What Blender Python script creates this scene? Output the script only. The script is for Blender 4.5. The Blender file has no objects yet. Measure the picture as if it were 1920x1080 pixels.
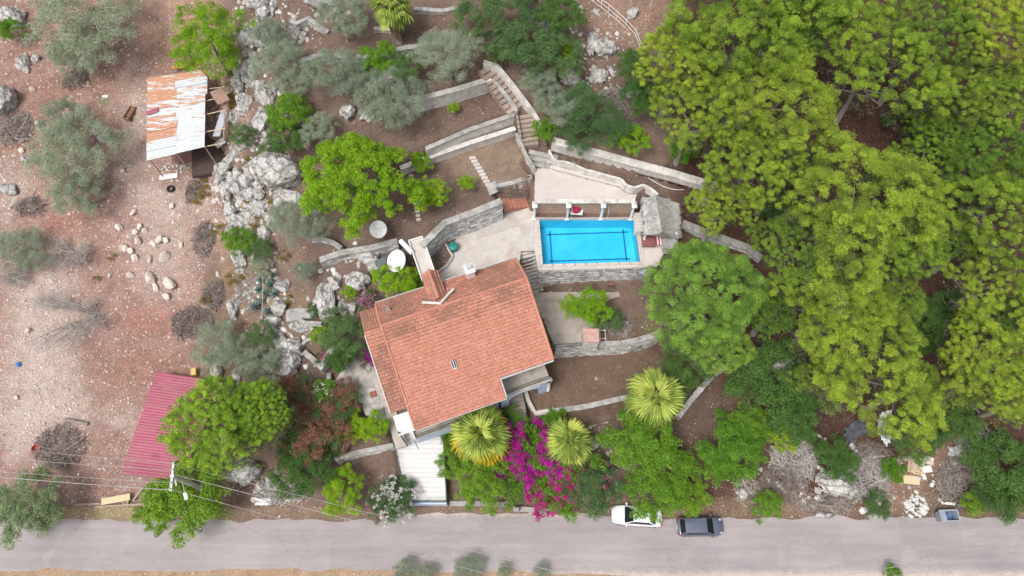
import bpy, math, random
import numpy as np
from mathutils import Vector, Matrix

# ------------------------------------------------------------------ camera, sky, sun, exposure
scene = bpy.context.scene
F_PX, TILT, CAM_H = 1300.0, math.radians(25.0), 68.0
cam_data = bpy.data.cameras.new('camera')
cam_data.sensor_width = 36.0
cam_data.lens = F_PX / 1920.0 * 36.0
cam_data.clip_end = 3000.0
cam = bpy.data.objects.new('camera', cam_data)
scene.collection.objects.link(cam)
cam.location = (0, 0, CAM_H)
cam.rotation_euler = (TILT, 0, 0)
scene.camera = cam

SUN_EL, SUN_AZ = math.radians(62), math.radians(225)      # azimuth clockwise from +Y
world = bpy.data.worlds.new('World')
scene.world = world
world.use_nodes = True
wn = world.node_tree.nodes; wl = world.node_tree.links
sky = wn.new('ShaderNodeTexSky'); sky.sky_type = 'NISHITA'; sky.sun_disc = False
sky.sun_elevation = SUN_EL; sky.sun_rotation = SUN_AZ
sky.air_density = 1.0; sky.dust_density = 6.0; sky.ozone_density = 1.0
hs = wn.new('ShaderNodeHueSaturation'); hs.inputs['Saturation'].default_value = 0.45   # thin bright overcast
bg = wn['Background']; bg.inputs['Strength'].default_value = 0.14
wl.new(sky.outputs[0], hs.inputs['Color']); wl.new(hs.outputs[0], bg.inputs['Color'])

sun_data = bpy.data.lights.new('sun', 'SUN')
sun_data.energy = 1.8; sun_data.angle = math.radians(20); sun_data.color = (1.0, 0.975, 0.945)
sun = bpy.data.objects.new('sun', sun_data); scene.collection.objects.link(sun)
_d = Vector((math.sin(SUN_AZ) * math.cos(SUN_EL), math.cos(SUN_AZ) * math.cos(SUN_EL), math.sin(SUN_EL)))
sun.rotation_euler = _d.to_track_quat('Z', 'Y').to_euler()

vs = scene.view_settings
vs.view_transform = 'Standard'; vs.look = 'None'; vs.exposure = 0.2; vs.gamma = 1.0; vs.use_curve_mapping = False
scene.cycles.max_bounces = 6; scene.cycles.diffuse_bounces = 3; scene.cycles.glossy_bounces = 2
scene.cycles.transparent_max_bounces = 8; scene.cycles.transmission_bounces = 4
scene.cycles.use_denoising = True

random.seed(7)
rng = np.random.default_rng(7)
COL = scene.collection
cT, sT = math.cos(TILT), math.sin(TILT)

# ------------------------------------------------------------------ helpers
def at(px, py, z):
    """world point at height z on the line of sight of photo pixel (px, py)"""
    u = (px - 960) / F_PX; v = (py - 540) / F_PX
    t = (CAM_H - z) / (cT + v * sT)
    return Vector((u * t, (sT - v * cT) * t, z))
def proj(X, Y, Z):
    dz = Z - CAM_H
    dep = Y * sT - dz * cT
    return 960 + F_PX * X / dep, 540 - F_PX * (Y * cT + dz * sT) / dep
def mpp(p):
    """metres per photo pixel at a world point"""
    return (p[1] * sT - (p[2] - CAM_H) * cT) / F_PX

def tag(o, label=None, cat=None, group=None, kind=None):
    if label: o['label'] = label
    if cat: o['category'] = cat
    if group: o['group'] = group
    if kind: o['kind'] = kind
    return o
def empty(name, loc, label, cat, group=None, rotz=0.0, kind=None):
    o = bpy.data.objects.new(name, None); COL.objects.link(o)
    o.empty_display_size = 0.3
    o.location = loc; o.rotation_euler = (0, 0, rotz)
    return tag(o, label, cat, group, kind)
def link(name, me, parent=None, loc=None, rot=None, scale=None):
    o = bpy.data.objects.new(name, me); COL.objects.link(o)
    if parent is not None: o.parent = parent
    if loc is not None: o.location = loc
    if rot is not None: o.rotation_euler = rot
    if scale is not None: o.scale = scale if hasattr(scale, '__len__') else (scale,) * 3
    return o
def mesh_np(name, V, Fc, mat, tint=None, smooth=False):
    """fast mesh from numpy arrays; Fc is (n, k)"""
    me = bpy.data.meshes.new(name)
    V = np.ascontiguousarray(V, dtype=np.float32); Fc = np.ascontiguousarray(Fc, dtype=np.int32)
    n, k = Fc.shape
    me.vertices.add(len(V)); me.vertices.foreach_set('co', V.ravel())
    me.loops.add(n * k); me.loops.foreach_set('vertex_index', Fc.ravel())
    me.polygons.add(n)
    me.polygons.foreach_set('loop_start', np.arange(0, n * k, k, dtype=np.int32))
    me.polygons.foreach_set('loop_total', np.full(n, k, dtype=np.int32))
    if smooth: me.polygons.foreach_set('use_smooth', np.ones(n, dtype=bool))
    me.update(calc_edges=True)
    if tint is not None:
        a = me.attributes.new('tint', 'FLOAT', 'POINT'); a.data.foreach_set('value', np.ascontiguousarray(tint, dtype=np.float32))
    if mat is not None: me.materials.append(mat)
    return me

class MB:
    """collects boxes, prisms and tubes and links them as ONE mesh object"""
    def __init__(s): s.v = []; s.f = []; s.t = []; s.ct = 0.5
    def add(s, vs_, fs):
        b = len(s.v); s.v += [tuple(p) for p in vs_]; s.f += [tuple(i + b for i in f) for f in fs]; s.t += [s.ct] * len(vs_)
        return s
    def box(s, c, size, rz=0.0, M=None):
        hx, hy, hz = size[0] / 2, size[1] / 2, size[2] / 2
        P = [Vector((x, y, z)) for z in (-hz, hz) for x, y in ((-hx, -hy), (hx, -hy), (hx, hy), (-hx, hy))]
        R = M if M is not None else Matrix.Rotation(rz, 3, 'Z')
        c = Vector(c)
        return s.add([R @ p + c for p in P], [(3, 2, 1, 0), (4, 5, 6, 7), (0, 1, 5, 4), (1, 2, 6, 5), (2, 3, 7, 6), (3, 0, 4, 7)])
    def prism(s, poly, z0, z1):
        """poly: xy(z) list; z1 float or None (use each point's own z)"""
        n = len(poly)
        a = sum(poly[i][0] * poly[(i + 1) % n][1] - poly[(i + 1) % n][0] * poly[i][1] for i in range(n))
        if a < 0: poly = list(reversed(poly))
        bot = [(p[0], p[1], z0) for p in poly]; top = [(p[0], p[1], p[2] if z1 is None else z1) for p in poly]
        return s.add(bot + top, [tuple(range(n - 1, -1, -1)), tuple(range(n, 2 * n))] + [(i, (i + 1) % n, (i + 1) % n + n, i + n) for i in range(n)])
    def tube(s, pts, r, n=6, cap=True):
        pts = [Vector(p) for p in pts]; m = len(pts)
        rs = list(r) if hasattr(r, '__len__') else [r] * m
        V = []; Fs = []
        for i, p in enumerate(pts):
            d = (pts[min(i + 1, m - 1)] - pts[max(i - 1, 0)])
            d = d.normalized() if d.length > 1e-9 else Vector((0, 0, 1))
            a = d.cross(Vector((0, 0, 1)) if abs(d.z) < 0.95 else Vector((1, 0, 0))).normalized(); b = d.cross(a)
            for k in range(n):
                an = 2 * math.pi * k / n
                V.append(p + (a * math.cos(an) + b * math.sin(an)) * rs[i])
        for i in range(m - 1):
            for k in range(n):
                k2 = (k + 1) % n
                Fs.append((i * n + k, i * n + k2, (i + 1) * n + k2, (i + 1) * n + k))
        if cap:
            Fs.append(tuple(range(n))); Fs.append(tuple((m - 1) * n + k for k in reversed(range(n))))
        return s.add(V, Fs)
    def lathe(s, prof, c, n=16):
        V = []; Fs = []; c = Vector(c)
        for r, z in prof:
            for k in range(n):
                an = 2 * math.pi * k / n; V.append(c + Vector((r * math.cos(an), r * math.sin(an), z)))
        for i in range(len(prof) - 1):
            for k in range(n):
                k2 = (k + 1) % n; Fs.append((i * n + k, i * n + k2, (i + 1) * n + k2, (i + 1) * n + k))
        return s.add(V, Fs)
    def mesh(s, name, mat, smooth=False, bevel=0):
        me = bpy.data.meshes.new(name); me.from_pydata(s.v, [], s.f)
        if mat is not None: me.materials.append(mat)
        a = me.attributes.new('tint', 'FLOAT', 'POINT'); a.data.foreach_set('value', np.array(s.t, dtype=np.float32))
        if smooth: me.polygons.foreach_set('use_smooth', np.ones(len(me.polygons), dtype=bool))
        me.update()
        return me
    def build(s, name, mat, parent=None, smooth=False, loc=None, rot=None):
        return link(name, s.mesh(name, mat, smooth), parent, loc, rot)

# ------------------------------------------------------------------ materials
def _new(name):
    m = bpy.data.materials.new(name); m.use_nodes = True
    return m, m.node_tree.nodes, m.node_tree.links, m.node_tree.nodes['Principled BSDF']
def ramp(nodes, stops):
    r = nodes.new('ShaderNodeValToRGB'); e = r.color_ramp.elements
    while len(e) < len(stops): e.new(0.5)
    for i, (p, c) in enumerate(stops): e[i].position = p; e[i].color = (*c, 1)
    return r
def noise(nodes, links, coord, scale, detail=4, rough=0.6, dist=0.0):
    n = nodes.new('ShaderNodeTexNoise'); n.inputs['Scale'].default_value = scale
    n.inputs['Detail'].default_value = detail; n.inputs['Roughness'].default_value = rough; n.inputs['Distortion'].default_value = dist
    links.new(coord, n.inputs['Vector']); return n
def mix(nodes, links, fac, a, b, mode='MIX'):
    m = nodes.new('ShaderNodeMix'); m.data_type = 'RGBA'; m.blend_type = mode
    for sock, v in ((m.inputs[0], fac), (m.inputs[6], a), (m.inputs[7], b)):
        if hasattr(v, 'is_output'): links.new(v, sock)
        elif hasattr(v, '__len__'): sock.default_value = (*v, 1)
        else: sock.default_value = v
    return m.outputs[2]
def mth(nodes, links, op, a, b=None, clamp=False):
    m = nodes.new('ShaderNodeMath'); m.operation = op; m.use_clamp = clamp
    for i, v in enumerate((a, b)):
        if v is None: continue
        if hasattr(v, 'is_output'): links.new(v, m.inputs[i])
        else: m.inputs[i].default_value = v
    return m.outputs[0]
def attr(nodes, name, out='Fac'):
    a = nodes.new('ShaderNodeAttribute'); a.attribute_name = name; return a.outputs[out]

def surf(name, c1, c2, scale=2.0, rough=0.85, bump=0.3, bscale=None, stain=None, stain_amt=0.45, stain_scale=0.6, tintamt=0.0, metal=0.0, dirt=None):
    """weathered surface: two-tone noise, optional stains with their own shape, fine bump, per-piece tint"""
    m, N, L, B = _new(name)
    co = N.new('ShaderNodeTexCoord').outputs['Object']
    n1 = noise(N, L, co, scale, 6, 0.65)
    r = ramp(N, [(0.3, c1), (0.7, c2)]); L.new(n1.outputs[0], r.inputs[0])
    col = r.outputs[0]
    if stain is not None:
        n2 = noise(N, L, co, stain_scale, 7, 0.7, 0.6)
        rr = ramp(N, [(0.62 - stain_amt * 0.35, (0, 0, 0)), (0.8 - stain_amt * 0.3, (1, 1, 1))]); L.new(n2.outputs[0], rr.inputs[0])
        col = mix(N, L, mth(N, L, 'MULTIPLY', rr.outputs[0], 0.85), col, stain)
    if tintamt:
        t = attr(N, 'tint')
        k = mth(N, L, 'ADD', mth(N, L, 'MULTIPLY', t, 2 * tintamt), 1 - tintamt)
        hsv = N.new('ShaderNodeHueSaturation'); L.new(k, hsv.inputs['Value']); L.new(col, hsv.inputs['Color']); col = hsv.outputs[0]
    L.new(col, B.inputs['Base Color']); B.inputs['Roughness'].default_value = rough; B.inputs['Metallic'].default_value = metal
    if bump:
        nb = noise(N, L, co, bscale or scale * 6, 5, 0.7)
        bp = N.new('ShaderNodeBump'); bp.inputs['Strength'].default_value = bump; bp.inputs['Distance'].default_value = 0.05
        L.new(nb.outputs[0], bp.inputs['Height']); L.new(bp.outputs[0], B.inputs['Normal'])
    return m
def plain(name, c, rough=0.5, metal=0.0, var=0.12, coat=0.0):
    m, N, L, B = _new(name)
    co = N.new('ShaderNodeTexCoord').outputs['Object']
    n = noise(N, L, co, 3.0, 5, 0.7)
    r = ramp(N, [(0.3, tuple(x * (1 - var) for x in c)), (0.7, tuple(min(1, x * (1 + var)) for x in c))]); L.new(n.outputs[0], r.inputs[0])
    L.new(r.outputs[0], B.inputs['Base Color']); B.inputs['Roughness'].default_value = rough; B.inputs['Metallic'].default_value = metal
    B.inputs['Coat Weight'].default_value = coat
    return m
def leafmat(name, cd, cb, transl=0.3, rough=0.6, hue=0.03):
    """leaf: tint attribute blends an older and a younger leaf colour; every plant differs a little"""
    m, N, L, B = _new(name)
    t = attr(N, 'tint')
    oi = N.new('ShaderNodeObjectInfo').outputs['Random']
    col = mix(N, L, t, cd, cb)
    hsv = N.new('ShaderNodeHueSaturation'); L.new(col, hsv.inputs['Color'])
    L.new(mth(N, L, 'ADD', mth(N, L, 'MULTIPLY', oi, hue), 0.5 - hue / 2), hsv.inputs['Hue'])
    L.new(mth(N, L, 'ADD', mth(N, L, 'MULTIPLY', oi, -0.25), 1.1), hsv.inputs['Value'])
    L.new(hsv.outputs[0], B.inputs['Base Color']); B.inputs['Roughness'].default_value = rough
    B.inputs['Specular IOR Level'].default_value = 0.25
    tr = N.new('ShaderNodeBsdfTranslucent'); L.new(hsv.outputs[0], tr.inputs['Color'])
    ms = N.new('ShaderNodeMixShader'); ms.inputs[0].default_value = transl
    L.new(B.outputs[0], ms.inputs[1]); L.new(tr.outputs[0], ms.inputs[2]); L.new(ms.outputs[0], N['Material Output'].inputs['Surface'])
    return m

M = {}
M['stone'] = surf('wall_stone', (0.44, 0.435, 0.43), (0.68, 0.67, 0.66), 2.5, 0.9, 0.6, 14, (0.17, 0.165, 0.16), 0.35, 0.8, 0.4)
M['mortar'] = surf('wall_mortar', (0.30, 0.29, 0.28), (0.44, 0.43, 0.41), 4, 0.95, 0.5, 25)
M['render'] = surf('white_render', (0.52, 0.50, 0.47), (0.74, 0.71, 0.67), 1.4, 0.9, 0.35, 18, (0.33, 0.31, 0.285), 0.45, 1.1)
M['cap'] = surf('concrete_cap', (0.30, 0.29, 0.28), (0.50, 0.48, 0.46), 1.6, 0.9, 0.4, 20, (0.17, 0.16, 0.15), 0.5, 0.9)
M['rock'] = surf('limestone', (0.36, 0.35, 0.34), (0.66, 0.64, 0.62), 1.1, 0.95, 1.0, 5, (0.12, 0.12, 0.125), 0.42, 1.6, 0.12)
def rock_material():
    m, N, L, B = _new('limestone')
    co = N.new('ShaderNodeTexCoord').outputs['Object']; geo = N.new('ShaderNodeNewGeometry').outputs['Position']
    n1 = noise(N, L, geo, 1.2, 8, 0.75); n2 = noise(N, L, geo, 4.5, 8, 0.8, 0.4); n3 = noise(N, L, geo, 0.5, 4, 0.6)
    r = ramp(N, [(0.30, (0.26, 0.25, 0.24)), (0.46, (0.50, 0.485, 0.465)), (0.66, (0.74, 0.72, 0.69))]); L.new(n1.outputs[0], r.inputs[0])
    r2 = ramp(N, [(0.44, (0, 0, 0)), (0.62, (1, 1, 1))]); L.new(n2.outputs[0], r2.inputs[0])
    c = mix(N, L, mth(N, L, 'MULTIPLY', r2.outputs[0], 0.45), r.outputs[0], (0.22, 0.22, 0.225))
    r3 = ramp(N, [(0.55, (0, 0, 0)), (0.75, (1, 1, 1))]); L.new(n3.outputs[0], r3.inputs[0])
    c = mix(N, L, mth(N, L, 'MULTIPLY', r3.outputs[0], 0.3), c, (0.46, 0.37, 0.30))
    v = N.new('ShaderNodeTexVoronoi'); v.feature = 'DISTANCE_TO_EDGE'; v.inputs['Scale'].default_value = 0.75
    wv = N.new('ShaderNodeVectorMath'); wv.operation = 'ADD'; L.new(geo, wv.inputs[0]); sc = N.new('ShaderNodeVectorMath'); sc.operation = 'SCALE'; sc.inputs['Scale'].default_value = 0.9; L.new(n2.outputs['Color'], sc.inputs[0]); L.new(sc.outputs[0], wv.inputs[1]); L.new(wv.outputs[0], v.inputs['Vector'])
    cr = mth(N, L, 'LESS_THAN', v.outputs['Distance'], 0.025)
    c = mix(N, L, mth(N, L, 'MULTIPLY', cr, 0.45), c, (0.14, 0.135, 0.13))
    L.new(c, B.inputs['Base Color']); B.inputs['Roughness'].default_value = 0.95; B.inputs['Specular IOR Level'].default_value = 0.2
    bp = N.new('ShaderNodeBump'); bp.inputs['Strength'].default_value = 0.9; bp.inputs['Distance'].default_value = 0.15
    L.new(mth(N, L, 'SUBTRACT', n2.outputs[0], cr), bp.inputs['Height']); L.new(bp.outputs[0], B.inputs['Normal'])
    return m
M['rock'] = rock_material()
M['gravel'] = surf('gravel_stone', (0.40, 0.32, 0.285), (0.66, 0.58, 0.53), 1.5, 0.95, 0.0, tintamt=0.25)
M['greygravel'] = surf('grey_rubble_stone', (0.33, 0.31, 0.295), (0.62, 0.59, 0.56), 1.5, 0.95, 0.0, tintamt=0.3)
M['fieldrock'] = surf('field_limestone', (0.52, 0.44, 0.38), (0.72, 0.63, 0.56), 1.5, 0.95, 0.8, 8, (0.38, 0.28, 0.24), 0.3, 1.5, 0.2)
M['deck'] = surf('beige_tile', (0.50, 0.455, 0.425), (0.565, 0.515, 0.485), 0.5, 0.7, 0.08, 30, (0.45, 0.395, 0.35), 0.3, 0.35, 0.06)
M['patio'] = surf('patio_concrete', (0.43, 0.40, 0.37), (0.56, 0.53, 0.50), 0.7, 0.85, 0.2, 20, (0.42, 0.34, 0.28), 0.45, 0.6, 0.1)
M['slab'] = surf('terrace_slab', (0.38, 0.33, 0.29), (0.50, 0.445, 0.395), 0.8, 0.85, 0.25, 20, (0.29, 0.235, 0.195), 0.4, 0.7, 0.14)
M['ramp'] = surf('ramp_tile', (0.57, 0.555, 0.55), (0.65, 0.635, 0.635), 0.7, 0.6, 0.05, 30, (0.50, 0.475, 0.45), 0.2, 0.5, 0.05)
M['blue'] = plain('pale_blue_paint', (0.50, 0.62, 0.78), 0.7, var=0.06)
M['white'] = plain('white_paint', (0.76, 0.76, 0.75), 0.6, var=0.06)
M['trim'] = plain('grey_metal_trim', (0.52, 0.53, 0.54), 0.5, 0.3)
M['greenmetal'] = plain('dark_green_metal', (0.05, 0.085, 0.075), 0.5, 0.2)
M['darkmetal'] = plain('dark_metal', (0.05, 0.05, 0.055), 0.5, 0.4)
M['rust'] = plain('rusty_metal', (0.26, 0.11, 0.07), 0.9, 0.1, 0.3)
M['wood'] = surf('grey_wood', (0.30, 0.24, 0.18), (0.44, 0.37, 0.29), 6, 0.9, 0.4, 30)
M['palewood'] = surf('pale_wood', (0.52, 0.42, 0.26), (0.68, 0.57, 0.38), 5, 0.9, 0.3, 30)
M['bark'] = surf('bark', (0.20, 0.17, 0.15), (0.34, 0.30, 0.27), 3, 0.95, 0.8, 12)
M['twig'] = surf('dry_twig', (0.26, 0.23, 0.21), (0.42, 0.38, 0.35), 2, 0.95, 0.2, 12, tintamt=0.35)
M['twigdark'] = surf('dark_twig', (0.19, 0.16, 0.145), (0.33, 0.28, 0.255), 2, 0.95, 0.2, 12, tintamt=0.35)
M['paletwig'] = surf('pale_twig', (0.42, 0.39, 0.37), (0.58, 0.54, 0.51), 2, 0.95, 0.2, 12, tintamt=0.25)
M['glass'] = plain('dark_glass', (0.015, 0.02, 0.025), 0.06, 0.0, 0.05)
M['plastic_white'] = plain('white_plastic', (0.78, 0.78, 0.78), 0.4, var=0.03)
M['earth'] = surf('bed_soil', (0.095, 0.06, 0.046), (0.17, 0.112, 0.084), 1.3, 0.97, 0.7, 9, (0.20, 0.15, 0.115), 0.35, 0.8)

# leaves
TR = 0.42
M['l_pine'] = leafmat('pine_needle', (0.075, 0.135, 0.03), (0.52, 0.69, 0.08), TR, hue=0.03)
M['l_pinegreen'] = leafmat('green_pine_needle', (0.07, 0.15, 0.035), (0.42, 0.66, 0.11), TR)
M['l_dullpine'] = leafmat('dull_pine_needle', (0.06, 0.115, 0.03), (0.33, 0.50, 0.07), TR, hue=0.03)
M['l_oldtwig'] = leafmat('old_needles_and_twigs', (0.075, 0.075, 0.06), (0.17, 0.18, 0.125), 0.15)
M['l_olive'] = leafmat('olive_leaf', (0.20, 0.26, 0.17), (0.50, 0.57, 0.42), 0.35, 0.7)
M['l_oliveg'] = leafmat('green_olive_leaf', (0.12, 0.20, 0.09), (0.36, 0.47, 0.25), 0.35, 0.7)
M['l_umbrella'] = leafmat('umbrella_pine_needle', (0.10, 0.20, 0.03), (0.48, 0.71, 0.07), TR, hue=0.01)
M['l_bright'] = leafmat('bright_leaf', (0.14, 0.29, 0.015), (0.44, 0.66, 0.03), TR)
M['l_green'] = leafmat('green_leaf', (0.075, 0.18, 0.018), (0.30, 0.53, 0.05), TR)
M['l_dark'] = leafmat('dark_green_leaf', (0.045, 0.12, 0.028), (0.16, 0.30, 0.07), 0.35)
M['l_shrub'] = leafmat('grey_green_leaf', (0.055, 0.125, 0.042), (0.19, 0.32, 0.115), 0.35)
M['l_dry'] = leafmat('yellow_weed', (0.22, 0.18, 0.04), (0.38, 0.32, 0.07), 0.3)
M['l_red'] = leafmat('reddish_leaf', (0.17, 0.085, 0.05), (0.43, 0.26, 0.16), 0.3)
M['l_magenta'] = leafmat('magenta_bract', (0.38, 0.014, 0.27), (0.74, 0.06, 0.52), TR)
M['l_hotpink'] = leafmat('hot_pink_bract', (0.45, 0.02, 0.24), (0.80, 0.09, 0.46), TR)
M['l_pink'] = leafmat('pink_petal', (0.40, 0.11, 0.22), (0.62, 0.26, 0.38), 0.35)
M['l_white'] = leafmat('white_petal', (0.58, 0.57, 0.53), (0.80, 0.79, 0.76), 0.3)
M['l_palm'] = leafmat('palm_leaf', (0.17, 0.26, 0.04), (0.56, 0.66, 0.15), 0.35)
M['l_palmyellow'] = leafmat('yellow_palm_leaf', (0.50, 0.36, 0.02), (0.72, 0.55, 0.06), 0.3)
M['l_agave'] = leafmat('agave_leaf', (0.10, 0.15, 0.13), (0.25, 0.33, 0.30), 0.1)
M['l_straw'] = leafmat('dry_grass', (0.24, 0.17, 0.10), (0.42, 0.32, 0.19), 0.2)
# ------------------------------------------------------------------ terrain
CTRL = [(-200, 975, 0), (0, 975, 0), (240, 970, 0), (480, 970, 0), (720, 965, 0), (960, 962, 0), (1200, 970, 0), (1440, 978, 0), (1680, 978, 0), (1920, 978, 0), (2100, 978, 0),
    (-200, 1100, 0), (0, 1080, 0), (480, 1080, 0), (960, 1080, 0), (1440, 1080, 0), (1920, 1080, 0), (2100, 1100, 0),
    # stony field
    (0, 800, 1.3), (200, 800, 1.5), (0, 650, 3.0), (200, 650, 3.0), (0, 500, 4.8), (200, 500, 4.8), (400, 500, 5.4), (0, 200, 8.0), (200, 200, 8.0), (330, 215, 8.0),
    (0, 0, 10.5), (330, 0, 11.0), (390, 640, 3.4), (385, 400, 6.4), (230, 930, 0.5), (110, 920, 0.6), (400, 850, 1.3), (400, 160, 9.0), (300, 330, 7.0), (410, 300, 7.4),
    # outcrop
    (500, 420, 9.4), (450, 420, 7.6), (470, 330, 10.0), (440, 270, 9.2), (480, 200, 11.8), (480, 90, 13.8), (500, 0, 15.8), (440, 0, 13.5), (450, 500, 6.2), (430, 600, 4.2), (520, 640, 5.2), (560, 560, 6.9), (460, 880, 0.9), (560, 660, 4.8),
    (640, 690, 3.6), (600, 760, 2.6), (560, 830, 1.8), (600, 910, 0.7), (700, 880, 0.9), (500, 930, 0.5),
    # garden
    (600, 500, 8.6), (640, 540, 7.6), (640, 620, 6.0), (690, 540, 7.8), (730, 500, 8.6), (690, 420, 11.2), (600, 400, 11.0), (600, 250, 13.0), (560, 170, 14.4), (700, 250, 13.4), (700, 150, 15.2), (800, 60, 17.0), (650, 60, 16.6), (1000, 50, 17.2), (950, 130, 16.2), (800, -40, 18.6), (560, 50, 15.6), (1100, 0, 18.0),
    (1080, 120, 16.2), (1060, 210, 14.6), (1150, 250, 14.2), (1250, 300, 13.2), (1310, 420, 9.4), (1350, 500, 7.6), (1300, 600, 5.6), (1400, 640, 4.6), (1280, 700, 3.0), (1300, 800, 1.9), (1300, 900, 0.8), (1380, 760, 2.2),
    (1100, 860, 1.2), (900, 870, 1.1), (1060, 930, 0.6), (900, 940, 0.5),
    # wood
    (1500, 800, 2.2), (1600, 900, 0.8), (1800, 900, 0.8), (1900, 900, 0.9), (1700, 700, 4.4), (1900, 700, 4.4), (1500, 600, 6.0), (1700, 500, 8.0), (1700, 400, 9.8), (1900, 400, 10.0), (1500, 300, 12.0), (1700, 200, 13.4), (1900, 200, 13.4), (1250, 130, 16.0), (1600, 0, 17.4), (1900, 0, 17.4), (1300, 0, 18.0), (2150, 400, 10.0), (2150, 700, 4.5), (-200, 400, 6.0), (-200, 0, 10.5), (960, -150, 21.0), (1900, -150, 20.5), (0, -150, 13.0)]
_cp = np.array([[*at(a, b, c)] for a, b, c in CTRL])
def _phi(A, B): return np.sqrt(((A[:, None, :] - B[None, :, :]) ** 2).sum(-1) + 0.5)
_n = len(_cp)
_A = np.zeros((_n + 3, _n + 3)); _A[:_n, :_n] = _phi(_cp[:, :2], _cp[:, :2]) - 0.15 * np.eye(_n)
_P = np.c_[np.ones(_n), _cp[:, :2]]; _A[:_n, _n:] = _P; _A[_n:, :_n] = _P.T
_w = np.linalg.solve(_A, np.r_[_cp[:, 2], 0, 0, 0])
def _vnoise(X, Y, s, seed):
    """smooth value noise on numpy arrays"""
    r = np.random.default_rng(seed).random((256, 256))
    x = X / s + 1000; y = Y / s + 1000
    i = np.floor(x).astype(int); j = np.floor(y).astype(int); fx = x - i; fy = y - j
    fx = fx * fx * (3 - 2 * fx); fy = fy * fy * (3 - 2 * fy)
    g = lambda a, b: r[a % 256, b % 256]
    return (g(i, j) * (1 - fx) + g(i + 1, j) * fx) * (1 - fy) + (g(i, j + 1) * (1 - fx) + g(i + 1, j + 1) * fx) * fy - 0.5
def base_z(X, Y):
    Xc = np.clip(X, -66, 62); Yc = np.clip(Y, 1.0, 72)
    Q = np.c_[Xc.ravel(), Yc.ravel()]
    out = np.concatenate([_phi(q, _cp[:, :2]) @ _w[:_n] + np.c_[np.ones(len(q)), q] @ _w[_n:] for q in np.array_split(Q, max(1, len(Q) // 20000))])
    z = out.reshape(X.shape)
    z = np.where(Y > 8.6, np.maximum(z, 0.02), 0.0)
    z += np.clip(Y - 72, 0, 200) * 0.3
    k = np.clip((Y - 9.0) / 3, 0, 1)
    z += k * (_vnoise(X, Y, 2.6, 1) * 0.35 + _vnoise(X, Y, 0.9, 2) * 0.16 + _vnoise(X, Y, 0.4, 3) * 0.06)
    return z

def P(pts, z): return [at(a, b, z) for a, b in pts]
# house frame: x along the eaves, y up the slope
HOUSE_ROT = math.radians(19.9)
HO = at(783, 803, 9.3); HO.z = 0
_hx = Vector((math.cos(HOUSE_ROT), math.sin(HOUSE_ROT), 0)); _hy = Vector((-math.sin(HOUSE_ROT), math.cos(HOUSE_ROT), 0))
def hp(x, y, z): return HO + _hx * x + _hy * y + Vector((0, 0, z))

Z_POOL, Z_TER, Z_LAWN, Z_STEP, Z_TRI = 9.0, 5.5, 3.0, 1.7, 11.5
TERRACES = [   # (name, polygon, z) painted in this order
    ('lower_strip', P([(1000, 782), (1110, 772), (1190, 752), (1215, 770), (1185, 790), (1110, 806), (1005, 815)], Z_STEP), Z_STEP),
    ('front_yard', P([(965, 800), (1060, 812), (1130, 815), (1150, 900), (1080, 940), (960, 945), (850, 945), (840, 800)], 0.9), 0.9),
    ('lawn', P([(900, 690), (1045, 640), (1245, 630), (1262, 680), (1190, 747), (1090, 768), (1003, 778), (985, 735), (900, 735)], Z_LAWN), Z_LAWN),
    ('west_patio', P([(600, 680), (670, 650), (715, 640), (790, 800), (735, 800), (700, 795), (640, 730)], 3.4), 3.4),
    ('west_bed', P([(657, 820), (735, 780), (740, 838), (630, 862)], 2.4), 2.4),
    ('terrace', P([(960, 520), (1230, 500), (1290, 560), (1245, 628), (1160, 646), (1040, 652)], Z_TER), Z_TER),
    ('pool_deck', P([(1000, 360), (1275, 350), (1278, 440), (1248, 470), (1236, 502), (1010, 509), (1003, 470), (1000, 380)], Z_POOL), Z_POOL),
    ('patio', P([(800, 478), (838, 430), (945, 380), (1003, 360), (1004, 471), (977, 471), (968, 500), (900, 540), (820, 540), (780, 500)], Z_POOL), Z_POOL),
    ('bed_mid', P([(752, 318), (800, 297), (880, 265), (985, 235), (1000, 320), (998, 333), (932, 353), (938, 385), (838, 421), (795, 460), (770, 430), (700, 400)], 12.0), 12.0),
    ('bed_strip', P([(760, 310), (880, 268), (965, 242), (968, 215), (880, 238), (780, 280)], 13.0), 13.0),
    ('bed_up', P([(650, 250), (700, 215), (770, 195), (920, 150), (968, 212), (880, 241), (820, 268), (740, 300)], 14.2), 14.2),
    ('bed_top', P([(765, 195), (920, 152), (960, 190), (975, 130), (900, 95), (800, 130), (700, 170)], 15.8), 15.8),
    ('bed_east', P([(1030, 272), (1120, 298), (1340, 358), (1290, 372), (1225, 366), (1170, 350), (1032, 290)], 12.4), 12.4),
    ('bed_low', P([(1026, 296), (1060, 304), (1112, 322), (1168, 340), (1210, 354), (1204, 372), (1110, 350), (1034, 326)], 11.8), 11.8),
    ('triangle', P([(992, 310), (1032, 312), (1201, 354), (1198, 383), (992, 385)], Z_TRI), Z_TRI),
]
_xs = np.concatenate([[-900, -500, -300, -180, -120, -90, -75], np.arange(-64, 60.01, 0.3), [70, 90, 120, 180, 300, 500, 900]])
_ys = np.concatenate([[-900, -400, -150, -60, -25, -10, -4], np.arange(0, 72.01, 0.3), [78, 90, 120, 180, 300, 500, 900]])
GX, GY = np.meshgrid(_xs, _ys, indexing='ij')
GZ = base_z(GX, GY)
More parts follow.
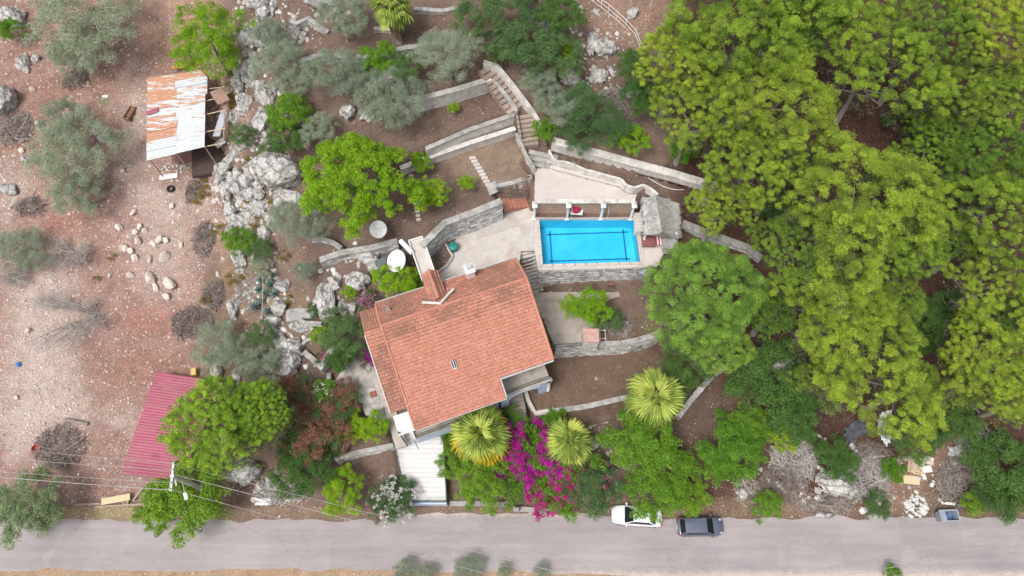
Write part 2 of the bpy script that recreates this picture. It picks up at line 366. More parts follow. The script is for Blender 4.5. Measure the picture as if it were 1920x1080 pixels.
def inside(poly, X, Y, margin=0.0):
    x = np.array([p[0] for p in poly]); y = np.array([p[1] for p in poly]); n = len(poly)
    ins = np.zeros(X.shape, bool); dist = np.full(X.shape, 1e9)
    for i in range(n):
        x0, y0, x1, y1 = x[i], y[i], x[(i + 1) % n], y[(i + 1) % n]
        c = ((y0 > Y) != (y1 > Y)) & (X < (x1 - x0) * (Y - y0) / (y1 - y0 + 1e-12) + x0)
        ins ^= c
        t = np.clip(((X - x0) * (x1 - x0) + (Y - y0) * (y1 - y0)) / ((x1 - x0) ** 2 + (y1 - y0) ** 2 + 1e-12), 0, 1)
        dist = np.minimum(dist, np.hypot(X - x0 - t * (x1 - x0), Y - y0 - t * (y1 - y0)))
    return ins & (dist > margin)
for _nm, _poly, _z in TERRACES:
    _m = inside(_poly, GX, GY, 0.28)
    GZ[_m] = _z + (_vnoise(GX, GY, 0.7, 5)[_m] * 0.05 if _nm not in ('terrace', 'pool_deck', 'patio', 'triangle') else -0.06)
POOL = P([(1012, 413), (1188, 412), (1199, 490), (1019, 495)], Z_POOL)
GZ[inside([POOL[0] + Vector((-.9, .9, 0)), POOL[1] + Vector((.9, .9, 0)), POOL[2] + Vector((.9, -.9, 0)), POOL[3] + Vector((-.9, -.9, 0))], GX, GY)] = 6.4
_house = [hp(-1.2, 1.2, 0), hp(8.2, 1.2, 0), hp(8.2, 2.4, 0), hp(12.4, 2.4, 0), hp(12.4, 10.6, 0), hp(-1.2, 10.6, 0)]
GZ[inside(_house, GX, GY)] = 3.0
_ramp = P([(731, 805), (830, 800), (842, 940), (762, 942)], 1.8)
GZ[inside(_ramp, GX, GY)] = 0.3
_stair = P([(944, 722), (985, 715), (1000, 800), (950, 805)], 2.0)
GZ[inside(_stair, GX, GY)] = 0.8
def carve(px, halfw, drop=0.45):
    pts = [at(*q) for q in px]
    best = np.full(GX.shape, 1e9); zz = np.zeros(GX.shape)
    for a_, b_ in zip(pts, pts[1:]):
        dx, dy = b_.x - a_.x, b_.y - a_.y
        t = np.clip(((GX - a_.x) * dx + (GY - a_.y) * dy) / (dx * dx + dy * dy), 0, 1); d = np.hypot(GX - a_.x - t * dx, GY - a_.y - t * dy)
        m = d < best; best = np.where(m, d, best); zz = np.where(m, a_.z + (b_.z - a_.z) * t, zz)
    m = best < halfw; GZ[m] = np.minimum(GZ[m], zz[m] - drop)
carve([(910, 120, 16.6), (970, 206, 14.4), (985, 212, 14.4), (996, 274, 12.7), (1010, 312, 11.6)], 1.35)
carve([(1045, 283, 12.7), (1008, 300, 12.0)], 1.2)
carve([(991, 482, 8.7), (1004, 548, 5.5)], 1.0, 0.5)
def gz(x, y):
    i = min(max(int(np.searchsorted(_xs, x)) - 1, 0), len(_xs) - 2); j = min(max(int(np.searchsorted(_ys, y)) - 1, 0), len(_ys) - 2)
    fx = (x - _xs[i]) / (_xs[i + 1] - _xs[i]); fy = (y - _ys[j]) / (_ys[j + 1] - _ys[j])
    return float((GZ[i, j] * (1 - fx) + GZ[i + 1, j] * fx) * (1 - fy) + (GZ[i, j + 1] * (1 - fx) + GZ[i + 1, j + 1] * fx) * fy)
def on_ground(px, py, h=0.0):
    """point h metres above the ground on the line of sight of a photo pixel, and the ground height there"""
    best = None
    for z in np.arange(24.0, -0.6, -0.1):      # march down the line of sight from above
        p = at(px, py, z + h); d = gz(p.x, p.y) - z
        if d >= 0:
            best = p; break
    if best is None: best = at(px, py, h)
    g = gz(best.x, best.y)
    p = at(px, py, g + h)
    return p, g

# soil zones, by where each patch lies
PX, PY = proj(GX, GY, GZ)
def zone(cx, cy, rx, ry, soft=0.5):
    d = np.hypot((PX - cx) / rx, (PY - cy) / ry) + _vnoise(GX, GY, 1.6, 11) * 0.5 + _vnoise(GX, GY, 0.6, 12) * 0.25
    return np.clip((1 - d) / soft + 0.5, 0, 1)
n_big = _vnoise(GX, GY, 5.0, 21); n_mid = _vnoise(GX, GY, 1.8, 22); n_sm = _vnoise(GX, GY, 0.7, 23)
_edge = 432 + 45 * np.sin(PY / 140.0) + n_mid * 50
field = np.clip((_edge - PX) / 30, 0, 1)
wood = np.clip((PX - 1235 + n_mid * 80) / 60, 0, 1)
verge = np.clip((PY - 905 + n_mid * 60) / 30, 0, 1)
col = np.zeros(GX.shape + (3,)); peb = np.zeros(GX.shape)
def lay(w, c, p=None):
    global col, peb
    w = np.clip(w, 0, 1)
    col = col * (1 - w[..., None]) + np.array(c) * w[..., None]
    if p is not None: peb = peb * (1 - w) + p * w
lay(np.ones(GX.shape), (0.148, 0.104, 0.084), 0.05)                       # garden soil
lay(np.clip(n_big * 2.2 + 0.2, 0, 1) * 0.6, (0.185, 0.132, 0.105), 0.05)
lay(np.clip(n_mid * 2.5, 0, 1) * 0.5, (0.092, 0.064, 0.052), 0.04)
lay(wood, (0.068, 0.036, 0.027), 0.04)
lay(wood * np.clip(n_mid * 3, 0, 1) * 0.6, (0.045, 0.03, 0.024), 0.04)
lay(field, (0.265, 0.174, 0.148), 0.6)
lay(field * np.clip(n_big * 2.0 + 0.15, 0, 1) * 0.6, (0.255, 0.15, 0.124), 0.45)
lay(field * np.clip(n_mid * 2.5 - 0.1, 0, 1) * 0.5, (0.345, 0.235, 0.19), 0.85)
lay(field * np.clip(n_sm * 3.0 - 0.3, 0, 1) * 0.5, (0.23, 0.138, 0.108), 0.4)
for z_ in ((75, 640, 70, 170), (60, 790, 60, 70), (130, 760, 55, 40), (300, 470, 45, 90), (320, 380, 60, 40), (250, 250, 30, 120), (30, 330, 40, 60), (230, 780, 30, 30)):
    lay(field * zone(*z_, 1.0) * 0.55, (0.40, 0.32, 0.275), 1.3)
for z_ in ((185, 235, 40, 22), (370, 25, 40, 28), (345, 60, 16, 36), (330, 90, 26, 20), (120, 420, 50, 22), (300, 600, 70, 30), (260, 690, 50, 25)):
    lay(field * zone(*z_, 0.9) * 0.6, (0.28, 0.125, 0.095), 0.25)
for z_ in ((90, 30, 110, 60), (60, 260, 80, 60), (340, 120, 60, 60), (120, 160, 110, 40), (280, 700, 130, 60)): lay(field * zone(*z_, 1.2) * 0.75, (0.235, 0.132, 0.10), 0.35)
for z_ in ((70, 600, 45, 130), (95, 720, 50, 90), (40, 800, 50, 40)): lay(field * zone(*z_, 1.0) * 0.5, (0.40, 0.335, 0.30), 1.5)
lay(field * zone(300, 40, 70, 60) * 0.5, (0.34, 0.22, 0.16), 0.35)
for z_ in ((450, 180, 40, 110), (430, 320, 26, 60), (420, 480, 20, 60), (500, 560, 60, 80), (1480, 940, 120, 40)):
    lay(zone(*z_, 1.0) * np.clip(0.5 + n_mid * 1.5, 0, 1) * 0.6, (0.27, 0.185, 0.115), 0.4)
for z_ in ((1690, 920, 55, 40), (1760, 870, 70, 40), (1900, 960, 60, 10), (1180, 40, 60, 40), (1160, 10, 60, 60)):
    lay(zone(*z_, 0.9) * 0.7, (0.24, 0.155, 0.115), 0.3)
lay(zone(1330, 800, 90, 90, 0.9) * 0.5, (0.15, 0.115, 0.09), 0.25)
lay(zone(1110, 705, 170, 80) * 0.8, (0.135, 0.091, 0.066), 0.0)
lay(zone(910, 310, 70, 45) * 0.8, (0.235, 0.178, 0.130), 0.0)
lay(np.clip((PY - 930 + n_mid * 40) / 14, 0, 1) * 0.5, (0.225, 0.16, 0.118), 0.4)
lay(np.clip((PY - 1045) / 10, 0, 1) * 0.9, (0.36, 0.25, 0.165), 0.3)
lay(zone(230, 962, 110, 14) * 0.6, (0.26, 0.235, 0.11), 0.2)

def ground_material():
    m, N, L, B = _new('soil')
    co = N.new('ShaderNodeTexCoord').outputs['Object']
    base = attr(N, 'soil', 'Color'); pb = attr(N, 'pebble')
    n1 = noise(N, L, co, 0.9, 8, 0.72); n2 = noise(N, L, co, 7.0, 6, 0.75); n3 = noise(N, L, co, 30.0, 3, 0.7)
    k = mth(N, L, 'ADD', mth(N, L, 'MULTIPLY', n1.outputs[0], 0.55), mth(N, L, 'ADD', mth(N, L, 'MULTIPLY', n2.outputs[0], 0.95), mth(N, L, 'MULTIPLY', n3.outputs[0], 0.75)))
    k = mth(N, L, 'ADD', mth(N, L, 'MULTIPLY', k, 2.3), -1.52)
    k = mth(N, L, 'MAXIMUM', k, 0.3)
    hsv = N.new('ShaderNodeHueSaturation'); L.new(base, hsv.inputs['Color']); L.new(k, hsv.inputs['Value'])
    colr = hsv.outputs[0]
    # dry grass and litter
    lit = ramp(N, [(0.5, (0, 0, 0)), (0.68, (1, 1, 1))]); L.new(noise(N, L, co, 3.2, 8, 0.8).outputs[0], lit.inputs[0])
    colr = mix(N, L, mth(N, L, 'MULTIPLY', lit.outputs[0], 0.22), colr, (0.30, 0.225, 0.155))
    dk = ramp(N, [(0.52, (0, 0, 0)), (0.66, (1, 1, 1))]); L.new(noise(N, L, co, 1.7, 9, 0.82, 0.3).outputs[0], dk.inputs[0])
    colr = mix(N, L, mth(N, L, 'MULTIPLY', dk.outputs[0], 0.42), colr, (0.075, 0.056, 0.047))
    hts = []
    for sc, th, amt in ((2.1, 0.2, 0.8), (4.2, 0.27, 0.9), (8.0, 0.32, 0.85)):
        v = N.new('ShaderNodeTexVoronoi'); v.inputs['Scale'].default_value = sc; L.new(co, v.inputs['Vector'])
        vc = N.new('ShaderNodeSeparateColor'); L.new(v.outputs['Color'], vc.inputs[0])
        clump = noise(N, L, co, 0.55, 5, 0.7)
        dens = mth(N, L, 'MULTIPLY', pb, mth(N, L, 'MULTIPLY', clump.outputs[0], 1.35))
        keep = mth(N, L, 'LESS_THAN', vc.outputs[0], dens)
        size = mth(N, L, 'MULTIPLY', mth(N, L, 'ADD', mth(N, L, 'MULTIPLY', vc.outputs[1], 0.9), 0.5), th)
        dist = mth(N, L, 'ADD', v.outputs['Distance'], mth(N, L, 'MULTIPLY', mth(N, L, 'SUBTRACT', n2.outputs[0], 0.5), 0.22))
        msk = mth(N, L, 'MULTIPLY', mth(N, L, 'LESS_THAN', dist, size), keep)
        stone = mix(N, L, vc.outputs[2], (0.33, 0.26, 0.23), (0.60, 0.53, 0.485))
        colr = mix(N, L, mth(N, L, 'MULTIPLY', msk, amt), colr, stone)
        hts.append(mth(N, L, 'MULTIPLY', msk, 1.0 / sc))
    L.new(colr, B.inputs['Base Color']); B.inputs['Roughness'].default_value = 0.97; B.inputs['Specular IOR Level'].default_value = 0.15
    h = mth(N, L, 'ADD', mth(N, L, 'ADD', hts[0], hts[1]), mth(N, L, 'MULTIPLY', n2.outputs[0], 0.25))
    bp = N.new('ShaderNodeBump'); bp.inputs['Strength'].default_value = 0.8; bp.inputs['Distance'].default_value = 0.25
    L.new(h, bp.inputs['Height']); L.new(bp.outputs[0], B.inputs['Normal'])
    return m
_nx, _ny = GX.shape
_idx = np.arange(_nx * _ny).reshape(_nx, _ny)
_f = np.stack([_idx[:-1, :-1], _idx[1:, :-1], _idx[1:, 1:], _idx[:-1, 1:]], -1).reshape(-1, 4)
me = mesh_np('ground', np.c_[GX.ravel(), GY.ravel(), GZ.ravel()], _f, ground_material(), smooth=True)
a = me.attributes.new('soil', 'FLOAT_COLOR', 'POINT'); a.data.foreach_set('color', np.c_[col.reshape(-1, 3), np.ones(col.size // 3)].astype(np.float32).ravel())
a = me.attributes.new('pebble', 'FLOAT', 'POINT'); a.data.foreach_set('value', peb.ravel().astype(np.float32))
tag(link('ground', me), 'reddish brown hillside soil with scattered pale stones', 'ground', kind='structure')

# ------------------------------------------------------------------ road
def road_material():
    m, N, L, B = _new('worn_asphalt')
    co = N.new('ShaderNodeTexCoord').outputs['Object']
    mp = N.new('ShaderNodeMapping'); mp.inputs['Scale'].default_value = (0.35, 1.4, 1); L.new(co, mp.inputs[0])
    n1 = noise(N, L, mp.outputs[0], 0.5, 6, 0.65); n2 = noise(N, L, co, 0.35, 7, 0.7, 0.5); n3 = noise(N, L, co, 25, 3, 0.7)
    r = ramp(N, [(0.3, (0.287, 0.259, 0.264)), (0.7, (0.378, 0.342, 0.344))]); L.new(n1.outputs[0], r.inputs[0])
    r2 = ramp(N, [(0.56, (0, 0, 0)), (0.72, (1, 1, 1))]); L.new(n2.outputs[0], r2.inputs[0])
    c = mix(N, L, mth(N, L, 'MULTIPLY', r2.outputs[0], 0.55), r.outputs[0], (0.42, 0.37, 0.34))
    mp2 = N.new('ShaderNodeMapping'); mp2.inputs['Scale'].default_value = (0.03, 1.7, 1); L.new(co, mp2.inputs[0])
    r5 = ramp(N, [(0.35, (0.82, 0.82, 0.82)), (0.65, (1.14, 1.13, 1.12))]); L.new(noise(N, L, mp2.outputs[0], 1.0, 5, 0.6).outputs[0], r5.inputs[0])
    c = mix(N, L, 0.35, c, r5.outputs[0], 'MULTIPLY')
    r6 = ramp(N, [(0.64, (0, 0, 0)), (0.72, (1, 1, 1))]); L.new(noise(N, L, co, 0.9, 6, 0.7, 0.8).outputs[0], r6.inputs[0])
    c = mix(N, L, mth(N, L, 'MULTIPLY', r6.outputs[0], 0.3), c, (0.20, 0.18, 0.18))
    vb = N.new('ShaderNodeTexBrick'); vb.inputs['Scale'].default_value = 0.09; vb.inputs['Mortar Size'].default_value = 0.0; vb.inputs['Color1'].default_value = (1, 1, 1, 1); vb.inputs['Color2'].default_value = (0.86, 0.86, 0.87, 1); L.new(co, vb.inputs['Vector'])
    c = mix(N, L, 0.7, c, vb.outputs['Color'], 'MULTIPLY')
    # sandy edges
    sx = N.new('ShaderNodeSeparateXYZ'); L.new(co, sx.inputs[0])
    ew = noise(N, L, co, 1.2, 6, 0.75)
    edge = mth(N, L, 'SUBTRACT', mth(N, L, 'ABSOLUTE', mth(N, L, 'SUBTRACT', sx.outputs[1], 5.7)), 2.25)
    e = mth(N, L, 'ADD', mth(N, L, 'MULTIPLY', edge, 1.8), mth(N, L, 'MULTIPLY', mth(N, L, 'SUBTRACT', ew.outputs[0], 0.5), 2.6), True)
    c = mix(N, L, mth(N, L, 'MULTIPLY', e, 0.75), c, (0.55, 0.46, 0.385))
    c = mix(N, L, 0.5, c, mix(N, L, n3.outputs[0], (0.28, 0.28, 0.28), (0.80, 0.80, 0.80)), 'OVERLAY')
    # fine cracks
    v = N.new('ShaderNodeTexVoronoi'); v.feature = 'DISTANCE_TO_EDGE'; v.inputs['Scale'].default_value = 0.16
    wv = N.new('ShaderNodeVectorMath'); wv.operation = 'ADD'; L.new(co, wv.inputs[0])
    sc = N.new('ShaderNodeVectorMath'); sc.operation = 'SCALE'; sc.inputs['Scale'].default_value = 1.6; L.new(noise(N, L, co, 0.8, 5, 0.7).outputs['Color'], sc.inputs[0]); L.new(sc.outputs[0], wv.inputs[1])
    L.new(wv.outputs[0], v.inputs['Vector'])
    cr = mth(N, L, 'LESS_THAN', v.outputs['Distance'], 0.004)
    c = mix(N, L, mth(N, L, 'MULTIPLY', mth(N, L, 'MULTIPLY', cr, r.outputs[0]), 1.1), c, (0.16, 0.15, 0.15))
    L.new(c, B.inputs['Base Color']); B.inputs['Roughness'].default_value = 0.9; B.inputs['Specular IOR Level'].default_value = 0.25
    bp = N.new('ShaderNodeBump'); bp.inputs['Strength'].default_value = 0.3; bp.inputs['Distance'].default_value = 0.02
    L.new(n3.outputs[0], bp.inputs['Height']); L.new(bp.outputs[0], B.inputs['Normal'])
    return m
rx = np.concatenate([[-600, -200, -90], np.arange(-64, 60, 0.5), [90, 200, 600]])
top = np.array([at(np.clip(960 + x * 20.9, -400, 2400), 977 - 6 * math.sin(x / 17.0), 0).y for x in rx]) + np.array([_vnoise(np.array([x]), np.array([0.0]), 1.4, 31)[0] * 0.45 + _vnoise(np.array([x]), np.array([5.0]), 0.6, 32)[0] * 0.2 for x in rx])
_tp = np.interp(rx, [-46, -22, -14, -8, 4, 12, 20, 46], [0.35, 0.3, 0.3, 0.75, 0.75, 0.2, 0.0, 0.05]); top += _tp
bot = np.full(len(rx), 3.45) + np.array([_vnoise(np.array([x]), np.array([9.0]), 2.0, 33)[0] * 0.5 for x in rx]) - np.interp(rx, [-46, 0, 10, 46], [0, 0.05, 0.6, 1.2])
V = []; Fq = []
for i, x in enumerate(rx):
    for k in range(9): V.append((x, bot[i] + (top[i] - bot[i]) * k / 8, 0.035))
for i in range(len(rx) - 1):
    for k in range(8): Fq.append((i * 9 + k, (i + 1) * 9 + k, (i + 1) * 9 + k + 1, i * 9 + k + 1))
tag(link('road', mesh_np('road', np.array(V), np.array(Fq), road_material())), 'worn grey asphalt road with sandy edges', 'road', kind='structure')
# ------------------------------------------------------------------ retaining walls
def off_poly(pts, d):
    """polyline offset to its left by d (xy)"""
    out = []
    for i, p in enumerate(pts):
        a = pts[max(i - 1, 0)]; b = pts[min(i + 1, len(pts) - 1)]
        t = Vector((b[0] - a[0], b[1] - a[1], 0)).normalized()
        out.append(Vector((p[0] - t.y * d, p[1] + t.x * d, p[2])))
    return out
def resample(pts, step):
    pts = [Vector(p) for p in pts]; out = [pts[0]]
    for a, b in zip(pts, pts[1:]):
        n = max(1, int((b - a).length / step))
        out += [a.lerp(b, k / n) for k in range(1, n + 1)]
    return out
def retaining_wall(label, pts, drop, thick=0.5, face='stone', capm='cap', cap_h=0.12, stone=(0.42, 0.24), cap_over=0.04, rough_cap=True, name='stone_wall', both=False, course_jit=0.25):
    """wall whose front-top edge follows pts (world, left of the path is uphill); parts: core, stones (proud of the core), cap pieces"""
    c = sum((Vector(p) for p in pts), Vector()) / len(pts)
    zb = min(p[2] for p in pts) - (drop if not hasattr(drop, '__len__') else max(drop))
    root = empty(name, (c.x, c.y, zb), label, 'wall'); O = Vector((c.x, c.y, zb))
    pts = resample(pts, 1.2); n = len(pts)
    dr = list(np.interp(np.linspace(0, 1, n), np.linspace(0, 1, len(drop)), drop)) if hasattr(drop, '__len__') else [drop] * n
    front = off_poly(pts, 0.06); back = off_poly(pts, thick)
    mb = MB()
    for i in range(n - 1):
        q = []
        for j, zc in ((i, 0), (i + 1, 0)):
            q.append((front[j] - O, back[j] - O, dr[j]))
        (f0, b0, d0), (f1, b1, d1) = q
        up = Vector((0, 0, 1)) * -cap_h
        mb.add([f0 - Vector((0, 0, d0 + .3)), f1 - Vector((0, 0, d1 + .3)), b1 - Vector((0, 0, d1 + .3)), b0 - Vector((0, 0, d0 + .3)), f0 + up, f1 + up, b1 + up, b0 + up],
               [(0, 1, 5, 4), (1, 2, 6, 5), (2, 3, 7, 6), (3, 0, 4, 7), (4, 5, 6, 7)])
    mb.build('core', M['render'] if face == 'render' else M['mortar'], root)
    if face == 'stone':
        sb = MB()
        sides = [(front, -1)] + ([(back, 1)] if both else [])
        for line, sgn in sides:
            s_ = 0.0; L_ = [0.0]
            for a_, b_ in zip(line, line[1:]): L_.append(L_[-1] + (b_ - a_).length)
            tot = L_[-1]; xs_ = np.array(L_); P3 = np.array([[*p] for p in line])
            def pos(s, h):
                return Vector((np.interp(s, xs_, P3[:, 0]), np.interp(s, xs_, P3[:, 1]), np.interp(s, xs_, P3[:, 2]) - h)) - O
            D = np.array(dr); maxd = float(max(D)); h = cap_h
            while h < maxd:
                hh = stone[1] * random.uniform(0.75, 1.3); s = -random.uniform(0, stone[0])
                while s < tot:
                    w = stone[0] * random.uniform(0.55, 1.6); s1 = min(s + w, tot); s0 = max(s, 0)
                    if s1 - s0 > 0.08 and h < np.interp((s0 + s1) / 2, xs_, D) + 0.1:
                        g = 0.018; a_ = pos(s0 + g, h + g); b_ = pos(s1 - g, h + g); c_ = pos(s1 - g, h + hh - g); d_ = pos(s0 + g, h + hh - g)
                        t = (b_ - a_); t.z = 0; t.normalize(); nrm = Vector((t.y, -t.x, 0)) * (-sgn) ; out_ = nrm * random.uniform(0.02, 0.075)
                        j = lambda: Vector((0, 0, random.uniform(-.03, .03))) + t * random.uniform(-.03, .03)
                        ci = nrm * -0.03
                        F4 = [p + out_ + j() for p in (a_, b_, c_, d_)]; sb.ct = random.random()
                        vs4 = [p + ci for p in (a_, b_, c_, d_)] + F4
                        fs = [(4, 7, 6, 5), (0, 4, 5, 1), (1, 5, 6, 2), (2, 6, 7, 3), (3, 7, 4, 0)]
                        sb.add(vs4, fs)
                    s += w
                h += hh
        if sb.v: tag(sb.build('stones', M['stone'], root), kind='stuff')
    # cap pieces
    i = 0
    fo = off_poly(pts, -cap_over); bo = off_poly(pts, thick + cap_over * 0.5)
    while i < n - 1:
        mb = MB(); j = min(i + 1, n - 1)
        dz = random.uniform(-.015, .02) if rough_cap else 0
        sh = Vector((0, 0, dz)) - O
        e = 0.006
        f0, f1, b0, b1 = fo[i].lerp(fo[j], e), fo[j].lerp(fo[i], e), bo[i].lerp(bo[j], e), bo[j].lerp(bo[i], e)
        dn = Vector((0, 0, -cap_h)); mb.ct = random.random()
        mb.add([f0 + sh + dn, f1 + sh + dn, b1 + sh + dn, b0 + sh + dn, f0 + sh, f1 + sh, b1 + sh, b0 + sh],
               [(3, 2, 1, 0), (4, 5, 6, 7), (0, 1, 5, 4), (1, 2, 6, 5), (2, 3, 7, 6), (3, 0, 4, 7)])
        mb.build('cap', M[capm], root); i = j
    return root
def W(label, px, z, drop, **k):
    """px: photo points left to right of the wall's front-top edge; z one height or one per point"""
    zs = z if hasattr(z, '__len__') else [z] * len(px)
    return retaining_wall(label, [at(a, b, c) for (a, b), c in zip(px, zs)], drop, **k)

W('tall grey stone retaining wall under the south edge of the pool', [(1010, 510), (1100, 507), (1228, 501)], 8.95, 3.6, thick=0.6, cap_h=0.02, cap_over=0.0)
W('grey stone wall between the dry bed and the beige patio', [(795, 463), (838, 421), (890, 402), (943, 380)], 12.1, 3.2, thick=0.6)
W('pale rendered wall above the stepping stone bed', [(752, 318), (800, 299), (880, 271), (968, 243)], 13.1, 1.15, face='render', capm='render', thick=0.45)
W('pale yellowish rendered wall of the narrow planting strip', [(800, 281), (880, 246), (966, 217)], 14.3, 1.3, face='render', capm='cap', thick=0.4)
W('long whitish wall below the olive trees, ending at the garden steps', [(768, 193), (850, 172), (922, 150)], 15.95, 1.75, face='render', capm='render', thick=0.5)
W('diagonal low wall along the lower side of the garden steps', [(922, 151), (945, 178), (968, 210)], [15.9, 15.3, 14.6], [1.4, 1.0, 0.6], face='render', capm='cap', thick=0.35)
W('grey stone terrace wall half hidden behind olive trees', [(558, 118), (600, 106), (640, 108), (700, 110), (760, 92), (830, 84), (892, 64)], [16.2, 16.4, 16.4, 16.6, 16.8, 17.0, 17.2], 1.3, thick=0.5)
W('low curved dry stone wall near the top edge, below a rocky patch', [(540, 40), (556, 46), (576, 36), (596, 52), (612, 62)], 16.6, 0.6, thick=0.45)
W('thin stone edging at the top right of the fan palm', [(700, 55), (735, 58), (760, 45)], 17.2, 0.45, thick=0.35)
W('low grey wall behind the fan palm at the top edge', [(775, 18), (830, 22), (880, 12)], 18.0, 0.6, thick=0.4)
W('broad whitish sloping wall running down from steps to pines', [(1034, 268), (1100, 287), (1180, 309), (1260, 330), (1342, 355)], [13.9, 13.6, 13.4, 13.2, 13.0], [1.0, 1.0, 0.8, 0.7, 0.6], face='render', capm='render', thick=0.75)
def kerb(label, px, z, r=0.12):
    pts = [at(a_, b_, z) for a_, b_ in px]; O = pts[0].copy(); O.z -= 0.4; root = empty('kerb_wall', O, label, 'kerb')
    S = []
    for i in range(len(pts) - 1):
        p0, p1, p2, p3 = pts[max(i - 1, 0)], pts[i], pts[i + 1], pts[min(i + 2, len(pts) - 1)]
        for t in (0, .25, .5, .75): S.append(.5 * ((2 * p1) + (p2 - p0) * t + (2 * p0 - 5 * p1 + 4 * p2 - p3) * t * t + (3 * p1 - p0 - 3 * p2 + p3) * t ** 3) - O)
    S.append(pts[-1] - O)
    for k in range(0, len(S) - 1, 4):
        mb = MB(); mb.ct = random.random(); seg = S[k:k + 5]; a_ = off_poly(seg, r); b_ = off_poly(seg, -r); n = len(seg); dn = Vector((0, 0, -.95))
        V = a_ + b_ + [v + dn for v in a_] + [v + dn for v in b_]; fs = []
        for q in range(n - 1): fs += [(q, n + q, n + q + 1, q + 1), (q, q + 1, 2 * n + q + 1, 2 * n + q), (n + q, 3 * n + q, 3 * n + q + 1, n + q + 1)]
        mb.add(V, fs).build('kerb_piece', M['render'], root)
kerb('wavy pale kerb wall winding between the planting beds', [(1030, 281), (1034, 292), (1044, 301), (1058, 303), (1078, 309), (1098, 318), (1112, 321), (1140, 329), (1164, 336), (1174, 346), (1190, 351), (1206, 347), (1220, 353), (1234, 365)], 12.75)
W('mossy grey stone wall slanting away beyond the thatched hut', [(1278, 424), (1340, 448), (1400, 470), (1424, 490)], [9.9, 9.4, 8.8, 8.4], 1.3, thick=0.75)
W('low grey wall behind the thatched hut under the pine', [(1258, 362), (1300, 372), (1332, 378)], 11.4, 0.9, thick=0.4, face='render')
W('pale stone retaining wall between paved terrace and dry lawn', [(1042, 655), (1100, 650), (1165, 648), (1200, 641), (1240, 628)], 5.65, 2.7, thick=0.5)
W('grey concrete wall holding the lower edge of the dry lawn', [(1003, 779), (1050, 773), (1100, 766), (1188, 746)], 3.1, 1.5, thick=0.45, face='render', capm='cap')
W('low mossy wall below the lawn, between two palms', [(1062, 812), (1110, 805), (1185, 788)], 1.75, 0.8, thick=0.35, capm='cap')
W('grey boundary wall curving down from the pine towards the palm', [(1276, 784), (1300, 752), (1340, 706), (1380, 678), (1430, 660), (1506, 640)], [2.9, 3.2, 3.9, 4.6, 5.1, 5.6], [1.0, 1.1, 1.2, 1.2, 1.2, 1.2], thick=0.42, both=True)
W('pale rendered wall of the raised bed beside the entrance deck', [(627, 863), (680, 850), (738, 838)], 2.6, 1.7, face='stone', capm='cap', thick=0.4, stone=(0.5, 0.3))
W('side wall of the raised bed, meeting it in a corner', [(657, 819), (627, 862)], 2.6, 1.5, face='render', capm='cap', thick=0.4)
W('low concrete wall along the road beside the entrance deck', [(843, 948), (900, 948), (956, 950)], 0.9, 0.9, thick=0.4, face='render', capm='cap')
W('short concrete wall along the road under the bougainvillea', [(962, 958), (1010, 960), (1060, 966)], 0.6, 0.6, thick=0.4, face='render', capm='cap')
W('long rough stone wall in the rock garden behind the satellite dishes', [(600, 492), (640, 478), (690, 470), (746, 456)], [9.9, 10.3, 10.6, 10.9], 1.4, thick=0.55, stone=(0.5, 0.3))
W('curved stone edging above the rough rock garden wall', [(583, 450), (602, 449), (622, 455), (638, 466)], 10.7, 0.5, thick=0.3)
W('small stone edging around a square planting bed in the rock garden', [(562, 652), (575, 640), (592, 634)], 5.6, 0.4, thick=0.25)
W('sloping rubble wall beside the square planting bed', [(566, 662), (592, 684), (602, 694)], [5.4, 4.9, 4.7], 0.8, thick=0.45)
W('rubble wall slanting under pink oleander beside the house', [(602, 694), (622, 665), (640, 645)], [4.9, 5.4, 5.8], 1.1, thick=0.6)
W('low flat garden wall joining the flagstone patio', [(596, 724), (632, 720), (660, 719), (672, 716)], 3.6, 0.7, thick=0.4, face='render', capm='cap')
W('slim grey wall crossing towards the red leaved shrubs', [(612, 742), (618, 720), (620, 700)], [3.7, 3.8, 4.0], 0.6, thick=0.35, face='render', capm='cap')
W('thin edging wall below a lone shrub in the rock garden', [(553, 598), (570, 606), (602, 608)], 7.3, 0.45, thick=0.25)

# ------------------------------------------------------------------ railings
def railing(label, pts, h=0.95, step=0.16, mat='greenmetal', name='railing', post=1.6, rails=(0.12, 0.92)):
    pts = [Vector(p) for p in pts]
    O = sum(pts, Vector()) / len(pts); O.z = min(p.z for p in pts)
    root = empty(name, O, label, 'railing')
    pr = resample(pts, post)
    for p in pr: MB().tube([p - O, p - O + Vector((0, 0, h))], 0.035, 5).build('post', M[mat], root)
    for k in rails: MB().tube([p - O + Vector((0, 0, k * h)) for p in pr], 0.025, 5).build('rail', M[mat], root)
    b = MB()
    for p in resample(pts, step)[1:-1]: b.tube([p - O + Vector((0, 0, rails[0] * h)), p - O + Vector((0, 0, rails[-1] * h))], 0.01, 4, False)
    if step < 3: tag(b.build('balusters', M[mat], root), kind='stuff')
    return root

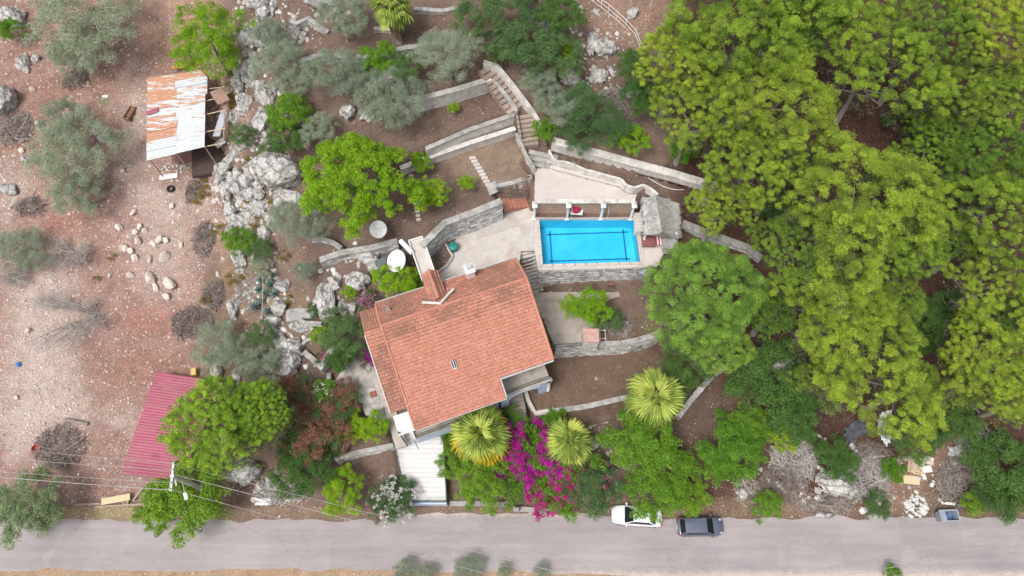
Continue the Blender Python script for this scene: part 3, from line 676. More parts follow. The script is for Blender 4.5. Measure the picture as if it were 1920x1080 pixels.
# ------------------------------------------------------------------ pool
def pool():
    c = sum(POOL, Vector()) / 4
    root = empty('swimming_pool', (c.x, c.y, 7.2), 'bright blue rectangular swimming pool with a pale stone rim', 'pool')
    O = Vector((c.x, c.y, 7.2))
    q = [p - O for p in POOL]                     # top corners at deck height: NW NE SE SW
    zt = Z_POOL - 7.2
    m, N, L, B = _new('pool_paint')
    co = N.new('ShaderNodeTexCoord').outputs['Object']
    n = noise(N, L, co, 0.35, 6, 0.6, 0.5); r = ramp(N, [(0.3, (0.055, 0.51, 0.71)), (0.65, (0.16, 0.63, 0.79))]); L.new(n.outputs[0], r.inputs[0])
    L.new(r.outputs[0], B.inputs['Base Color']); B.inputs['Roughness'].default_value = 0.5
    z0 = 0.25
    bot = [Vector((p.x, p.y, z0)) for p in q]; tp = [Vector((p.x, p.y, zt - 0.05)) for p in q]
    MB().add(bot + tp, [(3, 2, 1, 0), (0, 1, 5, 4), (1, 2, 6, 5), (2, 3, 7, 6), (3, 0, 4, 7)]).build('basin', m, root)
    # lane lines on the floor
    def bl(u, v): return bot[0].lerp(bot[1], u).lerp(bot[3].lerp(bot[2], u), v) + Vector((0, 0, 0.012))
    dk = plain('pool_line_tile', (0.025, 0.17, 0.36), 0.5)
    zf = 7.2 + z0 + 0.012
    for p0, p1 in (((1025, 440), (1178, 435)), ((1029, 490), (1182, 485)), ((1031, 433), (1035, 494)), ((1168, 430), (1175, 489))):
        a_, b_ = at(*p0, zf) - O, at(*p1, zf) - O; t = (b_ - a_).normalized(); s = Vector((-t.y, t.x, 0)) * 0.075
        MB().add([a_ - s, b_ - s, b_ + s, a_ + s], [(0, 1, 2, 3)]).build('floor_line', dk, root)
    # water
    m, N, L, B = _new('pool_water')
    co = N.new('ShaderNodeTexCoord').outputs['Object']
    tr = N.new('ShaderNodeBsdfTransparent'); tr.inputs[0].default_value = (0.55, 0.93, 1.0, 1)
    gl = N.new('ShaderNodeBsdfGlossy'); gl.inputs['Roughness'].default_value = 0.02
    fr = N.new('ShaderNodeFresnel'); fr.inputs[0].default_value = 1.33
    bp = N.new('ShaderNodeBump'); bp.inputs['Strength'].default_value = 0.35; bp.inputs['Distance'].default_value = 0.08
    L.new(noise(N, L, co, 2.2, 4, 0.6, 0.6).outputs[0], bp.inputs['Height'])
    for s in (gl, fr): L.new(bp.outputs[0], s.inputs['Normal'])
    ms = N.new('ShaderNodeMixShader'); L.new(fr.outputs[0], ms.inputs[0]); L.new(tr.outputs[0], ms.inputs[1]); L.new(gl.outputs[0], ms.inputs[2])
    L.new(ms.outputs[0], N['Material Output'].inputs['Surface'])
    zw = zt - 0.14
    MB().add([Vector((p.x, p.y, zw)) for p in q], [(3, 2, 1, 0)]).build('water', m, root)
    # rim slabs
    cen = sum(q, Vector()) / 4
    def outp(p, d):
        v = p - cen; return Vector((p.x + math.copysign(d, v.x), p.y + math.copysign(d, v.y), 0))
    ins = [outp(p, -0.05) for p in q]; out_ = [outp(p, 0.32) for p in q]
    for a_, b_, k in ((0, 1, 9), (1, 2, 5), (2, 3, 9), (3, 0, 5)):
        for i in range(k):
            e = 0.004
            u0, u1 = i / k + e, (i + 1) / k - e
            mb = MB(); mb.ct = random.random()
            poly = [ins[a_].lerp(ins[b_], u0), ins[a_].lerp(ins[b_], u1), out_[a_].lerp(out_[b_], u1), out_[a_].lerp(out_[b_], u0)]
            mb.prism(poly, zt - 0.10, zt + 0.045).build('rim_slab', M['deck'], root)
    # ladder rails and skimmer slots
    for u in (0.30, 0.68):
        a_ = q[0].lerp(q[1], u)
        for k in (-.25, .25):
            MB().tube([a_ + Vector((k, -0.3, zt - 0.8)), a_ + Vector((k, -0.28, zt + 0.2)), a_ + Vector((k, 0.0, zt + 0.45)), a_ + Vector((k, 0.35, zt + 0.3)), a_ + Vector((k, 0.4, zt))], 0.028, 6).build('ladder_rail', M['trim'], root)
pool()

def paving(name, label, poly, z, mat, joints=None, thick=0.1, cat='paving', cut=None, piece='slab', gap=0.018):
    """flat paved area; with joints=(origin, dir, w, h) it is split into slabs, each clipped to the area"""
    c = sum((Vector((p[0], p[1], 0)) for p in poly), Vector()) / len(poly)
    O = Vector((c.x, c.y, z - thick))
    root = empty(name, O, label, cat, kind='structure')
    base = MB().prism([Vector((p[0], p[1], 0)) - Vector((O.x, O.y, 0)) for p in poly], -0.25, thick - 0.03)
    base.build('bed', M['mortar'], root)
    o, d, w, h = joints
    d = Vector((d[0], d[1])).normalized(); e = Vector((-d.y, d.x)); o = Vector((o[0], o[1]))
    loc = [((Vector((p[0], p[1])) - o).dot(d), (Vector((p[0], p[1])) - o).dot(e)) for p in poly]
    def clip(pg, ax, v, keep_less):
        out_ = []
        for i in range(len(pg)):
            p, q = pg[i], pg[(i + 1) % len(pg)]
            ip = p[ax] <= v if keep_less else p[ax] >= v; iq = q[ax] <= v if keep_less else q[ax] >= v
            if ip: out_.append(p)
            if ip != iq:
                t = (v - p[ax]) / (q[ax] - p[ax]); out_.append((p[0] + (q[0] - p[0]) * t, p[1] + (q[1] - p[1]) * t))
        return out_
    i0, i1 = math.floor(min(p[0] for p in loc) / w), math.ceil(max(p[0] for p in loc) / w)
    j0, j1 = math.floor(min(p[1] for p in loc) / h), math.ceil(max(p[1] for p in loc) / h)
    for i in range(i0, i1):
        for j in range(j0, j1):
            pg = clip(clip(clip(clip(loc, 0, i * w + gap, False), 0, (i + 1) * w - gap, True), 1, j * h + gap, False), 1, (j + 1) * h - gap, True)
            if len(pg) < 3: continue
            ar = abs(sum(pg[k][0] * pg[(k + 1) % len(pg)][1] - pg[(k + 1) % len(pg)][0] * pg[k][1] for k in range(len(pg)))) / 2
            if ar < 0.02: continue
            mb = MB(); mb.ct = random.random(); dz = random.uniform(-.006, .006)
            mb.prism([o + d * a_ + e * b_ - Vector((O.x, O.y)) for a_, b_ in pg], 0.0, thick + dz).build(piece, M[mat], root)
    return root
# deck around the pool, as four strips so that the basin stays open
qo = [POOL[0] + Vector((-.33, .33, 0)), POOL[1] + Vector((.33, .33, 0)), POOL[2] + Vector((.33, -.33, 0)), POOL[3] + Vector((-.33, -.33, 0))]
dN0, dN1 = at(1001, 402, Z_POOL), at(1195, 400, Z_POOL); dS0, dS1 = at(1009, 507, Z_POOL), at(1232, 500, Z_POOL)
paving('pool_deck', 'narrow beige deck along the lower rim of the pool', [dS0, dS1, Vector((qo[2].x, qo[2].y, 0)), qo[3]], 9.0, 'deck', ((dS0.x, dS0.y - .02), (1, 0.01), 1.36, 3.0))
paving('pool_deck', 'beige deck strip on the patio side of the pool', [dN0, qo[0], qo[3], dS0, at(1002, 470, 9)], 9.0, 'deck', ((dN0.x - 0.5, dN0.y), (1, 0), 6, 2.6))
paving('pool_deck', 'beige deck strip between pool and columned wall', [dN0, dN1, qo[1], qo[0]], 9.0, 'deck', ((dN0.x, dN0.y - 2), (1, 0), 3.1, 4))
paving('pool_deck', 'beige sitting area between pool and thatched hut', [dN1, at(1262, 398, 9), at(1258, 455, 9), at(1243, 478, 9), dS1, Vector((qo[2].x, qo[2].y, 0)), qo[1]], 9.0, 'deck', ((qo[2].x + 0.02, qo[2].y - 1.5), (0.06, 1), 3.4, 3.0))
paving('patio', 'beige concrete patio between house roof and pool', [at(*p, 9.0) for p in ((845, 472), (856, 446), (943, 405), (948, 386), (1000, 384), (1002, 470), (977, 471), (970, 520), (860, 548), (806, 545), (818, 520), (840, 492))], 9.02, 'patio', ((-6, 28), (_hx.x, _hx.y), 4.2, 3.6), gap=0.008)
paving('upper_terrace', 'triangular plain beige terrace above the pool', [at(*p, Z_TRI) for p in ((1003, 317), (1031, 315), (1196, 357), (1190, 378), (1002, 380))], Z_TRI + 0.04, 'deck', ((-20, -20), (1, 0), 60, 100), gap=0.0)
paving('paved_terrace', 'beige slab terrace between house and pool wall', [at(*p, Z_TER) for p in ((984, 548), (1160, 548), (1162, 556), (1128, 566), (1118, 600), (1106, 625), (1100, 648), (1042, 652), (1000, 560))], Z_TER + 0.03, 'slab', ((at(1003, 600, 5.5).x, at(1003, 600, 5.5).y), (_hx.x + .1, _hx.y - .25), 1.9, 1.75))

W('thin pale edging between triangular terrace and soil bed', [(1198, 357), (1110, 335), (1031, 314)][::-1], 11.98, 0.5, thick=0.3, face='render', capm='deck', cap_h=0.1, name='kerb_wall')
# wall with columns between pool and triangular terrace
def column_wall():
    a_, b_ = at(1002, 381, Z_TRI), at(1191, 379, Z_TRI)
    O = Vector(((a_.x + b_.x) / 2, a_.y, Z_POOL)); root = empty('columned_wall', O, 'white columned wall with planted niches behind the pool', 'wall')
    L_ = b_.x - a_.x
    MB().box((0, 0.32, 1.2), (L_, 0.3, 2.5)).build('back_wall', plain('brown_plaster', (0.40, 0.27, 0.20), 0.9, var=.2), root)
    for k in range(6):
        MB().box((-L_ / 2 + L_ * (k + .5) / 6, 0.16, 2.56), (L_ / 6 - 0.02, 0.42, 0.14)).build('coping', M['render'], root)
    for k, fx in enumerate((-0.495, -0.16, 0.185, 0.49)):
        mb = MB(); x = fx * L_; y = -0.25
        mb.box((x, y, 0.12), (0.46, 0.46, 0.24)); mb.lathe([(0.14, 0.24), (0.13, 1.2), (0.12, 2.1), (0.17, 2.35)], (x, y, 0), 14)
        mb.box((x, y + 0.1, 2.46), (0.5, 0.7, 0.2)); mb.build('column', M['white'], root, True)
        MB().lathe([(0.0, 2.76), (0.1, 2.74), (0.14, 2.68), (0.1, 2.6), (0.14, 2.57)], (x, y + 0.2, 0), 10).build('finial', M['stone'], root, True)
    MB().box((0, -0.05, 0.16), (L_ * .97, 0.5, 0.32)).build('planting_soil', M['earth'], root)
    MB().box((0, -0.34, 0.17), (L_ * .97, 0.08, 0.36)).build('planter_edge', M['deck'], root)
column_wall()
# cushion bag in a niche
o = MB().lathe([(0.0, 0.62), (0.2, 0.6), (0.42, 0.45), (0.5, 0.25), (0.42, 0.06), (0.1, 0.0)], (0, 0, 0), 14).build('floor_cushion', plain('crimson_fabric', (0.36, 0.02, 0.06), 0.9), smooth=True, loc=at(1079, 394, 10.0))
tag(o, 'crimson cushion on a white cloth beside the middle column', 'cushion')
w = at(1081, 392, 9.36)
MB().prism([(-.6, -.4), (.55, -.5), (.7, .35), (-.5, .45)], 0, 0.05).build('cloth', M['white'], o, loc=(0.1, -0.05, -0.06))

# ------------------------------------------------------------------ thatched hut
def hut():
    zt = 11.6
    cs = [at(1204, 370, zt - .3), at(1270, 372, zt - .3), at(1273, 443, zt - .5), at(1209, 438, zt - .5)]
    c = sum(cs, Vector()) / 4; O = Vector((c.x, c.y, Z_POOL))
    root = empty('thatched_hut', O, 'grey thatched bar hut with sagging reed roof at the pool corner', 'hut')
    ridge = [at(1228, 366, zt + 1.1), at(1241, 434, zt + 1.0)]
    m_l = surf('grey_thatch', (0.42, 0.41, 0.395), (0.62, 0.61, 0.585), 5, 0.98, 0.9, 30, (0.30, 0.29, 0.28), 0.35, 1.2, 0.35)
    V = []; 
    def slope(e0, e1, r0, r1, label):
        mb = MB(); n, k = 12, 8
        grid = []
        for i in range(n + 1):
            for j in range(k + 1):
                u, v = i / n, j / k
                p = r0.lerp(r1, u).lerp(e0.lerp(e1, u), v)
                p = p + Vector((0, 0, -0.35 * math.sin(math.pi * v) * 0.6 + random.uniform(-.05, .05)))
                if j == k: p = p + (p - r0.lerp(r1, u)).normalized() * (0.18 * math.sin(u * 25) + random.uniform(-.1, .1))
                grid.append(p - O)
        fs = [(i * (k + 1) + j, (i + 1) * (k + 1) + j, (i + 1) * (k + 1) + j + 1, i * (k + 1) + j + 1) for i in range(n) for j in range(k)]
        low = [p - Vector((0, 0, 0.22)) for p in grid]; nn = len(grid)
        mb.add(grid + low, fs + [tuple(x + nn for x in reversed(f)) for f in fs])
        s = mb.build('thatch_slope', m_l, root, True)
        st = MB()
        for _ in range(900):
            u, v = random.random(), random.random() ** 0.8
            p0 = r0.lerp(r1, u).lerp(e0.lerp(e1, u), v); d = (e0.lerp(e1, u) - r0.lerp(r1, u)).normalized()
            p0 = p0 + Vector((0, 0, -0.21 * math.sin(math.pi * v) + 0.02)) - O
            sd = Vector((-d.y, d.x, 0)).normalized() * 0.03; ln = random.uniform(0.3, 0.6)
            tip = p0 + d * ln + Vector((random.uniform(-.08, .08), random.uniform(-.08, .08), random.uniform(.0, .05)))
            st.ct = random.random(); st.add([p0 - sd, p0 + sd, tip], [(0, 1, 2)])
        tag(st.build('reeds', m_l, root), kind='stuff')
    slope(cs[0], cs[3], ridge[0], ridge[1], 'w'); slope(cs[1] + Vector((0.2, 0, -.3)), cs[2] + Vector((0.2, 0, -.3)), ridge[0], ridge[1], 'e')
    slope(cs[1], cs[0], ridge[0] + Vector((0.1, -0.5, -.1)), ridge[0] + Vector((-.1, -0.5, -.1)), 'n')
    slope(cs[3], cs[2], ridge[1] + Vector((-.1, 0.35, -.1)), ridge[1] + Vector((.1, 0.35, -.1)), 's')
    for p in cs:
        q = (p - O) * 0.86; MB().tube([(q.x, q.y, 0), (q.x, q.y, 2.1)], 0.13, 8).build('post', M['white'], root, True)
    # counter inside
    s = at(1252, 462, Z_POOL) - O
    cm = MB(); cm.box((s.x, s.y, 0.5), (1.3, 1.6, 1.0)); cm.build('counter', M['stone'], root)
    MB().box((s.x, s.y, 1.04), (1.45, 1.75, 0.08)).build('counter_top', M['cap'], root)
hut()
# striped cloth beneath the hut's eave
p = at(1230, 451, 9.55); root = empty('deck_mat', p, 'dark red mat with white stripes under the hut eave', 'mat')
stripe_r, stripe_w = plain('red_cloth', (0.40, 0.04, 0.05), 0.9), M['white']
MB().box((-0.75, 0, 0), (1.3, 1.3, 0.12)).build('mat_panel', plain('maroon_cloth', (0.22, 0.09, 0.09), 0.9), root)
for k in range(7): MB().box((0.0 + k * 0.14, 0.12, 0.03), (0.135, 1.2, 0.10)).build('stripe', stripe_r if k % 2 == 0 else stripe_w, root)
# white block seat with cap slabs at the pool corner
a_, b_ = at(1191, 398, 9.8), at(1199, 434, 9.8); c = (a_ + b_) / 2
root = empty('block_seat', (c.x, c.y, 9.0), 'pale stone bench wall of five cap slabs at the pool corner', 'bench')
MB().box((0.1, 0, 0.35), (0.65, abs(a_.y - b_.y), 0.7), -0.09).build('base', M['render'], root)
for k in range(6):
    mb = MB(); mb.ct = random.random(); L_ = abs(a_.y - b_.y)
    mb.box((0.1 + (k - 2.5) * 0.03, L_ / 2 - L_ * (k + .5) / 6, 0.75), (0.82, L_ / 6 - 0.03, 0.10), -0.09); mb.build('cap_slab', M['deck'], root)

# ------------------------------------------------------------------ steps
M['orangetile'] = surf('orange_tile', (0.36, 0.15, 0.10), (0.46, 0.20, 0.135), 1.5, 0.8, 0.2, 16, (0.28, 0.13, 0.10), 0.3, 1.0, 0.12)
M['oldstep'] = surf('old_step', (0.26, 0.20, 0.165), (0.40, 0.325, 0.27), 1.2, 0.95, 0.4, 14, (0.19, 0.14, 0.11), 0.4, 0.9, 0.15)
def steps(label, a, b, width, n, mat='slab', name='steps', side=None, widths=None, solid=0.5):
    """a: middle of the upper edge, b: middle of the lower edge (world)"""
    a, b = Vector(a), Vector(b); O = Vector(((a.x + b.x) / 2, (a.y + b.y) / 2, b.z))
    root = empty(name, O, label, 'steps')
    d = Vector((b.x - a.x, b.y - a.y, 0)); L_ = d.length; d.normalize(); rz = math.atan2(d.y, d.x)
    for i in range(n):
        t = (i + 0.5) / n; z = a.z + (b.z - a.z) * (i + 1) / n if n > 1 else b.z
        p = Vector((a.x, a.y, 0)) + d * (L_ * t); wd = width if widths is None else widths[0] + (widths[1] - widths[0]) * t
        mb = MB(); mb.ct = random.random()
        hgt = solid
        mb.box((p.x - O.x, p.y - O.y, z - O.z - hgt / 2), (L_ / n * 1.12, wd, hgt), rz); mb.build('tread', M[mat], root)
    return root
steps('beige steps from the patio down beside the roof edge', at(989, 468, 9.0), at(1004, 548, 5.55), 1.7, 12, 'patio', solid=0.9)
steps('upper brown garden steps curving under the olive trees', at(912, 122, 16.6), at(968, 204, 14.4), 2.0, 9, 'oldstep', solid=0.8)
steps('middle brown garden steps beside the dark shrub', at(985, 212, 14.4), at(993, 272, 12.7), 1.8, 7, 'oldstep', solid=0.8)
steps('broad dark landing steps at the head of the triangular terrace', at(1020, 282, 12.7), at(1014, 313, 11.6), 2.9, 3, 'cap', solid=0.7)
W('pale curved parapet along the upper side of the garden steps', [(1016, 240), (1000, 212), (975, 178), (955, 152), (932, 124), (906, 116)], [14.0, 14.6, 15.4, 16.1, 16.9, 17.2], 0.9, face='render', capm='render', thick=-0.3, name='parapet')
W('thin wall beside the lower landing above the triangular terrace', [(966, 250), (985, 290), (1001, 318)], [13.3, 12.7, 12.1], 0.8, face='render', capm='cap', thick=0.22, name='parapet')
railing('dark iron handrail beside the middle garden steps', [at(971, 214, 14.4), at(980, 262, 12.9)], 0.95, 0.4, 'darkmetal')
# sunken stair with stone side wall west of triangle terrace
W('triangular stone wall above the sunken steps', [(930, 352), (965, 344), (999, 333)], 12.1, 3.0, thick=0.4)
steps('orange tiled sunken steps with an iron fence', at(942, 380, 10.5), at(988, 378, 9.2), 1.2, 6, 'orangetile', solid=0.6)
railing('black iron fence above the sunken orange steps', [at(932, 362, 11.6), at(990, 368, 11.6)], 1.0, 0.22, 'darkmetal')
o = MB().prism([(-.35, -.3), (.35, -.3), (.4, .3), (-.3, .3)], 0, 0.5).build('crate', M['greenmetal'], loc=at(946, 384, 9.1)); tag(o, 'small dark green crate beside the sunken steps', 'crate')
# stepping stones
sp = empty('stepping_path', at(900, 320, 12.02), 'path of square beige stepping stones across the dry bed', 'path', kind='structure')
for k in range(9):
    t = k / 8; q = at(886 + 30 * t, 296 + 50 * t, 12.05) - sp.location
    mb = MB(); mb.ct = random.random(); mb.box((q.x, q.y, 0.02), (0.62, 0.33, 0.1), 0.12 + random.uniform(-.06, .06)); mb.build('stepping_stone', M['deck'], sp)
MB().prism([Vector(at(*p, 12.0)) - sp.location for p in ((911, 345), (930, 340), (934, 360), (918, 368))], -0.05, 0.08).build('landing', M['cap'], sp)
sp = empty('stepping_path', at(780, 390, 12.02), 'short row of pale bricks edging beside the bright tree', 'path', kind='structure')
for k in range(12):
    t = k / 11; q = at(771 + 14 * t, 330 + 82 * t, 12.03) - sp.location
    mb = MB(); mb.ct = random.random(); mb.box((q.x, q.y, 0.03), (0.42, 0.26, 0.16), random.uniform(-.1, .1)); mb.build('brick', M['deck'], sp)
# grey flat slab and dark drain cover in the rock garden
o = MB().prism([Vector(at(*p, 6.2)) - at(565, 590, 6.2) for p in ((536, 582), (592, 574), (596, 596), (538, 604))], -0.3, 0.15).build('concrete_slab', M['cap'], loc=at(565, 590, 6.3)); tag(o, 'flat grey concrete slab lying among rock garden boulders', 'slab')
# ------------------------------------------------------------------ house
def tile_material():
    m, N, L, B = _new('clay_tile')
    co = N.new('ShaderNodeTexCoord').outputs['Object']
    t = attr(N, 'tint'); st = attr(N, 'stain')  # stain: weathering plus the painted shadow lines of the courses
    n1 = noise(N, L, co, 0.7, 6, 0.7)
    r = ramp(N, [(0.25, (0.41, 0.168, 0.112)), (0.5, (0.48, 0.21, 0.148)), (0.75, (0.535, 0.262, 0.195))]); L.new(mth(N, L, 'ADD', mth(N, L, 'MULTIPLY', n1.outputs[0], 0.65), mth(N, L, 'MULTIPLY', t, 0.26)), r.inputs[0])
    n2 = noise(N, L, co, 1.1, 8, 0.75, 0.4)
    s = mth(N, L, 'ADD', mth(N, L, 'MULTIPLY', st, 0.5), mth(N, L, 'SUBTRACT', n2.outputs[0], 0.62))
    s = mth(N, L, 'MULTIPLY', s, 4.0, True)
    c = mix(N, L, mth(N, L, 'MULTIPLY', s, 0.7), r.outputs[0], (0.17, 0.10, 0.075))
    n3 = noise(N, L, co, 5.0, 5, 0.8); r3 = ramp(N, [(0.6, (0, 0, 0)), (0.7, (1, 1, 1))]); L.new(n3.outputs[0], r3.inputs[0])
    c = mix(N, L, mth(N, L, 'MULTIPLY', mth(N, L, 'MULTIPLY', r3.outputs[0], st), 0.45), c, (0.38, 0.33, 0.27))
    L.new(c, B.inputs['Base Color']); B.inputs['Roughness'].default_value = 0.88
    bp = N.new('ShaderNodeBump'); bp.inputs['Strength'].default_value = 0.35; bp.inputs['Distance'].default_value = 0.03
    L.new(noise(N, L, co, 22, 4, 0.7).outputs[0], bp.inputs['Height']); L.new(bp.outputs[0], B.inputs['Normal'])
    return m
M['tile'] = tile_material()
def tile_plane(name, eave0, eave1, top0, top1, parent, stain=None, wtile=0.21, course=0.31, cut=None):
    """courses of wavy clay tiles between the eave and the top line"""
    e0, e1, t0, t1 = (Vector(p) for p in (eave0, eave1, top0, top1))
    Lx = (e1 - e0).length; Ly = (t0 - e0).length
    nt = max(2, int(Lx / wtile)); nc = max(2, int(Ly / course)); sub = 6
    nrm = (e1 - e0).cross(t0 - e0).normalized()
    if nrm.z < 0: nrm = -nrm
    V = []; Fc = []; T = []; S = []
    wave = [0.0, 0.022, 0.032, 0.022, 0.0, -0.004]
    for c in range(nc):
        for k in range(nt):
            u0, u1 = k / nt, (k + 1) / nt
            um = (u0 + u1) / 2; vm = (c + .5) / nc
            if cut and cut(um, vm): continue
            tn = random.random(); sv = stain(um, vm) if stain else 0.0
            b = len(V); w_ = sub + 1
            jit = random.uniform(-0.012, 0.012); v0, v1 = c / nc - 0.006, (c + 1) / nc + 0.012
            rows = ((v0, 0.06 + jit), (v0 + 0.2 / nc, 0.055 + jit), (v0 + 0.3 / nc, 0.05 + jit), (v1, 0.0))
            for v, lift in rows:
                for s in range(sub + 1):
                    u = u0 + (u1 - u0) * s / sub
                    V.append(e0.lerp(e1, u).lerp(t0.lerp(t1, u), v) + nrm * (lift + wave[s % 6]))
            for s in range(sub + 1): V.append(V[b + s] - nrm * 0.06)      # lip at the lower edge
            for s in range(sub):
                for q in range(3): Fc.append((b + q * w_ + s, b + q * w_ + s + 1, b + (q + 1) * w_ + s + 1, b + (q + 1) * w_ + s))
                Fc.append((b + 4 * w_ + s, b + 4 * w_ + s + 1, b + s + 1, b + s))
            g = random.uniform(0.2, 0.55)                                # shadow line between courses, painted with some grime along the tile edge
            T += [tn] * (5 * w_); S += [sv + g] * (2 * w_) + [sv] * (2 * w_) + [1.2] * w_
    me = mesh_np(name, np.array([[*p] for p in V]), np.array(Fc), M['tile'], np.array(T))
    a = me.attributes.new('stain', 'FLOAT', 'POINT'); a.data.foreach_set('value', np.array(S, dtype=np.float32))  # holds real staining and the course shadow put into the colour
    return tag(link(name, me, parent), kind='stuff')
def ridge_row(a, b, parent, r=0.13, step=0.4, stain=0.0, name='ridge_tile'):
    a, b = Vector(a), Vector(b); n = max(1, int((b - a).length / step)); d = (b - a) / n
    side = d.cross(Vector((0, 0, 1))).normalized()
    up = side.cross(d).normalized()
    for i in range(n):
        p0 = a + d * i; p1 = a + d * (i + 1.12); V = []; 
        for p, rr in ((p0, r * 1.08), (p1, r * 0.92)):
            for k in range(6):
                an = math.pi * k / 5; V.append(p + side * math.cos(an) * rr + up * math.sin(an) * rr * 0.8)
        mb = MB(); mb.ct = random.random(); mb.add(V, [(k, k + 1, k + 7, k + 6) for k in range(5)])
        o = mb.build(name, M['tile'], parent)

def house():
    zb = 3.0
    root = empty('villa', hp(6.4, 5.6, zb), 'pale blue villa with salmon clay tile roof beside the pool', 'house', rotz=HOUSE_ROT)
    def l(x, y, z): return Vector((x - 6.4, y - 5.6, z - zb))
    ZR, ZN, ZS, YR = 13.0, 11.8, 9.3, 8.5
    k = (ZR - ZS) / YR
    roof = MB()
    # roof deck under the tiles
    pts = [(-0.2, 0, ZS), (8.05, 0, ZS), (8.05, 1.62, ZS + 1.62 * k), (13.0, 1.62, ZS + 1.62 * k), (13.0, YR, ZR), (-0.2, YR, ZR)]
    roof.add([l(*p) - Vector((0, 0, .03)) for p in pts] + [l(*p) - Vector((0, 0, .2)) for p in pts], [(0, 1, 2, 3, 4, 5), (11, 10, 9, 8, 7, 6)] + [(i + 6, (i + 1) % 6 + 6, (i + 1) % 6, i) for i in range(6)])
    pn = [(-0.2, YR, ZR), (13.0, YR, ZR), (13.0, 11.2, ZN), (-0.2, 11.2, ZN)]
    roof.add([l(*p) - Vector((0, 0, .03)) for p in pn] + [l(*p) - Vector((0, 0, .2)) for p in pn], [(0, 1, 2, 3), (7, 6, 5, 4)] + [(i + 4, (i + 1) % 4 + 4, (i + 1) % 4, i) for i in range(4)])
    rf = roof.build('roof', M['trim'], root)
    def st_s(u, v):
        d = 0.0
        if v > 0.87 and v < 0.985: d = 0.42 + 0.2 * math.sin(u * 17) + random.uniform(-.2, .2)
        elif v > 0.8: d = random.uniform(.05, .4)
        if v < 0.10 and u < 0.1: d = max(d, 0.4)
        return d
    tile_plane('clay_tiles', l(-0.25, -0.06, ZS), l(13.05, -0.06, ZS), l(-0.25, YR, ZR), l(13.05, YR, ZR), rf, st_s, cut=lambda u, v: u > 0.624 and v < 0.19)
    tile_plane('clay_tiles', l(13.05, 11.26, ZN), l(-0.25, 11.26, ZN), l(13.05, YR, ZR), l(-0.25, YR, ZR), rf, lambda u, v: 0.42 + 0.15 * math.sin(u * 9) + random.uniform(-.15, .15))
    ridge_row(l(-0.25, YR, ZR + 0.05), l(13.05, YR, ZR + 0.05), rf)
    ridge_row(l(-0.22, 0, ZS + 0.04), l(-0.22, YR, ZR + 0.04), rf, 0.12)
    ridge_row(l(-0.22, 11.2, ZN + 0.04), l(-0.22, YR, ZR + 0.04), rf, 0.12)
    ridge_row(l(13.02, 1.62, ZS + 1.62 * k + 0.04), l(13.02, YR, ZR + 0.04), rf, 0.12)
    ridge_row(l(13.02, 11.2, ZN + 0.04), l(13.02, YR, ZR + 0.04), rf, 0.12)
    # lower west roof strip
    dz = 0.5
    pw = [(-1.75, 2.0, ZS + 2.0 * k - dz), (-0.3, 2.0, ZS + 2.0 * k - dz), (-0.3, YR, ZR - dz), (-1.75, YR, ZR - dz)]
    wr = MB(); wr.add([l(*p) - Vector((0, 0, .03)) for p in pw] + [l(*p) - Vector((0, 0, .2)) for p in pw], [(0, 1, 2, 3), (7, 6, 5, 4)] + [(i + 4, (i + 1) % 4 + 4, (i + 1) % 4, i) for i in range(4)])
    pw2 = [(-1.75, YR, ZR - dz), (-0.3, YR, ZR - dz), (-0.3, 11.1, ZN - dz), (-1.75, 11.1, ZN - dz)]
    wr.add([l(*p) - Vector((0, 0, .03)) for p in pw2] + [l(*p) - Vector((0, 0, .2)) for p in pw2], [(0, 1, 2, 3), (7, 6, 5, 4)] + [(i + 4, (i + 1) % 4 + 4, (i + 1) % 4, i) for i in range(4)])
    lw = wr.build('lean_to_roof', M['trim'], root)
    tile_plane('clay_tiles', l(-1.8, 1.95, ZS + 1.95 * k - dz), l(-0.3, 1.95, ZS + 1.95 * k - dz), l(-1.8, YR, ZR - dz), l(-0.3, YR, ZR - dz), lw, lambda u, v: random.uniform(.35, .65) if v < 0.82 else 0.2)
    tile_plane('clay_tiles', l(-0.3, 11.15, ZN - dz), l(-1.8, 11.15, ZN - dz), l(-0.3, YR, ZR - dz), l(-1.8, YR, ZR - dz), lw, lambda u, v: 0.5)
    ridge_row(l(-1.8, YR, ZR - dz + .04), l(-0.3, YR, ZR - dz + .04), lw)
    MB().box(l(-1.82, 5.2, 0) + Vector((0, 0, ZS + 5.2 * k - dz)), (0.06, 7.0, 0.12), M=Matrix.Rotation(math.atan(k), 3, 'X')).build('gutter', M['trim'], lw)
    # gutters
    for x0, x1, y, z in ((-0.2, 8.05, -0.12, ZS - .05), (8.1, 13.0, 1.5, ZS + 1.62 * k - .05)):
        MB().box(l((x0 + x1) / 2, y, z), (x1 - x0, 0.13, 0.12)).build('gutter', M['trim'], rf)
    MB().box(l(6.4, 11.35, ZN - .05), (13.2, 0.13, 0.12)).build('gutter', M['trim'], rf)
    MB().box(l(8.08, 0.8, ZS + .35 - .1), (0.06, 1.7, 0.25), M=Matrix.Rotation(math.atan(k), 3, 'X')).build('barge_board', M['trim'], rf)
    # walls
    wl_ = MB()
    wl_.prism([l(0.3, 1.0, 0), l(7.6, 1.0, 0), l(7.6, 3.0, 0), l(12.3, 3.0, 0), l(12.3, 10.6, 0), l(0.3, 10.6, 0)], 0.0, ZS + 0.25 - zb)
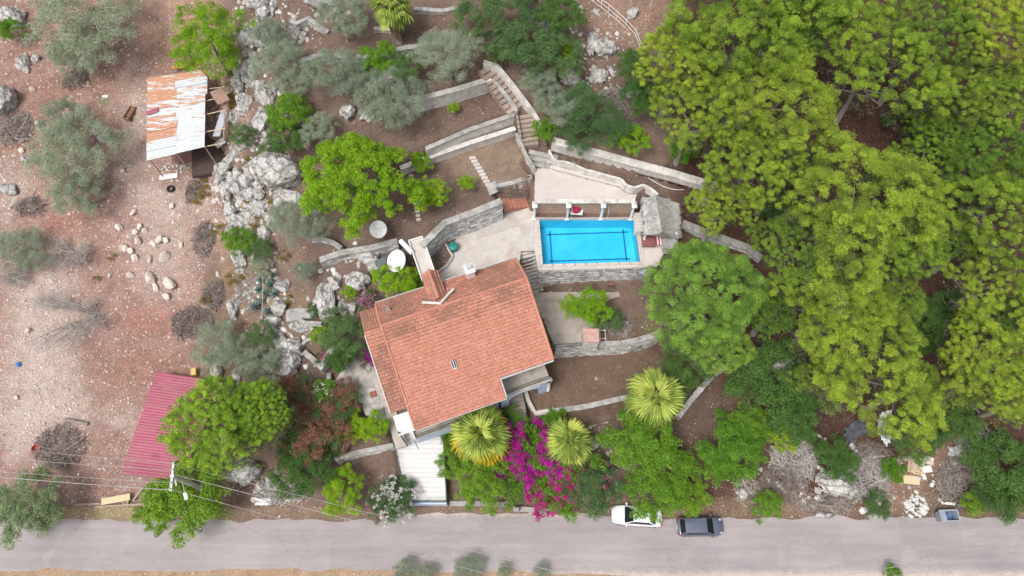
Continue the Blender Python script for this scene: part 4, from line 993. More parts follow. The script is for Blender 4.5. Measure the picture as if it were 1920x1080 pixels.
    for x in (0.42, 12.18):
        y0 = 1.0 if x < 8 else 3.0
        wl_.add([l(x - .12, y0, ZS + .2), l(x - .12, 10.6, ZS + .2), l(x - .12, 10.6, ZN - .05), l(x - .12, YR, ZR - .2), l(x - .12, y0, ZS + y0 * k - .2),
                 l(x + .12, y0, ZS + .2), l(x + .12, 10.6, ZS + .2), l(x + .12, 10.6, ZN - .05), l(x + .12, YR, ZR - .2), l(x + .12, y0, ZS + y0 * k - .2)],
                [(0, 1, 2, 3, 4), (9, 8, 7, 6, 5)] + [(i, (i + 1) % 5, (i + 1) % 5 + 5, i + 5) for i in range(5)])
    wl_.box(l(6.3, 10.5, ZN - 1.25), (12, 0.2, 2.5))
    wl_.build('wall', M['blue'], root)
    # windows and doors on the visible south front
    def opening(x, y, z, w, h, nm):
        o = MB().box(l(x, y - 0.03, z + h / 2), (w, 0.08, h)).build(nm, M['glass'], root)
        f = MB()
        for sx in (-1, 1): f.box(l(x + sx * w / 2, y - .06, z + h / 2), (0.08, 0.1, h + .08))
        for sz in (0, 1): f.box(l(x, y - .062, z + h * sz), (w + .08, 0.1, 0.08))
        f.box(l(x, y - .058, z + h / 2), (0.05, 0.1, h)); f.build('frame', M['white'], o)
    for x in (1.4, 3.6, 5.9): opening(x, 1.0, 6.5, 1.3, 2.1, 'balcony_door')
    for x in (1.4, 3.6, 5.9): opening(x, 1.0, 3.9, 1.2, 1.3, 'window')
    for x in (9.2, 11.2): opening(x, 3.0, 6.6, 1.3, 2.1, 'balcony_door')
    # west balcony
    MB().box(l(2.2, 0.5, 6.25), (5.6, 1.1, 0.25)).build('balcony_floor', M['slab'], root)
    MB().box(l(2.2, 0.05, 5.4), (5.6, 0.16, 1.9)).build('balcony_front', M['blue'], root)
    def rail(p0, p1, h=0.95, nm='balcony_railing'):
        p0, p1 = Vector(p0), Vector(p1); r_ = MB(); n = max(2, int((p1 - p0).length / 0.14))
        for i in range(n + 1):
            p = p0.lerp(p1, i / n); r_.tube([p, p + Vector((0, 0, h))], 0.012 if i % 9 else 0.03, 4)
        for hh in (0.08, h): r_.tube([p0 + Vector((0, 0, hh)), p1 + Vector((0, 0, hh))], 0.03, 5)
        r_.build(nm, M['greenmetal'], root)
    rail(l(-0.5, 0.02, 6.38), l(5.0, 0.02, 6.38)); rail(l(-0.5, 0.02, 6.38), l(-0.5, 0.9, 6.38))
    # east balcony over an arcade
    MB().box(l(10.2, 2.0, 6.2), (5.0, 2.2, 0.25)).build('balcony_floor', M['slab'], root)
    rail(l(7.8, 1.1, 6.33), l(12.6, 1.1, 6.33))
    # arch wall: arch between x 8.9 and 11.9
    y0, y1 = 0.85, 1.3
    arch = MB(); n = 14; xa, xb, zs, rr = 8.6, 11.7, 4.55, 1.2
    xs = [xa + (xb - xa) * i / n for i in range(n + 1)]
    top = 6.08; prof = [zs + rr * math.sqrt(max(0, 1 - ((x - (xa + xb) / 2) / ((xb - xa) / 2)) ** 2)) for x in xs]
    for i in range(n):
        for yy, fl in ((y0, False), (y1, True)):
            q = [l(xs[i], yy, prof[i]), l(xs[i + 1], yy, prof[i + 1]), l(xs[i + 1], yy, top), l(xs[i], yy, top)]
            arch.add(q, [(3, 2, 1, 0) if fl else (0, 1, 2, 3)])
        arch.add([l(xs[i], y0, prof[i]), l(xs[i + 1], y0, prof[i + 1]), l(xs[i + 1], y1, prof[i + 1]), l(xs[i], y1, prof[i])], [(3, 2, 1, 0)])
        arch.add([l(xs[i], y0, top), l(xs[i + 1], y0, top), l(xs[i + 1], y1, top), l(xs[i], y1, top)], [(0, 1, 2, 3)])
    arch.box(l(12.05, (y0 + y1) / 2, (2.7 + top) / 2), (0.7, 0.35, top - 2.7)); arch.box(l(8.2, (y0 + y1) / 2, (2.7 + top) / 2), (0.8, 0.35, top - 2.7))
    arch.build('arcade', M['blue'], root)
    MB().lathe([(0.3, 2.7 - zb), (0.3, 2.95 - zb), (0.2, 3.0 - zb), (0.2, 5.8 - zb), (0.3, 6.08 - zb)], l(12.62, 1.05, zb), 14).build('column', M['white'], root, True)
    # roof fittings
    def zr(y): return ZS + y * k if y < YR else ZR - (y - YR) * 0.444
    x, y = 4.6, 3.75
    vt = MB(); vt.box(l(x, y, zr(y) + .14), (0.42, 0.75, 0.16), M=Matrix.Rotation(math.atan(k), 3, 'X')); rv = vt.build('roof_vent', M['trim'], rf)
    for kx in (-.1, .1): MB().box(l(x + kx, y, zr(y) + .23), (0.12, 0.66, 0.04), M=Matrix.Rotation(math.atan(k), 3, 'X')).build('vent_slat', M['darkmetal'], rv)
    # broken tiles patch and small chimney pots
    x, y = 0.75, 10.0
    MB().add([l(x - .22, y - .2, zr(y) - .1), l(x + .22, y - .2, zr(y) - .1), l(x + .22, y + .2, zr(y) - .1), l(x - .22, y + .2, zr(y) - .1), l(x - .05, y, zr(y) + .95), l(x + .05, y, zr(y) + .95)],
             [(0, 1, 5, 4), (1, 2, 5), (2, 3, 4, 5), (3, 0, 4)]).build('vent_cone', M['trim'], rf)
    x, y = 8.55, 11.0
    ch = MB().box(l(x, y, zr(y) + .55), (0.72, 0.8, 1.5)).build('chimney', M['white'], rf)
    MB().box(l(x, y, zr(y) + 1.34), (0.86, 0.94, 0.12)).build('chimney_cap', M['white'], ch)
    MB().box(l(x, y + .08, zr(y) + 1.6), (0.42, 0.42, 0.4)).build('chimney_pot', M['trim'], ch)
    # dormer with its own small gable
    xd, y0d, y1d, wd = 5.15, 9.3, 12.2, 0.78
    zc = 13.05; ze = 12.5
    dm = MB(); dm.prism([l(xd - .7, y0d, 0), l(xd + .7, y0d, 0), l(xd + .7, y1d - .2, 0), l(xd - .7, y1d - .2, 0)], 10.8 - zb, ze - zb - .02)
    d_ = dm.build('dormer', M['white'], rf)
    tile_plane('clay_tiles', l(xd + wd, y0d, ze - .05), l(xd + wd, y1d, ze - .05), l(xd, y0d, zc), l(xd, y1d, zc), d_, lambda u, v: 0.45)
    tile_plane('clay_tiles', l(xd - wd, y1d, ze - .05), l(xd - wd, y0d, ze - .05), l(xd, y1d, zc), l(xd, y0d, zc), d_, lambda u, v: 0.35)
    ridge_row(l(xd, y0d, zc + .05), l(xd, y1d, zc + .05), d_, 0.12)
    MB().tube([l(xd - 1.45, y0d + .15, 12.95), l(xd, y0d - .55, 13.1), l(xd + 1.5, y0d + .45, 12.95)], 0.13, 6).build('flashing', M['render'], rf)
    # footbridge into the dormer
    br = MB().box(l(xd - .15, y1d + 2.0, 11.55), (1.25, 4.2, 0.2)).build('footbridge', M['deck'], root)
    for s in (-1, 1): MB().box(l(xd - .15 + s * .66, y1d + 2.0, 11.72), (0.10, 4.3, 0.34)).build('bridge_parapet', M['white'], br)
    MB().box(l(xd - .15, y1d + 4.15, 11.72), (1.4, 0.1, 0.34)).build('bridge_parapet', M['white'], br)
    for s in (0.9, 3.2):
        MB().box(l(xd - .15, y1d + s, 10.0), (1.0, 0.35, 3.0)).build('bridge_pier', M['render'], br)
    # antenna and leaning mast at the south west corner
    MB().tube([l(-0.6, -0.9, 6.0), l(-0.6, -0.7, 8.6)], 0.035, 5).build('antenna', M['darkmetal'], root)
    for q in (0.0, .5, .9): MB().tube([l(-0.95, -0.7, 7.6 + q), l(-0.2, -0.7, 7.6 + q)], 0.02, 4).build('antenna_bar', M['trim'], root)
    # white canopy over the west door
    MB().add([l(-1.75, 0.25, 8.1), l(-.05, 0.25, 8.1), l(-.05, 1.95, 8.5), l(-1.75, 1.95, 8.5), l(-1.75, 0.25, 7.98), l(-.05, 0.25, 7.98), l(-.05, 1.95, 8.38), l(-1.75, 1.95, 8.38)],
             [(0, 1, 2, 3), (7, 6, 5, 4), (4, 5, 1, 0), (5, 6, 2, 1), (6, 7, 3, 2), (7, 4, 0, 3)]).build('canopy', M['white'], root)
    MB().box(l(-2.2, 4.8, 3.62), (1.0, 9.0, 0.25)).build('west_walkway', M['slab'], root)
    for y in (0.4, 4.0, 7.5, 10.8): MB().tube([l(-1.65, y, 3.3), l(-1.65, y, min(zr(y), 12) - dz - .2)], 0.07, 6).build('veranda_post', M['greenmetal'], root)
    return root
house()

# entrance deck with railings
def entrance_deck():
    pts = [(733, 806), (748, 806), (778, 812), (806, 820), (830, 808), (835, 870), (838, 941), (763, 941)]
    z0 = 1.55
    poly = [at(a_, b_, z0 + (2.7 - z0) * (941 - b_) / 135) for a_, b_ in pts]
    c = sum(poly, Vector()) / len(poly); O = Vector((c.x, c.y, 0.0))
    root = empty('entrance_deck', O, 'white tiled entrance deck with green railings, facing the road', 'deck')
    # rows of tiles as planks running across
    yS, yN = at(800, 941, z0).y, at(780, 806, 2.7).y
    n = 15; xl = lambda y: np.interp(y, [yS, at(733, 806, 2.7).y], [at(763, 941, z0).x, at(735, 806, 2.7).x]); xr = lambda y: np.interp(y, [yS, yN], [at(838, 941, z0).x, at(831, 806, 2.7).x])
    for i in range(n):
        ya, yb = yS + (yN - yS) * i / n + .007, yS + (yN - yS) * (i + 1) / n - .007
        za, zb = z0 + (2.7 - z0) * i / n, z0 + (2.7 - z0) * (i + 1) / n
        mb = MB(); mb.ct = random.random()
        V = [Vector((xl(ya), ya, za)), Vector((xr(ya), ya, za)), Vector((xr(yb), yb, zb)), Vector((xl(yb), yb, zb))]
        mb.add([v - O - Vector((0, 0, .12)) for v in V] + [v - O for v in V], [(3, 2, 1, 0), (4, 5, 6, 7), (0, 1, 5, 4), (1, 2, 6, 5), (2, 3, 7, 6), (3, 0, 4, 7)])
        mb.build('tile_row', M['ramp'], root)
    mb = MB(); V = [Vector((xl(yS) + .06, yS + .05, 0)), Vector((xr(yS) - .06, yS + .05, 0)), Vector((xr(yN) - .06, yN, 0)), Vector((xl(yN) + .06, yN, 0))]
    Z = [z0 - .1, z0 - .1, 2.6, 2.6]
    mb.add([v - O - Vector((0, 0, .3)) for v in V] + [v - O + Vector((0, 0, z)) for v, z in zip(V, Z)], [(4, 5, 6, 7), (0, 1, 5, 4), (1, 2, 6, 5), (2, 3, 7, 6), (3, 0, 4, 7)])
    mb.build('plinth', M['white'], root)
    MB().box((at(800, 941, z0).x - O.x, yS - .12 - O.y, z0 - .62), (xr(yS) - xl(yS), 0.12, 1.3)).build('front_panel', M['blue'], root)
    nw = [Vector((xl(y), y, z)) for y, z in ((yS, z0), (yN - .6, 2.6))]; ne = [Vector((xr(y), y, z)) for y, z in ((yS, z0), (yN - .9, 2.55))]
    railing('green railing on the flagstone side of the entrance deck', nw); railing('green railing on the palm side of the entrance deck', ne)
    railing('green railing across the road end of the entrance deck', [Vector((xl(yS) + .1, yS + .02, z0)), Vector((xr(yS) - .1, yS + .02, z0))])
entrance_deck()
# walkway from the west veranda to the deck
paving('west_walk', 'narrow beige walkway from veranda to entrance deck', [at(*p, 3.3) for p in ((676, 600), (690, 598), (740, 770), (750, 812), (736, 815), (722, 770))], 3.5, 'slab', ((-12, 15), (_hy.x, _hy.y), 0.55, 6))
railing('green railing beside the raised bed and lime tree', [at(722, 768, 3.4), at(733, 810, 3.2), at(741, 840, 2.7)], 0.95)
# steps at the south side, beside the lawn
steps('beige steps beside the lawn, leading to the bougainvillea', at(962, 722, 3.2), at(974, 800, 1.0), 1.75, 10, 'slab', solid=0.8)
railing('green railing along the lawn side of the south steps', [at(975, 715, 3.4), at(984, 755, 2.4), at(990, 795, 1.3)], 0.95)
railing('green railing on the villa side of the south steps', [at(948, 752, 2.8), at(958, 797, 1.3)], 0.95)
W('beige planter kerb at the corner of the dry lawn', [(979, 722), (988, 752), (1003, 777), (1040, 770)], 3.35, 1.2, thick=0.32, face='render', capm='deck', name='kerb_wall')
railing('green railing on the paved terrace above the lawn', [at(1041, 652, 5.65), at(1088, 649, 5.65)], 0.95, 0.18)
railing('rusty railing posts below the pool wall', [at(1012, 549, 5.6), at(1103, 546, 5.6)], 1.9, 9.0, 'rust', post=4.9, rails=(0.98,))
# block pillar
o = MB().box((0, 0, 0.55), (1.45, 1.3, 1.9)).build('block_pillar', M['render'], loc=at(1105, 640, 5.9)); tag(o, 'squat rendered pillar with brick top on the terrace corner', 'pillar')
MB().box((0, 0, 1.55), (1.5, 1.35, 0.12)).build('brick_top', plain('pink_brick', (0.48, 0.30, 0.26), 0.9, var=.25), o)
# opening in the pool wall
o = MB().box((0, 0, 0), (0.62, 0.12, 0.5)).build('wall_hatch', M['rust'], loc=at(1145, 535, 6.9)); tag(o, 'small rusty hatch in the pool retaining wall', 'hatch')
# flagstone patio west of the house
def flagstones():
    poly = P([(628, 712), (660, 676), (690, 662), (700, 690), (722, 762), (728, 790), (700, 795), (680, 760), (672, 735), (660, 720)], 3.45)
    c = sum(poly, Vector()) / len(poly)
    root = empty('flagstone_patio', (c.x, c.y, 3.4), 'patio of irregular grey flagstones west of the house', 'patio', kind='structure')
    O = root.location
    MB().prism([p - O for p in poly], -0.3, 0.06).build('mortar', M['mortar'], root)
    xs_ = [p.x for p in poly]; ys_ = [p.y for p in poly]; s = 0.72
    G = {}
    for i in range(-1, int((max(xs_) - min(xs_)) / s) + 3):
        for j in range(-1, int((max(ys_) - min(ys_)) / s) + 3):
            G[i, j] = Vector((min(xs_) + (i + (0.5 if j % 2 else 0)) * s + random.uniform(-.2, .2), min(ys_) + j * s + random.uniform(-.2, .2), 0))
    fm = surf('flagstone', (0.33, 0.31, 0.29), (0.50, 0.46, 0.42), 1.5, 0.9, 0.4, 14, (0.26, 0.25, 0.25), 0.3, 1.0, 0.3)
    for (i, j), p in list(G.items()):
        q = [G.get((i, j)), G.get((i + 1, j)), G.get((i + 1, j + 1)), G.get((i, j + 1))]
        if any(v is None for v in q): continue
        m_ = sum(q, Vector()) / 4
        if not inside(poly, np.array([m_.x]), np.array([m_.y]))[0]: continue
        mb = MB(); mb.ct = random.random(); mb.prism([v.lerp(m_, 0.07) - Vector((O.x, O.y, 0)) for v in q], 0.0, 0.10 + random.uniform(0, .02)); mb.build('flagstone', fm, root)
    MB().box(at(700, 739, 3.55) - O, (0.62, 0.62, 0.06), HOUSE_ROT).build('drain_cover', M['rust'], root)
flagstones()
# ------------------------------------------------------------------ foliage
def rand_dirs(n, r, up=0.0):
    d = r.normal(size=(n, 3)); d /= np.linalg.norm(d, axis=1)[:, None]
    d[:, 2] = np.where(r.random(n) < up, np.abs(d[:, 2]), d[:, 2]); return d
def leaves(C, per, size, mat, seed=0, up=0.75, aspect=0.45, out=0.7, tri=False, squash=0.8, shell=0.55, tint_c=0.6, name='crown', tint_base=0.0, lift=0.0):
    """leaf faces scattered over puffs C (x, y, z, r); every leaf is a separate small face"""
    r = np.random.default_rng(seed); C = np.asarray(C, float)
    cnt = np.maximum(3, (per * (C[:, 3] / C[:, 3].mean()) ** 2).astype(int))
    ci = np.repeat(np.arange(len(C)), cnt); n = len(ci)
    d = rand_dirs(n, r, up)
    rad = C[ci, 3] * (shell + (1 - shell) * np.sqrt(r.random(n)))
    pos = C[ci, :3] + d * rad[:, None] * np.array([1, 1, squash])
    nr = d * out + r.normal(size=(n, 3)) * (1 - out) * 0.9 + np.array([0, 0, lift]); nr /= np.linalg.norm(nr, axis=1)[:, None] + 1e-9
    ax = np.cross(nr, r.normal(size=(n, 3))); ax /= np.linalg.norm(ax, axis=1)[:, None] + 1e-9
    sd = np.cross(nr, ax); L_ = size * (0.6 + 0.8 * r.random(n))[:, None]; Wd = L_ * aspect
    tc = r.random(len(C)); t = np.clip(tint_base + tint_c * tc[ci] + (1 - tint_c) * r.random(n) - tint_base * 0.5, 0, 1)
    if tri:
        V = np.stack([pos - sd * Wd / 2 - ax * L_ / 2, pos + sd * Wd / 2 - ax * L_ / 2, pos + ax * L_ / 2], 1).reshape(-1, 3); k = 3
    else:
        V = np.stack([pos - ax * L_ / 2, pos + sd * Wd / 2, pos + ax * L_ / 2, pos - sd * Wd / 2], 1).reshape(-1, 3); k = 4
    return mesh_np(name, V, np.arange(n * k).reshape(n, k), mat, np.repeat(t, k))

def puffs_dome(R, Hc, n, r0, seed, irregular=0.25, low=0.3, gaps=0.0, sub=6, subr=0.5, sq=0.7):
    """irregular domed crown made of lobes, each lobe of several puffs; centre at the crown's middle"""
    r = np.random.default_rng(seed)
    ph = r.random(5) * 6.28; am = r.random(5) * irregular
    out = []
    k = 0
    while len(out) < n * sub and k < 20000:
        k += 1
        an = r.random() * 6.283; rr = math.sqrt(r.random())
        lim = 1 + sum(am[i] * math.sin((i + 2) * an + ph[i]) for i in range(5)) * 0.6
        if gaps and math.sin(3.1 * rr * math.cos(an) * 2 + ph[0]) * math.sin(3.3 * rr * math.sin(an) * 2 + ph[1]) > 1 - gaps: continue
        x, y = R * rr * lim * math.cos(an), R * rr * lim * math.sin(an)
        top = Hc * math.sqrt(max(0.0, 1 - rr ** 2 * 0.94))
        z = top * (1 - r.random() ** 2 * 0.35) if r.random() > low else top * r.uniform(-0.5, 0.6)
        R0 = r0 * r.uniform(0.75, 1.25)
        for _ in range(sub):
            d = r.normal(size=3); d[2] = abs(d[2]) * 0.8; d /= np.linalg.norm(d)
            out.append((x + d[0] * R0 * 0.75, y + d[1] * R0 * 0.75, z + d[2] * R0 * 0.75 * sq - R0 * .2, R0 * subr * r.uniform(0.75, 1.2)))
    return np.array(out)

def tips_dome(R, Hc, space, r0, seed, irregular=0.3, sub=4, fill=0.5, gaps=0.0, valley=1.0):
    """branch-tip clumps kept apart on an irregular dome, and a looser layer of old needles under them"""
    r = np.random.default_rng(seed); ph = r.random(5) * 6.28; am = r.random(5) * irregular
    tips = np.zeros((800, 3)); nt = 0
    for _ in range(4000):
        an = r.random() * 6.283; rr = math.sqrt(r.random())
        lim = 1 + sum(am[i] * math.sin((i + 2) * an + ph[i]) for i in range(5)) * 0.6
        if gaps and math.sin(5.5 * rr * math.cos(an) + ph[0]) * math.sin(5.8 * rr * math.sin(an) + ph[1]) > 1 - gaps: continue
        lump = math.sin(4.1 * rr * math.cos(an) + ph[2]) * math.sin(4.4 * rr * math.sin(an) + ph[3])
        p = np.array([R * rr * lim * math.cos(an), R * rr * lim * math.sin(an), Hc * math.sqrt(max(0.0, 1 - rr ** 2 * 0.96)) * (0.9 + 0.16 * lump) + r.normal() * 0.3])
        vly = math.sin(2.1 * p[0] + 1.3 * math.sin(1.1 * p[1] + ph[1]) + ph[4]) * math.sin(2.1 * p[1] + 1.3 * math.sin(1.2 * p[0] + ph[0]) + ph[3])
        if valley and vly < -0.16 and r.random() < 0.92: continue
        p[2] += valley * 0.7 * vly
        if nt < 800 and (nt == 0 or ((tips[:nt] - p) ** 2).sum(1).min() > space ** 2): tips[nt] = p; nt += 1
    T_, U_ = [], []
    for p in tips[:nt]:
        k = r.uniform(0.55, 1.4)
        for _ in range(sub):
            d = r.normal(size=3) * np.array([1, 1, .45]); d /= np.linalg.norm(d) + 1e-9
            T_.append((*(p + d * r0 * k * 0.6), r0 * k * r.uniform(0.5, 0.75)))
        for _ in range(int(fill * 4)):
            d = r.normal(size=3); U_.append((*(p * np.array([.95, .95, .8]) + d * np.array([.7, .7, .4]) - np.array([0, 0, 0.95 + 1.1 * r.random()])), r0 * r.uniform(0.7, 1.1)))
    return np.array(T_), np.array(U_)
def pine_crown(R, Hc, space, r0, seed, mat, irregular=0.3, per=110, size=0.19, fill=0.6, sub=4, gaps=0.0, aspect=0.26, valley=1.0):
    T_, U_ = tips_dome(R, Hc, space, r0, seed, irregular, sub, fill, gaps, valley)
    a = leaves(T_, int(per * 1.1), size, mat, seed + 1, 0.8, aspect, 0.5, True, 0.85, 0.32, 0.75, tint_base=0.15, lift=0.3)
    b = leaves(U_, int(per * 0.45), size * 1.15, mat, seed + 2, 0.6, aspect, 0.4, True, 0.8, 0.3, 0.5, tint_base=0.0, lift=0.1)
    def arr(me, what):
        n = len(me.vertices); o = np.zeros(n * (3 if what == 'co' else 1), np.float32)
        (me.vertices.foreach_get('co', o) if what == 'co' else me.attributes['tint'].data.foreach_get('value', o)); return o.reshape(-1, 3) if what == 'co' else o
    na = len(a.polygons); V = np.r_[arr(a, 'co'), arr(b, 'co')]; t = np.r_[arr(a, 't'), arr(b, 't')]
    bpy.data.meshes.remove(a); bpy.data.meshes.remove(b)
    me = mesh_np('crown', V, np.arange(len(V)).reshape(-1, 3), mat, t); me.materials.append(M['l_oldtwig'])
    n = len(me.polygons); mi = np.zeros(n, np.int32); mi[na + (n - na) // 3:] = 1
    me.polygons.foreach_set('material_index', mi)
    return me
CROWN = {}
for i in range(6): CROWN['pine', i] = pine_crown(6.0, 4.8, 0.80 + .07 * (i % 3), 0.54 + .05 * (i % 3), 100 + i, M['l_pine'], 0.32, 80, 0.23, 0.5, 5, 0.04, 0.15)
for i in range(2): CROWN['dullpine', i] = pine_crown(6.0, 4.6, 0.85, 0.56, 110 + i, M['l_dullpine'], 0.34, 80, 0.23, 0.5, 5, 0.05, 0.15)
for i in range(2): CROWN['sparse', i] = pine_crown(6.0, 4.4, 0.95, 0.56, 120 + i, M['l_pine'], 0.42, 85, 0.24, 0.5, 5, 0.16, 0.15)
CROWN['greenpine', 0] = pine_crown(6.0, 4.8, 1.12, 0.8, 131, M['l_pinegreen'], 0.1, 150, 0.18, 0.5, 5)
CROWN['umbrella', 0] = pine_crown(5.0, 4.0, 0.68, 0.5, 132, M['l_umbrella'], 0.05, 80, 0.16, 1.2, 3, valley=0.0)
c = puffs_dome(6.0, 3.8, 86, 1.0, 133, 0.4, 0.36, 0.15, 5, 0.6); CROWN['limepine', 0] = leaves(c, 100, 0.25, M['l_bright'], 233, 0.8, 0.26, 0.55, True, 0.85, 0.45, 0.65, lift=0.25)
for i in range(3):     # olives, radius 4
    c = puffs_dome(4.0, 2.4, 84, 0.8, 140 + i, 0.36, 0.35, 0.08, 6, 0.6)
    CROWN['olive', i] = leaves(c, 75, 0.15, M['l_olive'], 240 + i, 0.7, 0.3, 0.45, False, 0.9, 0.4, 0.5, lift=0.3)
c = puffs_dome(3.0, 2.2, 80, 0.6, 145, 0.08, 0.25, 0.0, 6, 0.58); CROWN['roundolive', 0] = leaves(c, 70, 0.14, M['l_oliveg'], 245, 0.75, 0.3, 0.5, False, 0.9, 0.4, 0.5, lift=0.3)
for i in range(3):     # grey green shrubs and small trees, radius 3
    c = puffs_dome(3.0, 1.9, 44, 0.7, 150 + i, 0.3, 0.3, 0.04, 6, 0.6)
    CROWN['shrub', i] = leaves(c, 80, 0.145, M['l_shrub'], 250 + i, 0.7, 0.38, 0.5, False, 0.9, 0.4, 0.5, lift=0.3)
for i in range(2):
    c = puffs_dome(5.0, 3.4, 130, 0.72, 163 + i, 0.30, 0.40, 0.0, 6, 0.58)
    CROWN['bright', i] = leaves(c, 75, 0.17, M['l_bright'], 260 + i, 0.75, 0.5, 0.55, False, 0.75, 0.4, 0.5, lift=0.4)
for i in range(3):
    c = puffs_dome(3.0, 2.0, 46, 0.72, 170 + i, 0.32, 0.3, 0.04, 6, 0.6)
    CROWN['green', i] = leaves(c, 75, 0.15, M['l_green'], 270 + i, 0.75, 0.52, 0.55, False, 0.85, 0.4, 0.5, lift=0.4)
    if i < 2: CROWN['lime', i] = leaves(c, 75, 0.15, M['l_bright'], 275 + i, 0.75, 0.52, 0.55, False, 0.85, 0.4, 0.5, lift=0.4)
for i in range(3):
    c = puffs_dome(3.0, 1.9, 48, 0.72, 180 + i, 0.3, 0.3, 0.03, 6, 0.6)
    CROWN['dark', i] = leaves(c, 75, 0.145, M['l_dark'], 280 + i, 0.75, 0.5, 0.5, False, 0.85, 0.4, 0.5, lift=0.3)
c = puffs_dome(3.0, 1.6, 50, 0.68, 191, 0.4, 0.35, 0.06, 6, 0.58); CROWN['red', 0] = leaves(c, 55, 0.15, M['l_red'], 291, 0.7, 0.4, 0.4, False, 0.85, 0.35, 0.6, lift=0.3)
c = puffs_dome(3.0, 1.6, 44, 0.65, 192, 0.4, 0.35, 0.12, 6, 0.58); CROWN['redgreen', 0] = leaves(c, 50, 0.15, M['l_shrub'], 292, 0.7, 0.4, 0.4, False, 0.85, 0.35, 0.6, lift=0.3)
c = puffs_dome(3.0, 1.7, 46, 0.5, 193, 0.45, 0.3, 0.32, 6, 0.55); CROWN['magenta', 0] = leaves(c, 60, 0.13, M['l_magenta'], 293, 0.8, 0.8, 0.5, False, 0.8, 0.35, 0.5, lift=0.3)
CROWN['hotpink', 0] = leaves(c, 60, 0.13, M['l_hotpink'], 298, 0.8, 0.8, 0.5, False, 0.8, 0.35, 0.5, lift=0.3)
c = puffs_dome(3.0, 1.5, 40, 0.7, 194, 0.4, 0.4, 0.1, 6, 0.58); CROWN['maggreen', 0] = leaves(c, 60, 0.15, M['l_green'], 294, 0.7, 0.5, 0.5, False, 0.85, 0.35, 0.5, lift=0.3)
c = puffs_dome(2.0, 1.2, 80, 0.2, 195, 0.3, 0.2, 0.05, 4, 0.5); CROWN['whiteflower', 0] = leaves(c, 12, 0.09, M['l_white'], 295, 0.9, 0.9, 0.7, False, 0.8, 0.3, 0.5, lift=0.4)
CROWN['pinkflower', 0] = leaves(c, 12, 0.09, M['l_pink'], 296, 0.9, 0.9, 0.7, False, 0.8, 0.3, 0.5, lift=0.4)
c = puffs_dome(1.0, 0.5, 12, 0.3, 196, 0.3, 0.3, 0.1, 5, 0.55); CROWN['weed', 0] = leaves(c, 40, 0.10, M['l_dry'], 297, 0.8, 0.35, 0.3, True, 0.9, 0.2, 0.5)
RAD = {'pine': 6.0, 'roundolive': 3.0, 'dullpine': 6.0, 'limepine': 6.0, 'sparse': 6.0, 'greenpine': 6.0, 'umbrella': 5.0, 'olive': 4.0, 'shrub': 3.0, 'bright': 5.0, 'green': 3.0, 'lime': 3.0, 'dark': 3.0, 'red': 3.0, 'redgreen': 3.0, 'magenta': 3.0, 'hotpink': 3.0, 'maggreen': 3.0, 'whiteflower': 2.0, 'pinkflower': 2.0, 'weed': 1.0}
NVAR = {}
for (k_, i_), m_ in CROWN.items():
    if m_ is not None: NVAR[k_] = max(NVAR.get(k_, 0), i_ + 1)

def trunk_mesh(h, R, r0, seed, limbs=7, lean=0.05, top=0.9, twig=True):
    rr = random.Random(seed); mb = MB()
    bend = [Vector((0, 0, -0.3))] + [Vector((rr.uniform(-1, 1) * lean * h * t, rr.uniform(-1, 1) * lean * h * t, h * t * top)) for t in (0.3, 0.6, 1.0)]
    mb.tube(bend, [r0 * 1.25, r0, r0 * 0.75, r0 * 0.4], 7)
    for k in range(limbs):
        t = rr.uniform(0.45, 0.95); i = 2 if t > 0.6 else 1
        p0 = bend[1].lerp(bend[2], (t - .3) / .3) if t < 0.6 else bend[2].lerp(bend[3], (t - .6) / .4)
        an = 6.283 * (k + rr.random() * 0.6) / limbs; L_ = R * rr.uniform(0.6, 0.95)
        p2 = p0 + Vector((math.cos(an) * L_, math.sin(an) * L_, h * rr.uniform(0.02, 0.16) + L_ * 0.12)); p1 = p0.lerp(p2, 0.5) + Vector((rr.uniform(-.1, .1) * L_, rr.uniform(-.1, .1) * L_, L_ * 0.06))
        mb.tube([p0, p1, p2], [r0 * 0.42, r0 * 0.28, r0 * 0.1], 5)
        for q in range(3 if twig else 0):
            s = p1.lerp(p2, rr.random()); e = s + Vector((rr.uniform(-.3, .3) * R, rr.uniform(-.3, .3) * R, rr.uniform(0.0, .12) * R))
            mb.tube([s, e], [r0 * 0.14, r0 * 0.05], 4)
    return mb
PLANT_N = [0]
SHRINK = {'pine': 0.85, 'dullpine': 0.86, 'limepine': 0.9, 'sparse': 0.98, 'greenpine': 0.82, 'umbrella': 0.88, 'olive': 1.0}
def plant(name, label, cat, kind, px, py, rpx, h, group=None, trunk=None, extra=(), sz=1.0, crown_name='crown', stem_name='trunk', rot=None, sx=1.0, bark='bark', limbs=7):
    """plant whose crown is centred on the photo pixel, h metres above the ground below it"""
    PLANT_N[0] += 1; sd = 1000 + PLANT_N[0]; r = random.Random(sd)
    p, g = on_ground(px, py, h)
    R = rpx * mpp(p) * SHRINK.get(kind, 0.97)
    root = empty(name, (p.x, p.y, g), label, cat, group)
    ro = r.uniform(0, 6.283) if rot is None else rot
    for q, (kd, pn, fr) in enumerate(((kind, crown_name, 1.0),) + tuple(extra)):
        v = r.randrange(NVAR[kd]); s = R / RAD[kd] * fr
        o = link(pn, CROWN[kd, v], root, (0, 0, h - 0.25 * R * 0 + (0.04 * q)), (0, 0, ro + q), (s * sx, s, s * sz))
    tr = trunk if trunk else max(0.05, R * 0.05)
    trunk_mesh(h + 0.15 * R, R * 0.85, tr, sd, limbs).build(stem_name, M[bark], root, True)
    return root
